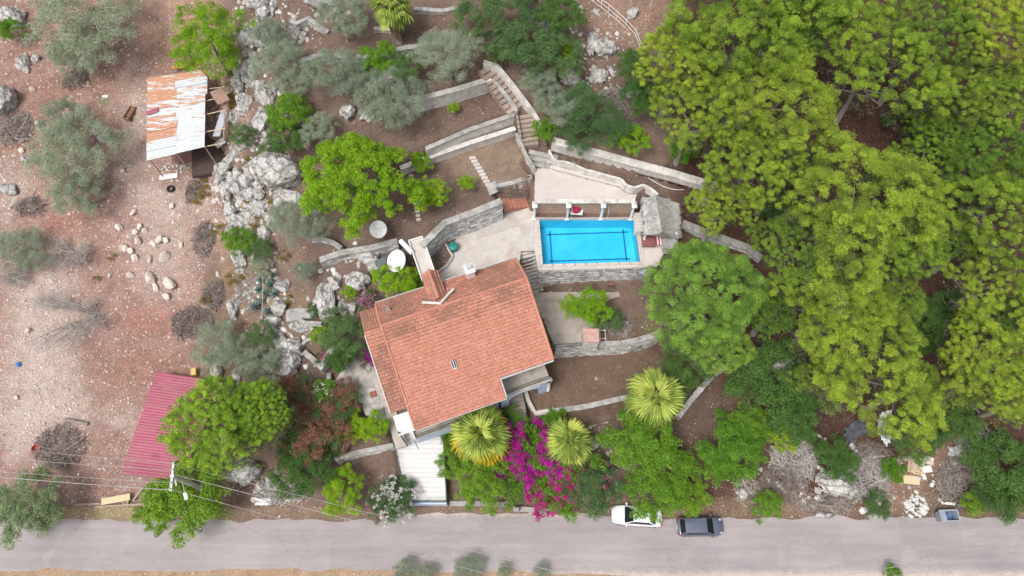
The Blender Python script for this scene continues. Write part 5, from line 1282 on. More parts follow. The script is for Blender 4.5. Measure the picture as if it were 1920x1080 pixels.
# ------------------------------------------------------------------ the pine wood and the garden trees
WOODG = 'pines of the wood east of the garden'
PINES = [   # px, py, radius px, crown height above ground, kind, label
    (1392, 52, 150, 9, 'pine', 'huge yellow green pine at the upper edge of the wood, beside bare rocks'),
    (1268, 118, 82, 7, 'pine', 'pine at the western corner of the wood, over the white fence end'),
    (1300, 215, 88, 7, 'pine', 'pine above the broad whitish sloping wall'),
    (1446, 190, 112, 9, 'pine', 'tall pine with bright clumps directly below the huge one'),
    (1410, 305, 92, 8, 'pine', 'bright round pine at the end of the whitish sloping wall'),
    (1352, 388, 62, 6, 'pine', 'smaller pine overhanging the wall behind the thatched hut'),
    (1500, 60, 75, 8, 'dullpine', 'pine squeezed between the huge pine and the thin airy one'),
    (1640, 120, 105, 8, 'sparse', 'thin airy pine with visible branches above the dark red clearing'),
    (1745, 62, 88, 9, 'dullpine', 'dense pine on the top edge east of the airy one'),
    (1862, 70, 92, 10, 'pine', 'tall pine filling the upper right corner'),
    (1800, 175, 84, 8, 'dullpine', 'dull green pine behind the airy pine, east side'),
    (1888, 195, 78, 9, 'pine', 'bright pine against the right edge, upper third'),
    (1842, 290, 80, 8, 'dullpine', 'pine on the right edge below the bright one'),
    (1730, 300, 62, 6, 'sparse', 'thin pine beside the dark red clearing, east side'),
    (1600, 400, 150, 10, 'pine', 'big domed yellow pine in the middle of the wood'),
    (1680, 455, 88, 9, 'pine', 'pine crowded against the big domed one on its east'),
    (1500, 480, 92, 8, 'dullpine', 'pine next to the mossy wall, west of the domed pine'),
    (1560, 565, 105, 8, 'pine', 'wide pine just below the big domed one'),
    (1668, 560, 66, 7, 'dullpine', 'smaller pine above the dark gap in the wood'),
    (1860, 420, 98, 9, 'sparse', 'pale thinning pine with bare white branches on the right edge'),
    (1850, 530, 76, 8, 'sparse', 'thin pale pine below the thinning one, right edge'),
    (1770, 440, 54, 6, 'dullpine', 'narrow shaded pine between the domed pine and the right edge'),
    (1618, 685, 116, 9, 'sparse', 'sprawling golden pine with bare twisted boughs above the brush piles'),
    (1545, 715, 56, 6, 'dullpine', 'low pine joined to the golden pine on its west'),
    (1700, 722, 62, 7, 'dullpine', 'pine joined to the golden pine on its east'),
    (1850, 690, 100, 9, 'pine', 'broad yellow pine near the right edge, above the rubbish'),
    (1445, 588, 52, 5, 'dullpine', 'dull pine filling the strip right of the round green pine'),
    (1450, 110, 70, 8, 'pine', 'pine between the huge pine and the tall bright one'),
    (1780, 255, 60, 7, 'dullpine', 'dull pine below the airy pine, east side'),
    (1905, 340, 56, 7, 'pine', 'pine cut by the right edge, middle height'),
    (1905, 610, 56, 7, 'dullpine', 'dull pine cut by the right edge, lower half'),
    (1908, 752, 54, 7, 'pine', 'small pine at the right edge above the dark green thicket'),
    (1800, 728, 48, 6, 'dullpine', 'small pine between the two broad lower pines'),
]
for px, py, rp, h, kd, lab in PINES:
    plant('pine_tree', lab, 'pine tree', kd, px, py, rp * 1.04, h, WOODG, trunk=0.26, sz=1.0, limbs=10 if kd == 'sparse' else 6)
plant('pine_tree', 'rounded fresh green pine between the pool and the boundary wall', 'pine tree', 'greenpine', 1308, 560, 124, 7.0, trunk=0.3)
plant('pine_tree', 'lower bough crown of green pine leaning over the boundary wall', 'pine tree', 'greenpine', 1352, 652, 62, 5.0, trunk=0.2)
plant('pine_tree', 'round umbrella pine beside the red metal roof', 'pine tree', 'umbrella', 412, 800, 100, 7.0, trunk=0.28)
plant('pine_tree', 'second umbrella pine crown behind the round one', 'pine tree', 'umbrella', 484, 776, 66, 6.5, trunk=0.22)
plant('pine_tree', 'loose bright green pine over the rusty shed corner', 'pine tree', 'limepine', 398, 82, 82, 4.5, trunk=0.16)

OL = 'olive trees'
for px, py, rp, h, lab in [
    (172, 48, 90, 3.6, 'large grey olive tree in the upper left stony field'),
    (140, 108, 40, 2.4, 'lower lobe olive beside the large field olive'),
    (146, 282, 76, 3.0, 'spreading olive tree beside the red bare patch'),
    (152, 362, 46, 2.2, 'smaller olive below the spreading one in the field'),
    (118, 226, 40, 2.2, 'little olive at the head of the spreading one'),
    (640, 34, 46, 3.0, 'upright olive beside the fan palm at the top edge'),
    (628, 140, 52, 2.8, 'olive tree above the garden, left of the dark green bush'),
    (738, 188, 58, 3.0, 'silvery olive leaning over the end of the whitish wall'),
    (690, 158, 40, 2.6, 'silvery olive between the dark bush and the leaning olive'),
    (842, 108, 58, 3.0, 'silver olive at the head of the garden steps'),
    (598, 243, 32, 2.0, 'small silvery olive beside the dense dark citrus'),
    (560, 418, 48, 2.6, 'silvery olive between boulders and the big lime tree'),
    (508, 70, 34, 2.2, 'bluish grey young olive beside a white boulder at the top'),
    (525, 118, 44, 2.6, 'bushy olive hanging over the rock face'),
    (536, 158, 30, 2.0, 'small olive above the dense dark citrus'),
    (418, 655, 50, 2.6, 'olive tree just above the red metal roof'),
    (492, 690, 42, 2.4, 'olive tree behind the umbrella pine'),
    (1016, 158, 36, 2.4, 'grey olive beside the curved parapet of the steps'),
    (1050, 205, 38, 2.4, 'grey green olive right of the garden steps'),
    (880, 1070, 28, 0.9, 'largest of the olives along the bottom edge'),
    (758, 1072, 22, 0.9, 'left one of the small olives along the bottom edge'),
    (800, 1076, 18, 0.9, 'small olive beside it along the bottom edge, second from left'),
    (944, 1070, 14, 0.9, 'tiny slim olive along the bottom edge'),
    (1016, 1074, 16, 0.9, 'rightmost small olive along the bottom edge'),
    (490, 500, 20, 1.4, 'small round grey shrub tree in the rock garden by the agave'),
    (572, 510, 21, 1.5, 'lone rounded grey bush in the rock garden soil'),
]:
    plant('olive_tree', lab, 'olive tree', 'olive', px, py, rp, h, OL, trunk=max(.06, rp * .0022))

for px, py, rp, h, kd, lab in [
    (905, 34, 52, 3.0, 'shrub', 'tall green shrub on the top edge right of the palm'),
    (985, 90, 58, 3.0, 'shrub', 'big green shrub above the head of the garden steps'),
    (940, 88, 36, 2.4, 'shrub', 'green shrub just left of the big one above the steps'),
    (1045, 110, 48, 2.8, 'shrub', 'dark shrub beside the yellowish bush'),
    (1050, 30, 42, 2.6, 'dark', 'dark shrub on the top edge below the white fence'),
    (990, 18, 40, 2.4, 'shrub', 'green shrub on the top edge among rocks'),
    (1088, 205, 46, 2.4, 'shrub', 'green shrub in the middle of the thicket above the whitish wall'),
    (1140, 240, 40, 2.2, 'shrub', 'low shrub at the end of the thicket, near the pines'),
    (1080, 258, 34, 1.8, 'shrub', 'low green shrub above the whitish sloping wall'),
    (1020, 248, 24, 1.6, 'green', 'small bright shrub at the foot of the garden steps'),
    (1188, 128, 36, 2.4, 'dark', 'very dark evergreen bush at the foot of the white fence'),
    (1200, 175, 40, 2.4, 'dark', 'very dark evergreen under the western pines'),
    (1180, 262, 32, 1.8, 'lime', 'yellowish young tree at the edge of the pine wood'),
    (1070, 100, 22, 1.2, 'lime', 'thin yellowish bush beside the grey boulders'),
    (1280, 285, 26, 1.4, 'green', 'small green bush behind the whitish sloping wall'),
    (1345, 402, 22, 1.4, 'dark', 'dark little evergreen below the overhanging pine'),
    (460, 255, 26, 1.6, 'shrub', 'grey green bush on the rock crest beside the shed'),
    (500, 290, 24, 1.4, 'shrub', 'dull thin bush above the biggest boulder'),
    (715, 115, 36, 2.0, 'green', 'deep green bush among the silvery olives'),
    (770, 128, 34, 2.0, 'shrub', 'green bush beside the small stone hut'),
    (545, 216, 42, 2.4, 'green', 'dense dark green citrus tree beside white boulders'),
    (540, 258, 34, 2.0, 'dark', 'lower dark citrus crown beside white boulders'),
    (452, 452, 30, 1.4, 'green', 'green bush at the foot of the rock outcrop'),
    (490, 472, 24, 1.4, 'shrub', 'grey bush between the outcrop and the agave'),
    (656, 548, 14, 0.8, 'lime', 'rounded yellowish bush beside the villa corner'),
    (650, 625, 44, 2.0, 'shrub', 'brownish green shrub against the west roof'),
    (640, 668, 26, 1.6, 'dark', 'dark shrub in the shade above the flagstones'),
    (600, 628, 18, 0.8, 'lime', 'yellow green rounded bush above the square bed'),
    (590, 585, 16, 0.7, 'shrub', 'small bush lying on the concrete slab'),
    (620, 595, 14, 0.7, 'green', 'small bright bush beside the tall boulder'),
    (742, 525, 36, 2.0, 'lime', 'bright bush below the white satellite dish'),
    (775, 530, 18, 1.2, 'green', 'small green bush beside the footbridge'),
    (490, 630, 26, 1.4, 'shrub', 'green bush below the agave clump'),
    (1432, 715, 72, 2.6, 'dark', 'wide dark green thicket behind the boundary wall'),
    (1480, 770, 52, 2.0, 'dark', 'dark thicket under the golden pine'),
    (1278, 690, 46, 2.2, 'dark', 'dark bush behind the tall palm'),
    (1640, 580, 60, 2.2, 'dark', 'dark undergrowth bush in the gap below the domed pine'),
    (1755, 600, 52, 2.0, 'dark', 'dark undergrowth bush east of the gap'),
    (1700, 640, 40, 1.8, 'dark', 'dark undergrowth bush above the golden pine'),
    (1470, 400, 40, 2.0, 'dark', 'dark undergrowth bush under the western pines by the clearing'),
    (1530, 310, 34, 1.8, 'shrub', 'grey undergrowth at the edge of the red clearing'),
    (1660, 330, 46, 2.0, 'shrub', 'dull undergrowth bush south of the red clearing'),
    (1720, 230, 50, 2.0, 'dark', 'dark undergrowth bush east of the red clearing'),
    (1790, 350, 50, 2.0, 'dark', 'dark undergrowth bush in the eastern gap'),
    (1900, 610, 40, 2.0, 'dark', 'dark undergrowth bush at the right edge'),
    (1880, 885, 66, 2.4, 'dark', 'large dark green thicket at the lower right edge'),
    (1868, 930, 40, 1.6, 'dark', 'lower lobe thicket beside the dumpster verge'),
    (1820, 945, 20, 1.0, 'green', 'light green bush behind the dumpster'),
    (1570, 862, 38, 1.6, 'dark', 'round dark green bush above the pale boulder'),
    (1705, 820, 46, 1.8, 'dark', 'dark scrub beside the white plastic sheet'),
    (1740, 800, 40, 1.8, 'shrub', 'grey scrub above the pallets'),
    (1672, 884, 22, 1.0, 'green', 'small leafy bush beside the pallets'),
    (1640, 948, 26, 0.9, 'shrub', 'low green bush on the verge below the twig pile'),
    (1795, 795, 40, 1.8, 'dark', 'dark scrub below the right pines'),
    (1435, 948, 28, 1.3, 'green', 'round clipped looking green bush on the road verge'),
    (1465, 820, 26, 1.0, 'lime', 'yellowish thin bush beside the twig pile'),
    (1675, 1078, 16, 1.0, 'green', 'green sprig at the bottom edge'),
    (20, 60, 26, 1.6, 'green', 'small green bush on the left edge beside grey rock'),
    (45, 470, 44, 1.4, 'olive', 'pale sparse bush on the left edge of the field'),
    (1040, 788, 22, 1.2, 'green', 'small green bush between lawn wall and short palm'),
]:
    plant('bush' if rp < 40 else 'shrub', lab, 'bush', kd, px, py, rp, h, None, crown_name='foliage', stem_name='stem', trunk=max(.03, rp * .0012), limbs=5)

for px, py, rp, h, kd, lab in [
    (62, 948, 66, 2.2, 'roundolive', 'dense rounded grey green tree beside the road in the lower left corner'),
    (668, 348, 98, 3.4, 'bright', 'large spreading lime green tree above the patio wall'),
    (802, 366, 34, 1.8, 'lime', 'small lime green tree beside the brick edging'),
    (790, 305, 20, 1.4, 'lime', 'little lime green sapling by the rendered wall'),
    (875, 345, 16, 0.9, 'lime', 'thin sapling near the stepping stones'),
    (850, 203, 11, 0.7, 'lime', 'tiny bright sapling in the upper dry bed'),
    (352, 932, 76, 2.0, 'green', 'leafy green tree under the utility pole'),
    (300, 960, 34, 2.0, 'green', 'low leafy bough beside the road under the pole'),
    (568, 882, 52, 2.4, 'dark', 'dense dark green tree beside the boulder near the road'),
    (645, 922, 38, 2.2, 'lime', 'bright lime tree by the road below the raised bed'),
    (660, 800, 26, 1.8, 'lime', 'lime tree in the raised bed, left crown'),
    (702, 802, 28, 1.8, 'lime', 'lime tree in the raised bed beside the railing'),
    (852, 862, 32, 2.0, 'green', 'green orange tree beside the entrance deck railing'),
    (905, 910, 52, 2.4, 'green', 'bright orange tree by the low road wall'),
    (850, 825, 22, 1.6, 'green', 'green bush under the yellow edged palm'),
    (1195, 838, 70, 2.8, 'green', 'leafy green tree below the tall palm'),
    (1232, 905, 62, 2.8, 'green', 'green tree overhanging the white car'),
    (1290, 918, 38, 2.2, 'green', 'green tree between the two parked cars'),
    (1372, 845, 60, 2.6, 'green', 'green tree in the middle of the waste ground'),
    (1400, 800, 40, 2.2, 'green', 'green tree below the boundary wall corner'),
    (1340, 870, 30, 1.8, 'green', 'small green tree joined to the waste ground tree'),
    (1110, 578, 34, 2.2, 'lime', 'bright small tree on the paved terrace'),
    (1075, 578, 24, 1.8, 'lime', 'outer bough of small tree reaching over the slabs'),
    (1142, 602, 26, 1.4, 'shrub', 'grey sparse shrub beside the terrace tree'),
]:
    plant('garden_tree', lab, 'tree', kd, px, py, rp, h, None, trunk=max(.05, rp * .0018))

# flowering shrubs
def flower(lab, px, py, rp, h, kd, extra, name='flowering_shrub', cat='shrub'):
    plant(name, lab, cat, kd, px, py, rp, h, None, crown_name='foliage', stem_name='stem', extra=extra, trunk=0.05)
flower('magenta bougainvillea between the two front palms', 982, 842, 60, 1.8, 'maggreen', (('magenta', 'blossoms', 1.05),), 'bougainvillea')
flower('lower bougainvillea bough spilling onto the road', 1035, 925, 46, 1.4, 'maggreen', (('hotpink', 'blossoms', 0.95),), 'bougainvillea')
flower('bougainvillea mass creeping right under the short palm', 1016, 878, 48, 1.6, 'maggreen', (('magenta', 'blossoms', 1.0),), 'bougainvillea')
flower('hot pink bougainvillea bough beside the pale oleander', 1072, 900, 40, 1.5, 'maggreen', (('hotpink', 'blossoms', 0.95),), 'bougainvillea')
flower('bougainvillea tip hanging over the road', 1058, 948, 22, 1.0, 'maggreen', (('hotpink', 'blossoms', 1.0),), 'bougainvillea')
flower('bougainvillea bough covering the garden fence', 975, 880, 36, 1.6, 'maggreen', (('magenta', 'blossoms', 1.0),), 'bougainvillea')
flower('green bougainvillea with few pink bracts under the short palm', 1055, 892, 36, 1.6, 'maggreen', (('pinkflower', 'blossoms', 0.9),), 'bougainvillea')
flower('pale green oleander with scattered pink blooms beside the white car', 1112, 915, 50, 2.0, 'shrub', (('pinkflower', 'blossoms', 0.8),), 'oleander')
flower('reddish oleander tip behind the pale green one', 1125, 880, 26, 1.6, 'shrub', (('pinkflower', 'blossoms', 0.95),), 'oleander')
flower('white flowering oleander beside the entrance deck', 742, 938, 42, 1.8, 'shrub', (('whiteflower', 'blossoms', 1.1),), 'oleander')
flower('pinkish oleander at the road end of the bare bed', 712, 955, 26, 1.4, 'redgreen', (('pinkflower', 'blossoms', 1.0),), 'oleander')
flower('small white flowering bush among the red leaved shrubs', 602, 738, 24, 1.8, 'green', (('whiteflower', 'blossoms', 1.0),), 'oleander')
flower('pink flowering bush at the upper corner of the west roof', 686, 565, 22, 1.2, 'redgreen', (('pinkflower', 'blossoms', 1.0),), 'oleander')
flower('magenta pink bush below the eave beside the flagstones', 690, 672, 22, 1.4, 'redgreen', (('magenta', 'blossoms', 0.8),), 'oleander')
flower('pinkish bush over the rubble wall', 612, 668, 22, 1.2, 'redgreen', (('pinkflower', 'blossoms', 0.9),), 'oleander')
for px, py, rp, h, lab in [(600, 800, 56, 2.0, 'broad rusty red leaved shrub left of the lime trees'), (560, 745, 40, 1.8, 'rusty shrub beside the umbrella pine'), (640, 752, 36, 1.8, 'purple brown shrub beside the flagstones'),
                           (620, 775, 34, 1.8, 'brown green shrub in the middle of the rusty thicket'), (560, 830, 36, 1.6, 'rusty shrub above the dense dark tree'), (625, 830, 26, 1.4, 'rusty shrub above the raised bed corner')]:
    plant('red_shrub', lab, 'shrub', 'red', px, py, rp, h, 'rusty red leaved shrubs', crown_name='foliage', stem_name='stem', extra=(('redgreen', 'inner_foliage', 0.95),), trunk=0.05)

# ------------------------------------------------------------------ fan palms
def frond_mesh(seed, mat, L_=0.75, R=1.1, droop=0.3, t0=0.0):
    """one fan leaf along +X: petiole, then a pleated fan of pointed segments with drooping tips"""
    r = random.Random(seed); V = []; F3 = []; T = []
    def add(vs_, fs, t):
        b = len(V); V.extend(vs_); F3.extend(tuple(i + b for i in f) for f in fs); T.extend([t] * len(vs_))
    add([Vector((0, -.03, 0)), Vector((0, .03, 0)), Vector((L_, .025, .02)), Vector((L_, -.025, .02))], [(0, 1, 2), (0, 2, 3)], 0.9)
    n = 26; base = Vector((L_, 0, 0.02))
    for i in range(n):
        a0 = math.radians(-105 + 210 * i / n); a1 = math.radians(-105 + 210 * (i + 1) / n); am = (a0 + a1) / 2
        ln = R * (0.66 + 0.34 * math.cos(am * 0.8)) * r.uniform(0.88, 1.1)
        fold = 0.07 if i % 2 else -0.05
        def pt(a, q, up=0.0): return base + Vector((math.cos(a) * ln * q, math.sin(a) * ln * q, up - droop * q * q * ln - 0.22 * abs(math.sin(a)) * q))
        tip = pt(am + r.uniform(-.06, .06), 1.04, -0.3 * r.random())
        m0, m1 = pt(a0, 0.74, fold), pt(a1, 0.74, -fold); mm = pt(am, 0.78, 0.03)
        t = min(1, max(0, t0 + r.uniform(-.25, .35)))
        add([base, m0, mm, m1, tip], [(0, 1, 2), (0, 2, 3), (1, 4, 2), (2, 4, 3)], t)
    return mesh_np('frond', np.array([[*v] for v in V]), np.array(F3), mat, np.array(T))
def palm(label, px, py, rpx, h, n, seed, yellow=0.0, skirt=False, group='fan palms'):
    r = random.Random(seed); p, g = on_ground(px, py, h); R = rpx * mpp(p)
    root = empty('fan_palm', (p.x, p.y, g), label, 'palm tree', group)
    s = R / 1.85
    ms = [frond_mesh(seed + i, M['l_palm'], 0.8, 1.05, 0.3, (0.15, 0.4, 0.65, 0.9)[i]) for i in range(4)]; my = [frond_mesh(seed + 9 + i, M['l_palmyellow'], 0.85, 1.0, 0.45, .3 + .4 * i) for i in range(2)]
    for k in range(n):
        t = k / n; el = math.radians(78 - 104 * t + r.uniform(-16, 16)); az = k * 2.39996 + r.uniform(-.35, .35)
        me_ = my[k % 2] if (t > 1 - yellow) else ms[r.randrange(4)]
        link('frond', me_, root, (0, 0, h + 0.2 - 0.55 * t), (r.uniform(-.5, .5), -el, az), s * (0.72 + 0.3 * t) * r.uniform(0.88, 1.1))
    dead = frond_mesh(seed + 31, M['l_straw'], 0.7, 0.85, 0.5, .5)
    for k in range(7): link('dead_frond', dead, root, (0, 0, h - 0.45), (r.uniform(-.6, .6), math.radians(r.uniform(20, 62)), r.uniform(0, 6.283)), s * r.uniform(.7, 1.0))
    tb = MB(); tb.tube([(0, 0, -.3), (0.05, 0, h * .35), (0.02, .04, h * .7), (0, 0, h + .1)], [0.34, 0.27, 0.25, 0.22], 10); tb.build('trunk', M['bark'], root, True)
    if skirt:
        b = MB()
        for k in range(160):
            an = r.uniform(0, 6.283); z0 = h - 0.2 - r.random() * h * .55; ln = r.uniform(.7, 1.2); d = Vector((math.cos(an), math.sin(an), 0)); sd = Vector((-d.y, d.x, 0)) * .12
            a_ = d * 0.25 + Vector((0, 0, z0)); e = d * (0.62 + r.random() * .15) + Vector((0, 0, z0 - ln)); b.ct = r.random(); b.add([a_ - sd * .4, a_ + sd * .4, e + sd, e - sd], [(0, 1, 2, 3)])
        tag(b.build('dead_frond_skirt', M['l_straw'], root), kind='stuff')
palm('fan palm with golden leaf tips in front of the villa', 900, 812, 62, 5.0, 46, 11, 0.26)
palm('short fan palm between bougainvillea and lawn wall', 1066, 828, 52, 3.6, 30, 22, 0.06)
palm('yellow green fan palm at the corner of the boundary wall', 1228, 744, 62, 5.5, 28, 33, 0.0)
palm('fan palm with shaggy grey trunk at the top edge', 735, 8, 46, 4.6, 34, 44, 0.0, True)
# ------------------------------------------------------------------ rocks
def rock_mesh(seed, mat, sub=3, rough=0.28, flat=0.7):
    import bmesh
    r = np.random.default_rng(seed)
    bm = bmesh.new(); bmesh.ops.create_icosphere(bm, subdivisions=sub, radius=1.0)
    V = np.array([v.co[:] for v in bm.verts])
    k = np.ones(len(V))
    for _ in range(9):                       # planar fractures
        d = r.normal(size=3); d /= np.linalg.norm(d); c = r.uniform(0.55, 0.9)
        s = V @ d; k = np.where(s > c, np.minimum(k, c / np.maximum(s, 1e-6)), k)
    V = V * k[:, None]
    for sc, am in ((1.6, rough * .6), (3.7, rough * .35), (8.0, rough * .22)):
        for a_, b_, c_ in ((0, 1, 2), (1, 2, 0), (2, 0, 1)):
            V[:, a_] += _vnoise(V[:, b_] + seed * 3.1, V[:, c_] + seed * 1.7, 1 / sc, seed % 97 + a_) * am
    # solution grooves
    g = np.abs(_vnoise(V[:, 0] * 1.0 + seed, V[:, 1] + V[:, 2] * .5, 0.28, seed % 89)); V[:, 2] -= np.clip(0.06 - g, 0, 1) * 1.6
    V[:, 2] *= flat
    for v, p in zip(bm.verts, V): v.co = p
    me = bpy.data.meshes.new('boulder'); bm.to_mesh(me); bm.free(); me.materials.append(mat)
    a = me.attributes.new('tint', 'FLOAT', 'POINT'); a.data.foreach_set('value', np.full(len(V), r.random(), dtype=np.float32))
    return me
ROCKS = [rock_mesh(11 + i, M['rock'], 4, 0.55) for i in range(8)]; FROCKS = [rock_mesh(41 + i, M['fieldrock'], 3, 0.24) for i in range(5)]
MARKS = [('the black tyre', 320, 354), ('the rusty shed', 330, 215), ('the wide bare tree', 182, 588), ('the large field olive', 170, 52), ('the spreading field olive', 150, 300), ('the wooden trough', 244, 213), ('the purple bramble', 402, 552), ('the dry bramble mound', 362, 606), ('the long white slab boulder', 452, 362), ('the biggest speckled boulder', 532, 332), ('the dense dark citrus', 545, 230), ('the loose bright pine', 398, 82), ('the bright white top boulder', 497, 27), ('the silvery olive', 560, 418), ('the blue bag', 34, 683), ('the red tub', 70, 842), ('the left edge rock mound', 14, 192), ('the leafless shrub', 160, 490), ('the agave clump', 500, 545), ('the yellowish hose', 435, 345), ('the bushy olive', 525, 118), ('the crest bush', 460, 255), ('the outcrop foot bramble', 384, 448), ('the foot of the outcrop', 459, 420), ('the golden pine', 1620, 695), ('the concrete slab', 565, 590), ('the bare red patch', 185, 235)]
USED = set()
def where(desc, px, py, size=0):
    """a label that singles a small thing out by the landmark it lies nearest to"""
    adj = 'tiny' if size < 6 else 'small' if size < 9 else 'middling' if size < 12 else 'sizable'
    for far in ('', ', farther off', ', well away', ', outlying', ', among others'):
        for nm, mx, my in sorted(MARKS, key=lambda m_: (m_[1] - px) ** 2 + (m_[2] - py) ** 2)[:7]:
            dx, dy = px - mx, py - my
            if max(abs(dx), abs(dy)) < 9: dirw = 'right beside'
            elif abs(dx) > 2 * abs(dy): dirw = 'right of' if dx > 0 else 'left of'
            elif abs(dy) > 2 * abs(dx): dirw = 'below' if dy > 0 else 'above'
            else: dirw = ('below' if dy > 0 else 'above') + (' and right of' if dx > 0 else ' and left of')
            lab = '%s %s %s %s%s' % (adj, desc, dirw, nm, far)
            if lab not in USED:
                USED.add(lab); return lab
    return '%s %s' % (adj, desc)
def boulder(label, px, py, rx, ry, ang=0.0, hk=1.25, field=False, group=None, name='boulder', i=[0]):
    i[0] += 1; me = (FROCKS if field else ROCKS)[i[0] % (5 if field else 8)]
    p, g = on_ground(px, py, 0.15); k = mpp(p); f_ = 1.0 if field else 1.2; a_, b_ = rx * k * f_, ry * k * 1.06 * f_
    h = min(a_, b_) * hk
    o = link(name, me, None, (p.x, p.y, g + h * 0.25), (0, 0, math.radians(ang)), (a_ * 1.05, b_ * 1.1, h * 1.3))
    return tag(o, label, 'rock', group)
OUT = 'boulders of the limestone outcrop'
for q in [
    ('biggest grey speckled boulder of the outcrop, beside the lime tree', 532, 332, 40, 32, -20), ('long white slab shaped boulder on the outcrop edge', 452, 362, 34, 17, -38), ('narrow pale rock above the long slab', 456, 336, 22, 9, -40),
    ('tall grey edge rock facing the red field', 424, 352, 11, 30, 8), ('light rock ridge running down from the shed', 436, 296, 9, 40, -22), ('pale rock at the lower corner of the outcrop', 437, 400, 12, 20, 10),
    ('white cracked rock at the foot of the outcrop', 459, 420, 22, 14, -20), ('flat oval white stone in the middle of the outcrop', 484, 394, 15, 8, -20), ('round white stone below the narrow pale rock', 490, 369, 8, 8, 0),
    ('small white stone above the round one', 488, 357, 6, 5, 0), ('grey ledge under the biggest boulder', 546, 368, 28, 10, -22), ('grey rock touching the silvery olive', 512, 411, 16, 14, 0), ('mottled rock above the long slab boulder', 478, 318, 18, 14, 0),
    ('small grey rock below the outcrop beside bush', 500, 437, 10, 10, 0), ('oval pale stone beside the flat one', 470, 402, 12, 9, -10), ('pale squarish rock below the ridge line', 476, 385, 9, 7, 20),
    ('bright white boulder standing at the top of the rock face', 497, 27, 11, 13, 0), ('white rock just below the bright one', 487, 48, 10, 18, 10), ('grey rounded boulder on the rock face beside olive', 470, 76, 17, 14, 0),
    ('white rock half under the bushy olive', 482, 112, 12, 14, 0), ('fissured grey rock of the upper face', 468, 134, 15, 22, 15), ('pale rock below the fissured one', 452, 160, 10, 16, 0), ('smooth pale boulder left of the citrus', 503, 183, 17, 17, 0),
    ('large whitish boulder beside the citrus trunk', 494, 220, 16, 26, -15), ('whitish rock under the citrus shade', 512, 268, 16, 10, -10), ('light stone beside the grey green crest bush', 438, 222, 10, 15, 0), ('small pale stone near the shed corner', 455, 206, 8, 11, 0),
    ('white stone post like rock at the top edge', 512, 10, 6, 18, -6), ('slim white rock at the top edge', 493, 5, 4, 14, 0), ('grey crag at the top edge beside an olive', 605, 6, 26, 10, 0), ('grey spotted rock below the low curved wall', 553, 62, 10, 12, 0), ('small grey rock below the curved wall, right one', 568, 66, 7, 8, 0),
]:
    boulder(*q[:6], group=OUT)
_band = [(478, 20), (484, 70), (474, 110), (466, 150), (474, 190), (486, 240), (462, 280), (446, 320), (470, 345), (500, 350), (520, 300), (430, 330), (445, 385), (480, 375), (505, 390), (490, 425), (455, 440), (440, 465)]
_rr = random.Random(4)
for q_ in range(48):
    a_, b_ = _band[q_ % 18]; qx, qy, r1, r2 = a_ + _rr.uniform(-22, 22), b_ + _rr.uniform(-16, 16), _rr.uniform(6, 12), _rr.uniform(6, 12); boulder(where('outcrop rock', qx, qy, r1), qx, qy, r1, r2, _rr.uniform(0, 180), group='small rocks filling the outcrop', name='outcrop_rock')
GR = 'boulders in the garden'
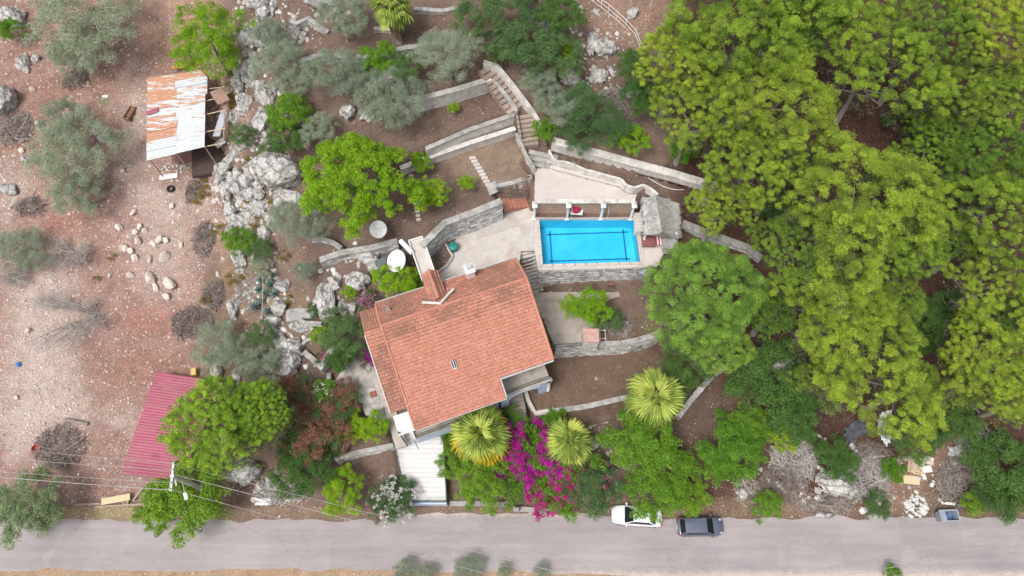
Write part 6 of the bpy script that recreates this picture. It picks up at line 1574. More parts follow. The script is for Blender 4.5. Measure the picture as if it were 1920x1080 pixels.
for q in [
    ('pale rock at the end of the long whitish wall', 655, 212, 12, 16, 0), ('white rock under the leaning silvery olive', 690, 221, 14, 11, 0), ('white faced boulder with dark hollows on the upper right slope', 1133, 90, 18, 14, 20), ('tall slanting grey boulder beside the white faced one', 1111, 76, 9, 24, -15),
    ('low pinkish grey rock below the white faced boulder', 1121, 142, 15, 10, 0), ('smooth grey boulder beside the dark shrubs', 1074, 152, 15, 17, 30), ('grey rock under the shrubs near the top', 1016, 44, 18, 15, 0), ('pale rock under the white fence', 1185, 23, 9, 9, 0), ('narrow upright stone on the right slope', 1146, 132, 4, 14, 20),
    ('grey rock behind the pine edge thicket', 1188, 180, 12, 10, 0),
    ('tall dark pitted boulder beside the villa corner', 615, 563, 16, 32, 0), ('rounded smooth grey boulder in the rock garden', 627, 527, 11, 10, 0), ('grey boulder below the satellite panel', 670, 523, 20, 14, -15), ('long grey boulder leaning on the rough wall', 692, 483, 24, 11, -15), ('white split boulder beside the agave clump', 531, 536, 13, 9, 0),
    ('white rock below the split boulder', 524, 575, 14, 13, 0), ('pale stone left of the concrete slab', 516, 603, 13, 11, 0), ('white oval rock below the concrete slab', 511, 626, 14, 8, 0), ('grey round boulder next to the white oval rock', 527, 640, 12, 14, 20), ('large grey lumpy boulder in the rock garden', 545, 651, 19, 17, 20),
    ('large mottled boulder lowest in the rock garden', 540, 679, 19, 20, 0), ('flat pale stone left of the mottled boulder', 524, 668, 12, 7, 0), ('jagged white rock directly under the slab edge', 562, 612, 14, 9, 0), ('jagged white rock beside it under the slab edge', 580, 610, 12, 8, 0), ('slim pale stone above the concrete slab', 594, 566, 6, 10, 0),
    ('pale rock beside the brownish shrub', 641, 578, 9, 14, 0), ('grey rock along the red field beside bush', 449, 482, 11, 17, 15), ('long grey rock along the red field below the agave', 437, 576, 10, 19, 0), ('pinkish flat stone at the edge of the field', 450, 507, 9, 5, 0), ('pale rock under the olive above the red roof', 410, 696, 11, 13, 0),
    ('pale rock beside the olive behind the umbrella pine', 446, 702, 8, 14, 0), ('grey rock beside the villa bush', 660, 575, 7, 9, 0), ('grey boulder at the foot of the umbrella pine', 466, 886, 27, 22, 0), ('smaller grey boulder by the road below the pine', 492, 916, 14, 11, 0), ('broken pale rock beside the dark tree', 515, 905, 12, 10, 0),
    ('large pale smooth boulder among the twig piles', 1567, 908, 30, 20, 0), ('grey stone on top of the pale smooth boulder', 1548, 888, 12, 8, 0), ('terracotta coloured stone on the waste ground', 1393, 925, 10, 8, 0), ('pale rock on the waste ground under the boundary wall', 1470, 690, 18, 12, 0), ('small pale rock at the corner of the boundary wall', 1490, 700, 10, 8, 0),
    ('white rock at the road edge below the twig pile', 1545, 965, 14, 5, 0), ('pale rock beside the dumpster verge', 1640, 970, 12, 5, 0), ('grey flat rock beside the dark bush by the villa', 700, 500, 10, 8, 0),
    ('weathered stone in the gap of the wood', 1765, 590, 12, 8, 0), ('weathered stone in the red clearing', 1680, 310, 10, 7, 0),
]:
    boulder(*q[:6], group=GR)
FR = 'loose stones in the red field'
for q in [
    ('grey layered rock at the upper left edge', 30, 36, 24, 13, -10), ('long grey rock left of the large field olive', 46, 120, 10, 17, 20), ('small grey rock above the long one', 66, 108, 9, 6, 0), ('mottled grey rock mound at the left edge', 14, 192, 20, 28, 0), ('pale round boulder below the bare red patch', 187, 254, 14, 13, 0), ('pale rock on the left edge above dry wood', 20, 355, 13, 9, 0), ('pale rock at the left edge near fallen branches', 48, 300, 9, 8, 0),
]:
    boulder(*q[:6], field=False)
for px, py, a_, b_ in ((223, 426, 7, 7), (254, 435, 6, 7), (263, 425, 6, 6), (271, 432, 6, 6), (258, 451, 6, 9), (288, 456, 6, 7), (300, 449, 9, 7), (311, 450, 6, 6), (308, 482, 12, 9), (280, 485, 4, 8), (253, 484, 8, 7), (235, 466, 8, 6), (245, 470, 7, 6), (229, 463, 6, 6), (281, 521, 9, 13), (291, 538, 6, 9), (318, 532, 9, 16), (313, 556, 7, 7), (243, 515, 6, 8), (205, 517, 6, 3), (339, 459, 5, 5), (250, 398, 8, 5), (322, 385, 7, 4), (60, 166, 5, 5), (200, 108, 7, 5), (168, 98, 6, 5), (70, 230, 5, 5), (40, 282, 6, 5), (28, 375, 16, 4), (230, 320, 5, 6), (222, 250, 7, 6), (52, 620, 6, 5), (30, 745, 5, 4)):
    boulder(where('pale loose stone', px, py, max(a_, b_)), px, py, a_, b_, random.uniform(0, 90), field=True, group=FR, name='loose_stone')

def rubble(label, px, py, rx, ry, n, mat='fieldrock', name='rubble_heap', s=(0.12, 0.3), hgt=0.5):
    p, g = on_ground(px, py); k = mpp(p); root = empty(name, (p.x, p.y, g), label, 'rubble')
    for i in range(n):
        an = random.uniform(0, 6.283); q = math.sqrt(random.random()); x, y = math.cos(an) * q * rx * k, math.sin(an) * q * ry * k
        sz = random.uniform(*s); me = FROCKS[i % 5] if mat == 'fieldrock' else ROCKS[i % 8]
        link('stone', RUB[i % 5], root, (x, y, gz(p.x + x, p.y + y) - g + hgt * (1 - q * q) * random.random()), (random.random(), random.random(), random.random() * 6), (sz, sz * random.uniform(.6, 1), sz * .8))
M['rubblew'] = surf('white_rubble', (0.52, 0.51, 0.50), (0.74, 0.73, 0.72), 2.0, 0.95, 0.4, 10, (0.38, 0.36, 0.34), 0.3, 1.5)
RUB = [rock_mesh(61 + i, M['rubblew'], 2, 0.2, 0.9) for i in range(5)]
rubble('heap of broken white blocks beside the dumpster', 1718, 950, 21, 20, 80)
rubble('scatter of pale building rubble below the shed', 330, 316, 26, 8, 24, s=(0.1, 0.22), hgt=0.1)

# gravel of the field: thousands of small stones
def gravel(name, label, w, n, smin, smax, mat, seed):
    r = np.random.default_rng(seed); w = w.ravel(); w = w * (0.65 + _vnoise(GX, GY, 1.5, 77).ravel()).clip(0.05, 2)
    idx = r.choice(len(w), n, p=w / w.sum())
    base = np.c_[GX.ravel()[idx], GY.ravel()[idx], GZ.ravel()[idx]] + np.c_[r.uniform(-.18, .18, (n, 2)), np.zeros(n)]
    s = smin + (smax - smin) * r.random(n) ** 3
    k = 6; ang = np.arange(k) * 2 * np.pi / k
    ring = np.stack([np.cos(ang), np.sin(ang)], -1)
    jr = 0.75 + 0.5 * r.random((n, k, 1)); lo = np.concatenate([ring[None] * jr, np.full((n, k, 1), -.25)], -1); hi = np.concatenate([ring[None] * jr * (0.55 + 0.25 * r.random((n, k, 1))), 0.4 + 0.3 * r.random((n, k, 1))], -1)
    V = np.concatenate([lo, hi], 1) * s[:, None, None] * np.array([1, 1, 0.9]) * np.c_[np.ones(n), 0.55 + .5 * r.random(n), np.ones(n)][:, None]
    an = r.random(n) * 6.28; ca, sa = np.cos(an)[:, None], np.sin(an)[:, None]
    V = np.stack([V[..., 0] * ca - V[..., 1] * sa, V[..., 0] * sa + V[..., 1] * ca, V[..., 2]], -1) + base[:, None]
    side = np.array([[i, (i + 1) % k, k + (i + 1) % k, k + i] for i in range(k)]); top = np.array([[k, k + 1, k + 2, k + 3], [k, k + 3, k + 4, k + 5]])
    fc = np.r_[side, top]
    me = mesh_np(name, V.reshape(-1, 3), (fc[None] + (np.arange(n) * 2 * k)[:, None, None]).reshape(-1, 4), mat, np.repeat(r.random(n), 2 * k))
    tag(link(name, me), label, 'gravel', kind='stuff')
_core = (GX > -62) * (GX < 58) * (GY > 8.5) * (GY < 70)
gravel('field_gravel', 'pale gravel scattered over the red field', (peb ** 1.6) * _core * np.clip(field, 0, 1) + 0.02 * _core * (PX > 430) * (PX < 1200) * (GZ < 8.9), 5500, 0.05, 0.19, M['gravel'], 5)
_oc = np.zeros(GX.shape)
for z_ in ((470, 160, 45, 150), (470, 360, 75, 90), (490, 550, 70, 90), (560, 640, 70, 60), (650, 520, 60, 50), (500, 910, 60, 30), (560, 30, 60, 40), (1110, 110, 60, 80), (1600, 900, 150, 60), (1100, 870, 60, 60)): _oc = np.maximum(_oc, zone(*z_, 0.8))
gravel('outcrop_rubble', 'grey stone rubble between the limestone boulders', _oc * _core, 1500, 0.08, 0.4, M['greygravel'], 8)

# dry grass on verges, beds and wood floor
def dry_grass():
    r = np.random.default_rng(6)
    n_ = np.clip(_vnoise(GX, GY, 2.2, 41) + _vnoise(GX, GY, 0.8, 42) * 0.7, 0, 1).ravel()
    ok = ((GX > -60) & (GX < 58) & (GY > 8.3) & (GY < 66)).ravel() & ((PX.ravel() > 425) | (rng.random(len(n_)) < 0.3)) | ((PY > 880) & (PY < 968) & (PX > -40) & (PX < 2000)).ravel()
    okz = np.ones(len(n_))
    for _nm, _poly, _z in TERRACES:
        if _nm in ('terrace', 'pool_deck', 'patio', 'triangle', 'west_patio'): okz[inside(_poly, GX, GY).ravel()] = 0
    for pl in (_house, _ramp, _stair): okz[inside(pl, GX, GY).ravel()] = 0
    w = n_ * ok * okz * (1 + 2.5 * (PY > 900).ravel()); n = 16000; idx = r.choice(len(w), n, p=w / w.sum())
    base = np.c_[GX.ravel()[idx], GY.ravel()[idx], GZ.ravel()[idx]] + np.c_[r.uniform(-.2, .2, (n, 2)), np.zeros(n)]
    an = r.random(n) * 6.28; d = np.c_[np.cos(an), np.sin(an), np.zeros(n)]; sd = np.c_[-d[:, 1], d[:, 0], d[:, 2]] * 0.025
    L_ = (0.12 + 0.25 * r.random(n))[:, None]; tip = base + d * L_ * 0.8 + np.c_[np.zeros((n, 2)), L_ * 0.6]
    V = np.stack([base - sd, base + sd, tip], 1).reshape(-1, 3)
    me = mesh_np('dry_grass', V, np.arange(3 * n).reshape(n, 3), M['l_straw'], np.repeat(r.random(n), 3))
    tag(link('dry_grass', me), 'dry straw coloured grass on verges and beds', 'grass', kind='stuff')
dry_grass()

# ------------------------------------------------------------------ brush, twigs and bare trees
def twig_mesh(S, E_, r0, r1, mat, bend=0.15, seed=0):
    """many three-sided tapering twigs from S to E with one bend"""
    r = np.random.default_rng(seed); n = len(S); L_ = np.linalg.norm(E_ - S, axis=1)[:, None]
    Mid = (S + E_) / 2 + r.normal(size=(n, 3)) * L_ * bend
    d = E_ - S; a_ = np.cross(d, r.normal(size=(n, 3))); a_ /= np.linalg.norm(a_, axis=1)[:, None] + 1e-9
    b_ = np.cross(d, a_); b_ /= np.linalg.norm(b_, axis=1)[:, None] + 1e-9
    rs = [np.broadcast_to(r0, (n,)), np.broadcast_to((np.asarray(r0) + np.asarray(r1)) / 2, (n,)), np.broadcast_to(r1, (n,))]
    V = np.stack([p + (a_ * math.cos(k * 2.094) + b_ * math.sin(k * 2.094)) * rr[:, None] for p, rr in zip((S, Mid, E_), rs) for k in range(3)], 1)
    f = np.array([[s * 3 + k, s * 3 + (k + 1) % 3, (s + 1) * 3 + (k + 1) % 3, (s + 1) * 3 + k] for s in range(2) for k in range(3)])
    return mesh_np('twigs', V.reshape(-1, 3), (f[None] + (np.arange(n) * 9)[:, None, None]).reshape(-1, 4), mat, np.repeat(r.random(n), 9))
def brush_pile(label, px, py, rx, ry, n, mat='twig', ln=1.0, hgt=0.6, group='piles of cut branches', seed=0, name='brush_pile', thick=0.025):
    r = np.random.default_rng(seed + int(px)); p, g = on_ground(px, py); k = mpp(p)
    root = empty(name, (p.x, p.y, g), label, 'brush pile', group)
    for part, nn, l_, th, mt in (('branches', n // 5, ln * 1.5, thick * 1.7, mat), ('twigs', n, ln * 0.7, thick * 0.8, mat)):
        an = r.random(nn) * 6.28; q = np.sqrt(r.random(nn)); x = np.cos(an) * q * rx * k; y = np.sin(an) * q * ry * k
        z = np.array([gz(p.x + a_, p.y + b_) - g for a_, b_ in zip(x, y)]) + hgt * (1 - q ** 2) * r.random(nn) + .05
        d = r.normal(size=(nn, 3)) * np.array([1, 1, 0.28]); d /= np.linalg.norm(d, axis=1)[:, None]; l2 = l_ * (0.4 + r.random(nn))[:, None] / 2
        c = np.c_[x, y, z]; tag(link(part, twig_mesh(c - d * l2, c + d * l2, th * (0.6 + .8 * r.random(nn)), th * .4, M[mt], 0.1, seed), root), kind='stuff')
brush_pile('tangled heap of pale cut branches below the yellowish bush', 1490, 862, 44, 40, 700, 'paletwig')
brush_pile('dark purple twig thicket above the road bush', 1468, 905, 42, 36, 700, 'twigdark', 0.9)
brush_pile('big pile of grey branches right of the pale boulder', 1625, 890, 42, 50, 900, 'paletwig', 1.1)
brush_pile('dry brush above the big branch pile', 1625, 850, 44, 20, 400, 'twigdark', 0.8)
brush_pile('grey branch pile behind the dumpster', 1795, 905, 42, 46, 800, 'twig', 1.0)
brush_pile('bleached branch pile under the right pines', 1835, 832, 46, 22, 450, 'paletwig', 0.9)
brush_pile('dry twigs on the verge below the pale boulder', 1545, 945, 56, 20, 420, 'twig', 0.9, 0.25)
brush_pile('dry stalks on the waste ground beside the terracotta stone', 1400, 918, 26, 26, 120, 'paletwig', 1.1, 0.2)
brush_pile('mound of bleached branches at the left edge', 28, 240, 34, 36, 500, 'twig', 1.1)
brush_pile('dry branches above the left edge olive bush', 58, 388, 30, 18, 260, 'twigdark', 0.9)
brush_pile('dark heap of burnt brush below the large field olive', 140, 150, 24, 22, 400, 'twigdark', 0.7)
brush_pile('dry bramble mound in the field above the red roof', 362, 606, 42, 30, 800, 'twigdark', 0.8)
brush_pile('dry bramble beside the outcrop foot', 384, 448, 24, 34, 500, 'twigdark', 0.7)
brush_pile('purple bramble right of the bare tree', 402, 552, 22, 26, 380, 'twigdark', 0.7)
brush_pile('dry bramble below the tyre', 365, 360, 18, 22, 260, 'twigdark', 0.6)
brush_pile('cut brush around the dead trunk in the lower field', 112, 838, 52, 40, 700, 'twigdark', 1.0, 0.4)
brush_pile('pale twigs between pine boulder and dark tree', 528, 925, 46, 20, 420, 'paletwig', 0.9, 0.35)
brush_pile('leafless twigs under the rusty shrubs', 605, 852, 30, 24, 350, 'twigdark', 0.9, 0.5)
brush_pile('dry agave stalks beside the agave clump', 458, 545, 20, 24, 160, 'paletwig', 0.9, 0.3)
brush_pile('dry shrub twigs beside the terrace tree', 1160, 608, 26, 26, 350, 'twig', 0.7, 0.7)
brush_pile('grey dry shrub on the upper right slope', 1150, 190, 30, 24, 420, 'twig', 0.7, 0.8)
brush_pile('bare scrub beside the stump of the fence', 1175, 235, 28, 26, 350, 'twigdark', 0.7, 0.6)
def bare_tree(label, px, py, rx, ry, h, dx, dy, seed, mat='paletwig', n1=16):
    """leafless tree; boughs leave the base and fan out towards (dx, dy)"""
    r = np.random.default_rng(seed); p, g = on_ground(px, py); k = mpp(p)
    root = empty('bare_tree', (p.x, p.y, g), label, 'bare tree')
    S1, E1, S2, E2, S3, E3 = [], [], [], [], [], []
    for i in range(n1):
        an = r.random() * 6.28; q = r.uniform(0.5, 1.0)
        e = np.array([(math.cos(an) * rx * q + dx) * k, (math.sin(an) * ry * q - dy) * k, h * r.uniform(.4, 1)]); S1.append((0, 0, -.1)); E1.append(e)
        for _ in range(14):
            t = r.uniform(.3, 1); s = e * t; d = r.normal(size=3) * np.array([1, 1, .5]) + e / np.linalg.norm(e) * 0.9; d /= np.linalg.norm(d); e2 = s + d * r.uniform(.4, 1.0) * 1.3; S2.append(s); E2.append(e2)
            for _ in range(7):
                s3 = s + (e2 - s) * r.uniform(.3, 1); d3 = r.normal(size=3) * np.array([1, 1, .5]) + d; d3 /= np.linalg.norm(d3); S3.append(s3); E3.append(s3 + d3 * r.uniform(.3, .7))
    link('boughs', twig_mesh(np.array(S1), np.array(E1), 0.07, 0.025, M['twig'], 0.05, seed), root)
    tag(link('branches', twig_mesh(np.array(S2), np.array(E2), 0.022, 0.01, M[mat], 0.1, seed), root), kind='stuff')
    tag(link('twigs', twig_mesh(np.array(S3), np.array(E3), 0.009, 0.006, M[mat], 0.1, seed), root), kind='stuff')
bare_tree('wide leafless grey tree lying over white gravel in the field', 182, 588, 95, 70, 1.6, -70, 25, 3)
bare_tree('smaller leafless grey shrub above the wide bare tree', 160, 490, 50, 26, 1.2, -30, -10, 4, n1=9)
bare_tree('leafless shrub on the left edge below the sparse bush', 25, 510, 34, 30, 1.2, 0, 0, 5, n1=8)

for px, py, s in ((405, 300, 16), (415, 318, 13), (380, 345, 12), (372, 372, 13), (388, 362, 11), (404, 428, 11), (420, 430, 12), (447, 520, 14), (425, 525, 12), (462, 305, 12), (468, 372, 12), (482, 418, 13), (510, 388, 14), (535, 480, 11), (540, 560, 10), (390, 560, 12), (1465, 800, 16), (440, 150, 20), (430, 190, 18), (435, 120, 18), (115, 110, 14), (210, 480, 9), (180, 525, 8)):
    plant('weed_tuft', where('yellowish weed tuft', px, py, s), 'weed', 'weed', px, py, s, 0.15, 'yellowish weed tufts', crown_name='foliage', stem_name='stem', trunk=0.02, limbs=3)
def agave(px, py, rp, seed):
    r = random.Random(seed); p, g = on_ground(px, py, .1); R = rp * mpp(p)
    root = empty('agave', (p.x, p.y, g), ('top right', 'upper', 'middle', 'upper left', 'right hand', 'lowest left', 'lowest right', 'lower middle', 'small topmost')[seed] + ' blue grey agave of the rock garden clump', 'agave', 'agaves of the rock garden clump')
    n = 22
    for k in range(n):
        t = k / n; el = math.radians(80 - 62 * t); link('leaf', AGL, root, (0, 0, .1), (0, -el, k * 2.4), R * r.uniform(.8, 1.1))
    MB().tube([(0, 0, -.1), (0, 0, .2 * R)], R * .12, 7).build('core', M['l_agave'], root, True)
AGL = mesh_np('agave_leaf', np.array([[0, -.05, 0], [0, .05, 0], [.5, -.10, -.02], [.5, 0, -.06], [.5, .10, -.02], [1.05, 0, -.02], [.5, 0, .03], [0, 0, .05]]), np.array([[0, 3, 2], [0, 1, 3], [1, 4, 3], [2, 3, 5], [3, 4, 5], [0, 2, 6], [0, 6, 7], [1, 7, 6], [1, 6, 4], [2, 5, 6], [6, 5, 4]]), M['l_agave'], np.array([.2, .2, .4, .5, .4, .9, .6, .3]))
for i, (px, py, rp) in enumerate(((492, 528, 17), (508, 535, 18), (500, 552, 16), (486, 545, 14), (516, 552, 15), (480, 577, 19), (503, 585, 16), (492, 565, 13), (512, 518, 12))): agave(px, py, rp, i)
# ------------------------------------------------------------------ sheds
def sheet_material(name, base, rust):
    m, N, L, B = _new(name)
    co = N.new('ShaderNodeTexCoord').outputs['Object']; t = attr(N, 'tint')
    mp = N.new('ShaderNodeMapping'); mp.inputs['Scale'].default_value = (0.45, 2.2, 1); mp.inputs['Rotation'].default_value = (0, 0, 0.14); L.new(co, mp.inputs[0])
    n = noise(N, L, mp.outputs[0], 1.1, 8, 0.7)
    k = mth(N, L, 'MULTIPLY', mth(N, L, 'ADD', mth(N, L, 'SUBTRACT', n.outputs[0], 0.62), mth(N, L, 'MULTIPLY', t, 0.32)), 14, True)
    n2 = noise(N, L, co, 4, 5, .7); r2 = ramp(N, [(0.3, rust[0]), (0.7, rust[1])]); L.new(n2.outputs[0], r2.inputs[0])
    n3 = noise(N, L, co, 0.8, 5, .7); r3 = ramp(N, [(0.3, tuple(x * .88 for x in base)), (0.7, base)]); L.new(n3.outputs[0], r3.inputs[0])
    L.new(mix(N, L, k, r3.outputs[0], r2.outputs[0]), B.inputs['Base Color']); B.inputs['Roughness'].default_value = 0.55; B.inputs['Metallic'].default_value = 0.0
    return m
M['sheet'] = sheet_material('weathered_sheet', (0.57, 0.60, 0.63), ((0.36, 0.16, 0.085), (0.56, 0.30, 0.18)))
M['redsheet'] = surf('red_sheet', (0.29, 0.058, 0.10), (0.36, 0.082, 0.135), 0.8, 0.55, 0.0, None, (0.30, 0.12, 0.12), 0.4, 0.5, 0.12)
def corrugated(mb, q, n, amp, axis_rows=True, sub=1):
    """q: four corners (tl, tr, br, bl); ridges run from the left edge to the right edge"""
    tl, tr, br, bl = (Vector(p) for p in q); nr = (tr - tl).cross(bl - tl).normalized(); nr = nr if nr.z > 0 else -nr
    V = []
    for i in range(n * 4 + 1):
        v = i / (n * 4); h = (0, amp, amp, 0)[i % 4]
        V += [tl.lerp(bl, v) + nr * h, tr.lerp(br, v) + nr * h]
    m = len(V); lo = [p - nr * 0.02 for p in V]
    fs = [(2 * i, 2 * i + 2, 2 * i + 3, 2 * i + 1) for i in range(n * 4)]
    mb.add(V + lo, fs + [tuple(m + x for x in reversed(f)) for f in fs])
def rusty_shed():
    zr = 10.9; c = at(330, 215, 8.0); O = Vector((c.x, c.y, gz(c.x, c.y)))
    root = empty('rusty_shed', O, 'open shed with patched white and rust streaked metal roof', 'shed')
    TL, TR, BR, BL = at(277, 146, zr), at(386, 130, zr + .3), at(384, 276, zr + .3), at(275, 301, zr)
    def uv(u, v): return TL.lerp(TR, u).lerp(BL.lerp(BR, u), v)
    rows = [(0, .10, 1, 1, .72), (.10, .21, .0, .5, .68), (.10, .19, .48, 1.03, .25), (.19, .33, .45, 1.03, .35), (.21, .33, 0, .5, .66), (.33, .42, 0, .55, .42), (.42, .52, 0, .52, .2), (.50, .57, 0, .52, .5), (.57, .68, 0, .52, .55), (.66, .76, 0, .52, .82), (.74, .80, 0, .52, .75), (.79, .9, 0, .53, .2), (.88, 1.0, 0, .53, .1), (.33, .46, .5, 1, .55), (.45, .6, .5, 1, .12), (.59, .73, .5, 1, .05), (.72, .87, .5, 1, .1), (.86, 1.0, .5, 1, .12)]
    for i, (v0, v1, u0, u1, t) in enumerate(rows):
        if u0 == 1: u0, u1 = 0, 1.0
        dz = Vector((0, 0, 0.03 * (i % 3) - O.z)) - Vector((O.x, O.y, 0)); mb = MB(); mb.ct = t
        q = [uv(u0, v0) + dz, uv(u1, v0) + dz, uv(u1, v1) + dz, uv(u0, v1) + dz]
        corrugated(mb, q, max(3, int((v1 - v0) * 45)), 0.035); mb.build('roof_sheet', M['sheet'], root)
    q = [uv(0, .425), uv(.2, .405), uv(.2, .46), uv(0, .48)]; mb = MB(); corrugated(mb, [p - O + Vector((0, 0, .12)) for p in q], 3, .03); mb.build('pink_patch', M['redsheet'], root)
    for u, v in ((0.02, .03), (.98, .03), (.98, .97), (.02, .97), (.5, .98), (.5, .02), (.98, .5), (.02, .5)):
        p = uv(u, v) - O; MB().tube([(p.x, p.y, -.3), (p.x, p.y, p.z - .05)], 0.07, 6).build('post', M['wood'], root)
    for v in (.02, .22, .45, .62, .78, .96):          # bare rafters sticking out to the east
        a_, b_ = uv(.02, v) - O - Vector((0, 0, .12)), uv(1.33, v - .03 + .06 * math.sin(v * 9)) - O - Vector((0, 0, .35)); MB().tube([a_, b_], 0.05, 5).build('rafter', M['palewood'], root)
    a_ = uv(1.32, .0) - O - Vector((0, 0, .4)); b_ = uv(1.3, .95) - O - Vector((0, 0, .4)); MB().tube([a_, b_], 0.07, 5).build('beam', M['wood'], root)
    # dark floor debris seen through the open bay
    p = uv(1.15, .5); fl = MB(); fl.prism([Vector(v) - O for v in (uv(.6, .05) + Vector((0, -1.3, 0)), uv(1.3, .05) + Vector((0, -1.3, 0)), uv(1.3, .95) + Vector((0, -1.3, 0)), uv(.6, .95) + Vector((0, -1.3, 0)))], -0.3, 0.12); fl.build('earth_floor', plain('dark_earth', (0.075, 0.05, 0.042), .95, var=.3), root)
    return O
rusty_shed()
def slab_thing(name, label, cat, px, py, h, size, rz, mat, tilt=(0, 0), group=None):
    p, g = on_ground(px, py, h); o = MB().box((0, 0, 0), size).build(name, mat); o.location = (p.x, p.y, g + h); o.rotation_euler = (tilt[0], tilt[1], rz); tag(o, label, cat, group); return o
slab_thing('board', 'brown hardboard panel leaning beside the shed', 'board', 412, 180, 1.9, (1.3, 1.7, .05), .65, plain('brown_board', (.34, .22, .17), .85, var=.15), (.2, .1))
slab_thing('metal_sheet', 'narrow bluish metal sheet along the shed rafters', 'sheet', 413, 232, 1.6, (.75, 3.2, .05), -.08, plain('bluish_sheet', (.42, .44, .50), .6, var=.15), (0, -.1))
slab_thing('metal_sheet', 'small bluish sheet scrap at the shed corner', 'sheet', 412, 268, 1.0, (.7, 1.1, .05), -.7, plain('pale_sheet', (.52, .55, .58), .6, var=.1), (0, .15))
slab_thing('metal_sheet', 'dark red sheet slumped below the shed roof', 'sheet', 355, 293, .6, (3.6, .9, .05), .22, plain('dull_red_sheet', (.24, .12, .12), .8, var=.2), (.3, 0))
slab_thing('metal_sheet', 'orange rusty sheet behind the shed roof', 'sheet', 345, 124, .4, (2.6, .5, .05), .15, plain('orange_rust', (.50, .22, .08), .8, var=.2))
slab_thing('metal_sheet', 'white sheet lying on the ground below the shed', 'sheet', 316, 331, .1, (1.85, .62, .05), .18, M['plastic_white'])
slab_thing('board', 'small white board lying in the field', 'board', 197, 181, .08, (.6, .35, .05), .05, M['plastic_white'])
def trough():
    p, g = on_ground(244, 213, .2); root = empty('wooden_trough', (p.x, p.y, g), 'brown wooden trough standing alone in the field', 'trough', rotz=-.25)
    for k, (c, s) in enumerate((((0, 0, .08), (.6, 1.7, .08)), ((-.3, 0, .25), (.07, 1.7, .4)), ((.3, 0, .25), (.07, 1.7, .4)), ((0, .83, .25), (.55, .07, .38)), ((0, -.83, .25), (.55, .07, .38)), ((0, .1, .3), (.36, 1.2, .1)))): MB().box(c, s).build('plank', M['rust'] if k == 5 else plain('trough_wood', (.27, .18, .11), .9, var=.2) if k == 0 else bpy.data.materials['trough_wood'], root)
trough()
def torus(mb, R, r, n=16, m=8, c=(0, 0, 0)):
    V = [Vector((c[0] + (R + r * math.cos(b)) * math.cos(a), c[1] + (R + r * math.cos(b)) * math.sin(a), c[2] + r * math.sin(b))) for a in (2 * math.pi * i / n for i in range(n)) for b in (2 * math.pi * j / m for j in range(m))]
    return mb.add(V, [(i * m + j, ((i + 1) % n) * m + j, ((i + 1) % n) * m + (j + 1) % m, i * m + (j + 1) % m) for i in range(n) for j in range(m)])
p, g = on_ground(320, 354, .1); o = torus(MB(), .3, .13).build('tyre', plain('tyre_rubber', (.02, .02, .02), .9), smooth=True, loc=(p.x, p.y, g + .12)); tag(o, 'black tyre lying in the field below the shed', 'tyre')
def tub(label, px, py, R, h, matc, name='plastic_tub'):
    p, g = on_ground(px, py, .1); m = plain(name + '_' + str(px), matc, .5)
    o = MB().lathe([(0, .04), (R * .8, .04), (R * .95, h), (R * 1.05, h), (R * 1.05, h - .04), (R * .88, 0), (0, 0)], (0, 0, 0), 18).build(name, m, smooth=False, loc=(p.x, p.y, g + .03)); tag(o, label, 'tub')
tub('red plastic tub on the stony field beside cut brush', 70, 842, .42, .35, (.55, .10, .07))
def bag(label, px, py, R, c, name='plastic_bag'):
    p, g = on_ground(px, py, .1); o = link(name, rock_mesh(px, plain(name + str(px), c, .5), 3, .5, .7), None, (p.x, p.y, g + R * .4), (0, 0, px), R); tag(o, label, 'bag')
bag('blue plastic bag on white gravel', 34, 683, .28, (.05, .17, .45)); bag('blue bag beside the small stone hut', 765, 181, .3, (.05, .2, .45))
slab_thing('box', 'yellowish box at the upper corner of the red roof', 'box', 364, 698, .5, (.45, .7, .45), .2, plain('yellow_box', (.6, .45, .14), .7))
def red_shed():
    z = 3.6; q = [at(293, 697, z + .35), at(418, 716, z + .35), at(340, 900, z), at(226, 887, z)]
    c = sum(q, Vector()) / 4; O = Vector((c.x, c.y, gz(c.x, c.y))); root = empty('red_roof_shed', O, 'shed with crimson ribbed metal roof beside the umbrella pine', 'shed')
    n = 9
    for i in range(n):
        a_, b_ = i / n, (i + 1) / n + .004; mb = MB(); mb.ct = random.random()
        corrugated(mb, [q[0].lerp(q[3], a_) - O, q[1].lerp(q[2], a_) - O, q[1].lerp(q[2], b_) - O, q[0].lerp(q[3], b_) - O], 4, .016); mb.build('roof_panel', M['redsheet'], root)
    for p in q:
        v = (p - c) * .93 + c - O; MB().tube([(v.x, v.y, -.6), (v.x, v.y, v.z - .1)], .09, 6).build('post', M['wood'], root)
    for i in range(4):
        a_, b_ = q[i], q[(i + 1) % 4]; w = [(v - c) * .93 + c - O for v in (a_, b_)]
        MB().add([Vector((w[0].x, w[0].y, -.8)), Vector((w[1].x, w[1].y, -.8)), w[1] - Vector((0, 0, .15)), w[0] - Vector((0, 0, .15))] + [Vector((w[0].x, w[0].y, -.8)) * .97, Vector((w[1].x, w[1].y, -.8)) * .97, w[1] * .97 - Vector((0, 0, .2)), w[0] * .97 - Vector((0, 0, .2))], [(0, 1, 2, 3), (7, 6, 5, 4), (3, 2, 6, 7)]).build('wall_panel', M['wood'], root)
red_shed()
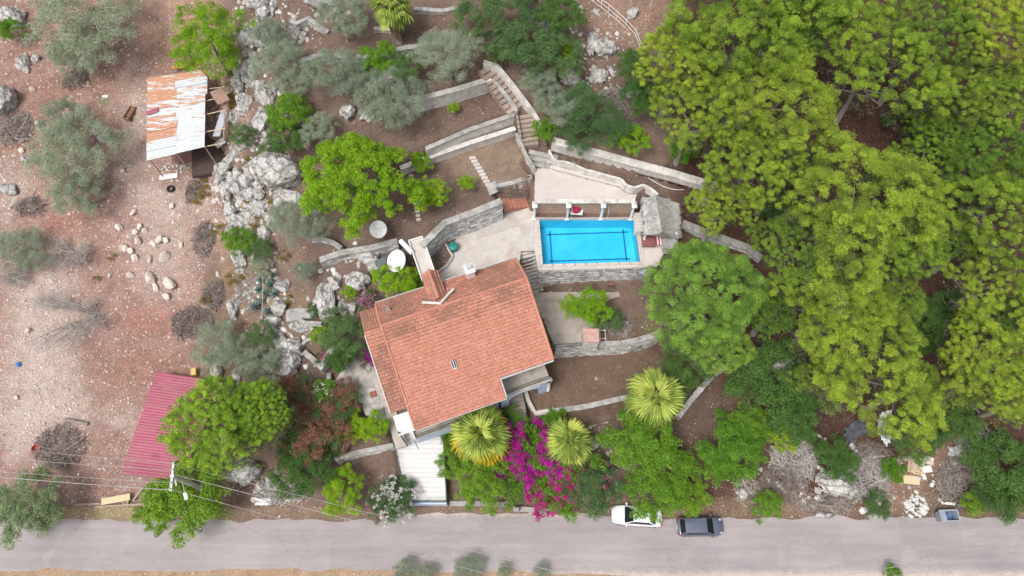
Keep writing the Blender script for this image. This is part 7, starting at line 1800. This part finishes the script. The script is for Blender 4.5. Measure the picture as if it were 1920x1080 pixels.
# small stone hut among the olives
p, g = on_ground(738, 152, 0.8); root = empty('stone_hut', (p.x, p.y, g), 'small stone shelter with dark doorway among olive trees', 'hut', rotz=.2)
MB().box((0, .4, .7), (1.7, 1.3, 1.6)).build('wall', M['stone'], root); MB().box((0, .4, 1.55), (1.9, 1.5, .14)).build('roof', M['cap'], root); MB().box((-.2, -.27, .55), (.8, .06, 1.1)).build('doorway', M['darkmetal'], root)
MB().box((.7, -.3, .6), (.18, .14, 1.3)).build('jamb', M['render'], root)

# ------------------------------------------------------------------ fences, hoses and other garden fittings
railing('white metal fence slanting along the upper right path', [at(1100, -6, 18.2), at(1140, 24, 17.8), at(1172, 52, 17.2), at(1190, 72, 16.8), at(1200, 100, 16.4)], 1.05, 9.0, 'white', name='metal_fence', post=0.9, rails=(0.05, .5, 0.95))
W('low mossy wall under the white metal fence', [(1110, 20), (1145, 45), (1180, 78), (1198, 112)], [17.7, 17.3, 16.6, 16.0], 0.7, thick=0.4, face='render', capm='cap')
railing('thin wire fence on the road side of the bougainvillea', [at(944, 830, 2.0), at(954, 880, 1.6), at(960, 950, 1.0)], 1.2, 9, 'trim', name='wire_fence', post=1.1, rails=(.3, .65, .98))
def hose(name, label, pts, r, mat):
    W_ = [Vector(on_ground(a_, b_, .06 + c_)[0]) for a_, b_, c_ in pts]
    O = W_[0].copy(); S = []
    for i in range(len(W_) - 1):
        p0, p1, p2, p3 = W_[max(i - 1, 0)], W_[i], W_[i + 1], W_[min(i + 2, len(W_) - 1)]
        for t in (0, .2, .4, .6, .8): S.append(.5 * ((2 * p1) + (p2 - p0) * t + (2 * p0 - 5 * p1 + 4 * p2 - p3) * t * t + (3 * p1 - p0 - 3 * p2 + p3) * t ** 3) - O)
    S.append(W_[-1] - O); o = MB().tube(S, r, 5).build(name, mat, loc=O); tag(o, label, 'hose' if name == 'hose' else 'pipe')
hose('hose', 'white hose looping across the bed behind the hut', [(1215, 333, .3), (1245, 350, .1), (1275, 356, .1), (1302, 350, .1)], .03, M['plastic_white'])
hose('hose', 'yellowish hose running down the outcrop', [(441, 265, .4), (428, 322, .4), (432, 345, .6), (450, 380, .5), (474, 425, .4)], .035, plain('yellow_hose', (.55, .44, .16), .7))
hose('water_pipe', 'thin pipe across the rock garden soil', [(524, 466, .05), (512, 495, .05), (508, 512, .05)], .03, M['trim'])
hose('water_pipe', 'thin pale pipe standing in the agave clump', [(493, 520, .8), (492, 560, .5), (491, 605, .1)], .03, M['palewood'])
def dish(label, px, py, R, z, az, el, face):
    p = at(px, py, z); g = gz(p.x, p.y); root = empty('satellite_dish', (p.x, p.y, g), label, 'satellite dish', 'satellite dishes')
    h = z - g; rot = (math.radians(90 - el), 0, az)
    mb = MB(); prof = [(R * t, -.28 * R * (1 - t * t)) for t in (0.001, .25, .5, .75, 1.0)]; mb.lathe(prof, (0, 0, 0), 28); mb.lathe([(r_, z_ - .03) for r_, z_ in reversed(prof)], (0, 0, 0), 28)
    d = mb.build('dish', M['plastic_white'], root, True, (0, 0, h), rot)
    for k in range(3):
        a_ = k * 2.094 + .5; MB().tube([(R * .9 * math.cos(a_), R * .9 * math.sin(a_), 0), (0, 0, R * .75)], .015, 4).build('feed_strut', M['trim'], d)
    MB().box((0, 0, R * .78), (.12, .12, .16)).build('receiver', M['trim'], d)
    MB().tube([(0, .25, -.2), (0, .25, h - .25)], .06, 7).build('mast', M['trim'], root)
dish('large white satellite dish on the uphill side of the villa', 743, 489, 1.05, 10.6, math.radians(-62), 58, 0)
dish('white satellite dish under the edge of the lime tree', 709, 430, .82, 12.3, math.radians(-15), 62, 0)
p = at(730, 497, 9.6); root = empty('solar_panel', (p.x, p.y, gz(p.x, p.y)), 'dark slate grey solar panel below the large satellite dish', 'solar panel', rotz=.5)
h = 9.6 - gz(p.x, p.y)
for k in (-1, 1): MB().box((k * .55, 0, h), (1.02, 1.9, .06), M=Matrix.Rotation(.35, 3, 'X')).build('panel', plain('slate_panel', (.10, .115, .13), .35) if k == -1 else bpy.data.materials['slate_panel'], root)
for k in (-1, 1):
    MB().tube([(k * .9, .6, -.2), (k * .9, .6, h + .2)], .04, 5).build('leg', M['trim'], root); MB().tube([(k * .9, -.6, -.2), (k * .9, -.6, h - .25)], .04, 5).build('leg', M['trim'], root)
def pipe_thing(name, label, cat, a_, b_, r, mat, n=10):
    O = Vector(a_); o = MB().tube([Vector((0, 0, 0)), Vector(b_) - O], r, n).build(name, mat, loc=O); tag(o, label, cat); return o
pipe_thing('flue_pipe', 'thick white pipe lying at the end of the footbridge', 'pipe', at(751, 451, 11.9), at(773, 474, 11.9), .24, M['plastic_white'])
pipe_thing('white_post', 'slim white post leaning below the large dish', 'post', at(742, 534, 8.6), at(757, 510, 9.6), .09, M['plastic_white'])
p = at(850, 462, 9.6); o = MB().lathe([(0, .72), (.2, .74), (.42, .68), (.46, .62), (.44, .58), (.40, 0), (0, 0)], (0, 0, 0), 20).build('water_barrel', plain('teal_plastic', (.02, .22, .19), .5), smooth=True, loc=(p.x, p.y, 9.03)); tag(o, 'teal plastic barrel at the patio edge', 'barrel')
MB().lathe([(0, .79), (.1, .79), (.12, .73)], (0, 0, 0), 10).build('lid_knob', bpy.data.materials['teal_plastic'], o)
# triangular bed beside the patio
bp_ = [at(*q, 9.2) for q in ((800, 486), (836, 458), (849, 480), (838, 497), (815, 514))]; c = sum(bp_, Vector()) / 5
o = MB().prism([v - c for v in bp_], -.4, .1).build('planting_bed', M['earth'], loc=(c.x, c.y, 9.1)); tag(o, 'triangular brown bed between stone wall and patio', 'planting bed')
for a_, b_ in zip(bp_[1:], bp_[2:]): MB().tube([a_ - c + Vector((0, 0, .12)), b_ - c + Vector((0, 0, .12))], .13, 4).build('kerb', M['deck'], o)
brush_pile('leafless brown climber in the triangular bed', 825, 484, 20, 18, 300, 'twigdark', .8, .5)
# rusty trellis frame on the terrace
root = empty('trellis_frame', at(1128, 640, 5.6), 'white garden trellis frame beside the rendered pillar', 'trellis')
for k in range(3): MB().tube([(-.6 + k * .5, 0, 0), (-.75 + k * .5, .9, 1.0)], .03, 5).build('bar', M['plastic_white'], root)
for k in range(2): MB().tube([(-.65 - k * .1, .2 + k * .6, .25 + k * .6), (.45 - k * .1, .2 + k * .6, .25 + k * .6)], .03, 5).build('rail', M['plastic_white'], root)
# debris of the roadside dump
def pallet(label, px, py, w, l_, rz, tilt, n=6, mat='palewood'):
    p, g = on_ground(px, py, .2); root = empty('pallet', (p.x, p.y, g + .12), label, 'pallet'); root.rotation_euler = (tilt, 0, rz)
    for k in range(n): MB().box((0, -l_ / 2 + l_ * (k + .5) / n, .1), (w, l_ / n * .55, .03)).build('slat', M[mat], root)
    for k in (-1, 0, 1): MB().box((k * w * .45, 0, .03), (.1, l_, .1)).build('bearer', M[mat], root)
pallet('yellow wooden pallet lying on the roadside dump', 1717, 877, 1.45, 1.2, -.35, .12)
pallet('small grey pallet beside the leafy bush', 1683, 868, .6, .9, -.4, .2, 5, 'wood')
slab_thing('plywood_sheet', 'plain plywood sheet below the yellow pallet', 'board', 1709, 900, .12, (1.5, .8, .04), -.1, M['palewood'], (.1, 0))
slab_thing('foam_box', 'white foam box beside the yellow pallet', 'box', 1737, 880, .2, (.85, .6, .35), .1, M['plastic_white'])
slab_thing('white_block', 'white block below the foam box', 'block', 1732, 894, .12, (.28, .5, .22), .1, M['plastic_white'])
slab_thing('white_block', 'tilted white block right of the plywood sheet', 'block', 1748, 907, .12, (.3, .6, .2), -.7, M['plastic_white'])
slab_thing('mattress_roll', 'long pinkish roll above the yellow pallet', 'roll', 1725, 863, .2, (2.3, .45, .3), -.2, plain('pinkish_foam', (.58, .48, .43), .9))
o = slab_thing('concrete_ring', 'curved white panel at the end of the pinkish roll', 'panel', 1742, 862, .2, (.8, .55, .1), -.4, M['plastic_white'])
slab_thing('white_board', 'white board lying behind the dumpster', 'board', 1778, 944, .15, (1.2, .22, .06), -.1, M['plastic_white'])
def cloth(label, px, py, rx, ry, matc, name, seed, rough=.7, rz=0):
    p, g = on_ground(px, py, .15); k = mpp(p); n, m = 14, 14; r = np.random.default_rng(seed)
    U, Vv = np.meshgrid(np.linspace(-1, 1, n), np.linspace(-1, 1, m), indexing='ij'); e = 1 + _vnoise(U * 3 + seed, Vv * 3, 1.0, seed) * .7
    X, Y = U * rx * k * e, Vv * ry * k * e; c, s = math.cos(rz), math.sin(rz); X, Y = X * c - Y * s, X * s + Y * c
    Z = np.array([[gz(p.x + x, p.y + y) for x, y in zip(a_, b_)] for a_, b_ in zip(X, Y)]) - g + .18 + _vnoise(U * 4, Vv * 4 + seed, 1.0, seed + 1) * .35
    idx = np.arange(n * m).reshape(n, m); f = np.stack([idx[:-1, :-1], idx[1:, :-1], idx[1:, 1:], idx[:-1, 1:]], -1).reshape(-1, 4); V = np.c_[X.ravel(), Y.ravel(), Z.ravel()]
    V2 = np.r_[V, V - [0, 0, .05]]; o = link(name, mesh_np(name, V2, np.r_[f, f[:, ::-1] + n * m], plain(name + str(seed), matc, rough), smooth=True), None, (p.x, p.y, g)); tag(o, label, 'sheet')
cloth('crumpled white plastic sheet draped under the pines', 1660, 802, 11, 26, (.72, .73, .75), 'plastic_sheet', 3)
cloth('dark blue grey tarpaulin under the golden pine', 1605, 808, 26, 14, (.06, .065, .085), 'tarpaulin', 4, .6, .5)
cloth('white plastic rag on the verge below the pine boulder', 490, 940, 16, 6, (.7, .7, .72), 'plastic_rag', 5)
cloth('grey rag beside the bleached branch pile', 1790, 845, 14, 9, (.5, .5, .5), 'plastic_rag', 6)
def dumpster():
    p, g = on_ground(1774, 968, .6); root = empty('dumpster', (p.x, p.y, g), 'open grey blue metal dumpster at the road edge', 'dumpster', rotz=.02)
    w, d, h = 1.65, .95, 1.15; m = plain('dumpster_paint', (.30, .34, .40), .6, .2, .15)
    b = MB(); t = .05
    for s in (-1, 1):
        b.add([(s * w * .44, -d * .4, .15), (s * w * .44, d * .4, .15), (s * w * .5, d * .5, h), (s * w * .5, -d * .5, h)] + [(s * (w * .44 - t), -d * .4, .15), (s * (w * .44 - t), d * .4, .15), (s * (w * .5 - t), d * .5, h), (s * (w * .5 - t), -d * .5, h)], [(0, 1, 2, 3), (7, 6, 5, 4), (3, 2, 6, 7)])
        b.add([(-w * .44, s * d * .4, .15), (w * .44, s * d * .4, .15), (w * .5, s * d * .5, h), (-w * .5, s * d * .5, h)] + [(-w * .44, s * (d * .4 - t), .15), (w * .44, s * (d * .4 - t), .15), (w * .5, s * (d * .5 - t), h), (-w * .5, s * (d * .5 - t), h)], [(0, 1, 2, 3), (7, 6, 5, 4), (3, 2, 6, 7)])
    b.box((0, 0, .18), (w * .88, d * .8, .06)); b.build('body', m, root)
    rim = MB()
    for s in (-1, 1): rim.box((0, s * d * .5, h + .02), (w + .1, .09, .07)); rim.box((s * w * .5, 0, h + .022), (.09, d - .1, .07))
    rim.build('rim', plain('dumpster_rim', (.42, .46, .52), .5, .3), root)
    MB().box((-w * .36, 0, h + .05), (w * .3, d * .98, .05)).build('lid', m, root)
    for sx in (-1, 1):
        for sy in (-1, 1): MB().tube([(sx * w * .36, sy * d * .3 - .04, .08), (sx * w * .36, sy * d * .3 + .04, .08)], .09, 10).build('wheel', M['darkmetal'], root)
    return p, g
_p, _g = dumpster()
o = link('rubbish_bag', rock_mesh(99, plain('blue_bag', (.06, .16, .34), .4), 3, .5, .8), None, (_p.x + .2, _p.y, _g + .5), (0, 0, 0), (.45, .3, .3)); tag(o, 'blue rubbish bag inside the dumpster', 'bag')
# timber and dead wood beside the road and in the field
pipe_thing('dead_trunk', 'dead grey trunk lying in the lower field', 'log', Vector(on_ground(122, 787, .2)[0]), Vector(on_ground(165, 795, .2)[0]), .16, M['twigdark'], 7)
pipe_thing('dead_trunk', 'thin dead bough leading from the grey trunk', 'log', Vector(on_ground(158, 820, .15)[0]), Vector(on_ground(100, 860, .15)[0]), .08, M['twigdark'], 6)
slab_thing('plywood_sheet', 'tan board on the timber heap by the road', 'board', 217, 936, .5, (2.6, .6, .06), .18, M['palewood'], (.1, 0))
for i, (a_, b_, lab) in enumerate((((140, 946), (190, 944), 'long weathered plank at the left end of the timber heap'), ((180, 950), (280, 944), 'long grey beam at the front of the timber heap'), ((238, 945), (244, 928), 'short post standing up from the timber heap'), ((250, 938), (268, 915), 'split log leaning on the timber heap'))):
    pipe_thing('timber', lab, 'timber', Vector(on_ground(*a_, .25)[0]), Vector(on_ground(*b_, .3)[0]), .1, M['wood'] if i != 3 else M['twig'], 6)
slab_thing('drain_slab', 'brick red square slab in the bare bed', 'slab', 705, 920, .06, (.75, .45, .06), 0, plain('brick_slab', (.30, .16, .12), .9))
slab_thing('meter_box', 'grey meter box on the road wall', 'box', 968, 956, .8, (.5, .35, .6), 0, M['cap'])

# ------------------------------------------------------------------ utility poles and cables
def pole(label, px, py, z, lamp=True, off=None):
    t = at(px, py, z); g = gz(t.x, t.y); root = empty('utility_pole', (t.x, t.y, g), label, 'utility pole'); h = z - g
    MB().tube([(0, 0, -.5), (0, 0, h)], [.27, .19], 10).build('pole', M['plastic_white'] if lamp else M['cap'], root, True)
    MB().box((0, 0, h - .15), (.2, 2.4, .2), .1).build('crossarm', M['trim'], root)
    MB().box((-.15, 0, h - .9), (.12, 1.4, .12), .45).build('crossarm', M['trim'], root)
    for k in (-1.05, -.55, .55, 1.05): MB().lathe([(.05, 0), (.08, .06), (.05, .12), (.07, .18), (0, .22)], (-.05 * k, k, h - .08), 8).build('insulator', M['white'], root, True)
    if lamp:
        MB().tube([(0, 0, h - 2.0), (.5, -.8, h - 1.6), (.7, -1.2, h - 1.55)], .045, 6).build('lamp_arm', M['trim'], root); MB().box((.8, -1.4, h - 1.55), (.28, .6, .14), .45).build('lamp_head', M['white'], root)
    return Vector((t.x, t.y, z))
PA = pole('white utility pole with lamp above the leafy tree', 322, 893, 8.6)
PB = pole('grey utility pole on the far verge of the road', 1290, 1140, 9.2, False)
PC = pole('grey utility pole beyond the right end of the road', 2330, 965, 9.2, False)
PD = pole('grey utility pole beyond the left end of the road', -330, 850, 9.2, False)
def cable(label, a_, b_, sag, r=.022, mat='cable'):
    a_, b_ = Vector(a_), Vector(b_); c = (a_ + b_) / 2; pts = [a_.lerp(b_, t) - c - Vector((0, 0, sag * 4 * t * (1 - t))) for t in np.linspace(0, 1, 25)]
    o = MB().tube(pts, r, 4, False).build('power_cable', M[mat], loc=c); tag(o, label, 'cable', 'power cables')
M['cable'] = plain('cable_grey', (.38, .37, .37), .6)
for i, (dy, dz, s) in enumerate(((1.05, 0, .9), (.5, 0, 1.1), (-.5, -.1, 1.3), (-1.0, -.8, 1.5))):
    cable('%s power cable over the lower field, left of the pole' % ('northernmost', 'second', 'third', 'thickest southern')[i], PD + Vector((0, dy * (1.9 if i < 2 else .4), dz)), PA + Vector((0, dy, dz)), s, .017 if i < 3 else .03)
for i, (dy, dz, s) in enumerate(((1.0, 0, .9), (.2, -.1, 1.0), (-1.0, -.6, 1.2))):
    cable('%s power cable crossing the road diagonally' % ('upper', 'middle', 'lower')[i], PA + Vector((0, dy, dz)), PB + Vector((0, dy * 1.3, dz)), s, .018 if i != 1 else .024)
for i, (dy, dz, s) in enumerate(((1.1, 0, .8), (.4, 0, .9), (-.2, -.1, 1.0), (-1.0, -.5, 1.0))):
    cable('%s power cable along the road at the lower right' % ('top', 'second', 'third', 'bottom')[i], PB + Vector((0, dy, dz)), PC + Vector((0, dy * 1.2, dz)), s, .02)

# ------------------------------------------------------------------ parked cars
def car(label, px, py, rz, L_, W_, H_, paint, sedan):
    p, g = on_ground(px, py, .7); root = empty('parked_car', (p.x, p.y, .04), label, 'car', 'cars parked along the road', rotz=rz)
    hw = W_ / 2; x0, x1 = -L_ / 2, L_ / 2
    belt = H_ * .62
    # stations: x, half width, side bottom z, shoulder z, centre z
    st = [(x0, hw * .70, .42, .62, .66), (x0 + .06, hw * .86, .30, .80 if sedan else .86, .84 if sedan else .9), (x0 + .3, hw * .95, .24, belt * .98, belt * 1.0), (x0 + .9, hw * .99, .22, belt, belt * 1.03), (0, hw, .20, belt * .98, belt * 1.0),
          (x1 - 1.5, hw, .20, belt * .97, belt * 1.0), (x1 - 1.15, hw * .99, .20, belt * .95, belt * 1.0), (x1 - .6, hw * .95, .22, belt * .87, belt * .94), (x1 - .2, hw * .84, .26, belt * .75, belt * .82), (x1 - .04, hw * .66, .32, .55, .6), (x1, hw * .55, .40, .5, .52)]
    V = []; ring = 9
    for x, w, zb, zs, zc in st:
        half = [(w * .93, zb), (w, zb + .12), (w * 1.0, zs - .16), (w * .955, zs - .02)]
        V += [(x, -a_, b_) for a_, b_ in half] + [(x, 0, zc)] + [(x, a_, b_) for a_, b_ in reversed(half)]
    Fs = [(i * ring + j, i * ring + j + 1, (i + 1) * ring + j + 1, (i + 1) * ring + j) for i in range(len(st) - 1) for j in range(ring - 1)]
    Fs += [tuple(range(ring)), tuple(reversed(range((len(st) - 1) * ring, len(st) * ring)))]
    o = MB().add(V, Fs).build('body', paint, root, True)
    md = o.modifiers.new('sub', 'SUBSURF'); md.levels = 1; md.render_levels = 2
    # cabin: windscreen base / roof front / roof rear / rear glass base
    if sedan: fb, rf_, rr, rb = x1 - 1.15, x1 - 1.95, x0 + 1.25, x0 + .62
    else: fb, rf_, rr, rb = x1 - .98, x1 - 1.72, x0 + .62, x0 + .22
    bw, tw = hw * .93, hw * .70; zb, zt = belt - .02, H_
    mid = (fb + rb) / 2
    B = lambda x, s: (x, s * bw * (.93 if x in (fb, rb) else 1.0), zb)
    def quad(nm, pts, mat, off=0.0):
        n = (Vector(pts[1]) - Vector(pts[0])).cross(Vector(pts[2]) - Vector(pts[0])).normalized()
        c = sum((Vector(q) for q in pts), Vector()) / len(pts)
        if n.dot(c - Vector((mid, 0, zb - .3))) < 0: n = -n; pts = pts[::-1]
        m = len(pts); MB().add([Vector(q) + n * off for q in pts] + [Vector(q) - n * .03 for q in pts], [tuple(range(m))] + [(i + m, (i + 1) % m + m, (i + 1) % m, i) for i in range(m)]).build(nm, mat, root)
    # cabin shell in paint (pillars), then glass set slightly proud
    V = [B(fb, -1), B(fb, 1), B(rb, 1), B(rb, -1), (rf_, -tw, zt - .05), (rf_, tw, zt - .05), (rr, tw, zt - .05), (rr, -tw, zt - .05)]
    MB().add(V, [(0, 1, 5, 4), (1, 2, 6, 5), (2, 3, 7, 6), (3, 0, 4, 7), (4, 5, 6, 7)]).build('cabin', paint, root)
    def inset(pts, k): c = sum((Vector(q) for q in pts), Vector()) / len(pts); return [c + (Vector(q) - c) * k for q in pts]
    quad('windscreen', inset([V[0], V[1], V[5], V[4]], .93), M['glass'], .015); quad('rear_window', inset([V[3], V[2], V[6], V[7]], .86), M['glass'], .015)
    for s in ((3, 0, 4, 7), (1, 2, 6, 5)): quad('side_window', inset([V[i] for i in s], .87), M['glass'], .015)
    # domed roof
    n = 6; RV = []; 
    for i in range(n + 1):
        for j in range(n + 1):
            u, v = i / n, j / n; RV.append((rr - .04 + (rf_ - rr + .08) * u, (-1 + 2 * v) * tw * 1.02, zt - .05 + .07 * math.sin(math.pi * u) ** .5 * math.sin(math.pi * v) ** .5 if 0 < u < 1 and 0 < v < 1 else zt - .045))
    MB().add(RV, [(i * (n + 1) + j, (i + 1) * (n + 1) + j, (i + 1) * (n + 1) + j + 1, i * (n + 1) + j + 1) for i in range(n) for j in range(n)]).build('roof', paint, root, True)
    for sx in (x0 + .82, x1 - .88):
        for s in (-1, 1):
            w = MB().tube([(sx, s * (hw - .22), .31), (sx, s * (hw - .01), .31)], .31, 18).build('wheel', bpy.data.materials['tyre_rubber'], root); MB().tube([(sx, s * (hw - .05), .31), (sx, s * (hw + .005), .31)], .19, 14).build('rim', M['trim'], w)
    for s in (-1, 1):
        MB().box((x1 - .26, s * hw * .66, belt * .74), (.2, .16, .07), s * -.35).build('headlight', M['trim'], root)
        MB().box((x0 + .09, s * hw * .72, belt * .86), (.1, .24, .12), s * .3).build('tail_light', plain('tail_red', (.35, .02, .02), .3) if 'tail_red' not in bpy.data.materials else bpy.data.materials['tail_red'], root)
        MB().box((fb - .18, s * (hw + .06), belt + .05), (.16, .2, .13)).build('mirror', paint, root)
    MB().box((x1 - .02, 0, .42), (.1, W_ * .55, .14)).build('grille', M['darkmetal'], root)
    MB().box((x0 - .0, 0, .58), (.06, .5, .11)).build('number_plate', M['white'], root)
    return root
def paintm(name, c, met):
    m = plain(name, c, 0.28, met, .03, 0.6); return m
car('white saloon car half under the green tree', 1194, 967, math.pi - .07, 4.65, 1.8, 1.42, paintm('white_car_paint', (.74, .75, .77), 0), True)
car('grey hatchback parked behind the white car', 1313, 987, .01, 4.25, 1.76, 1.46, paintm('grey_car_paint', (.13, .145, .20), .3), False)
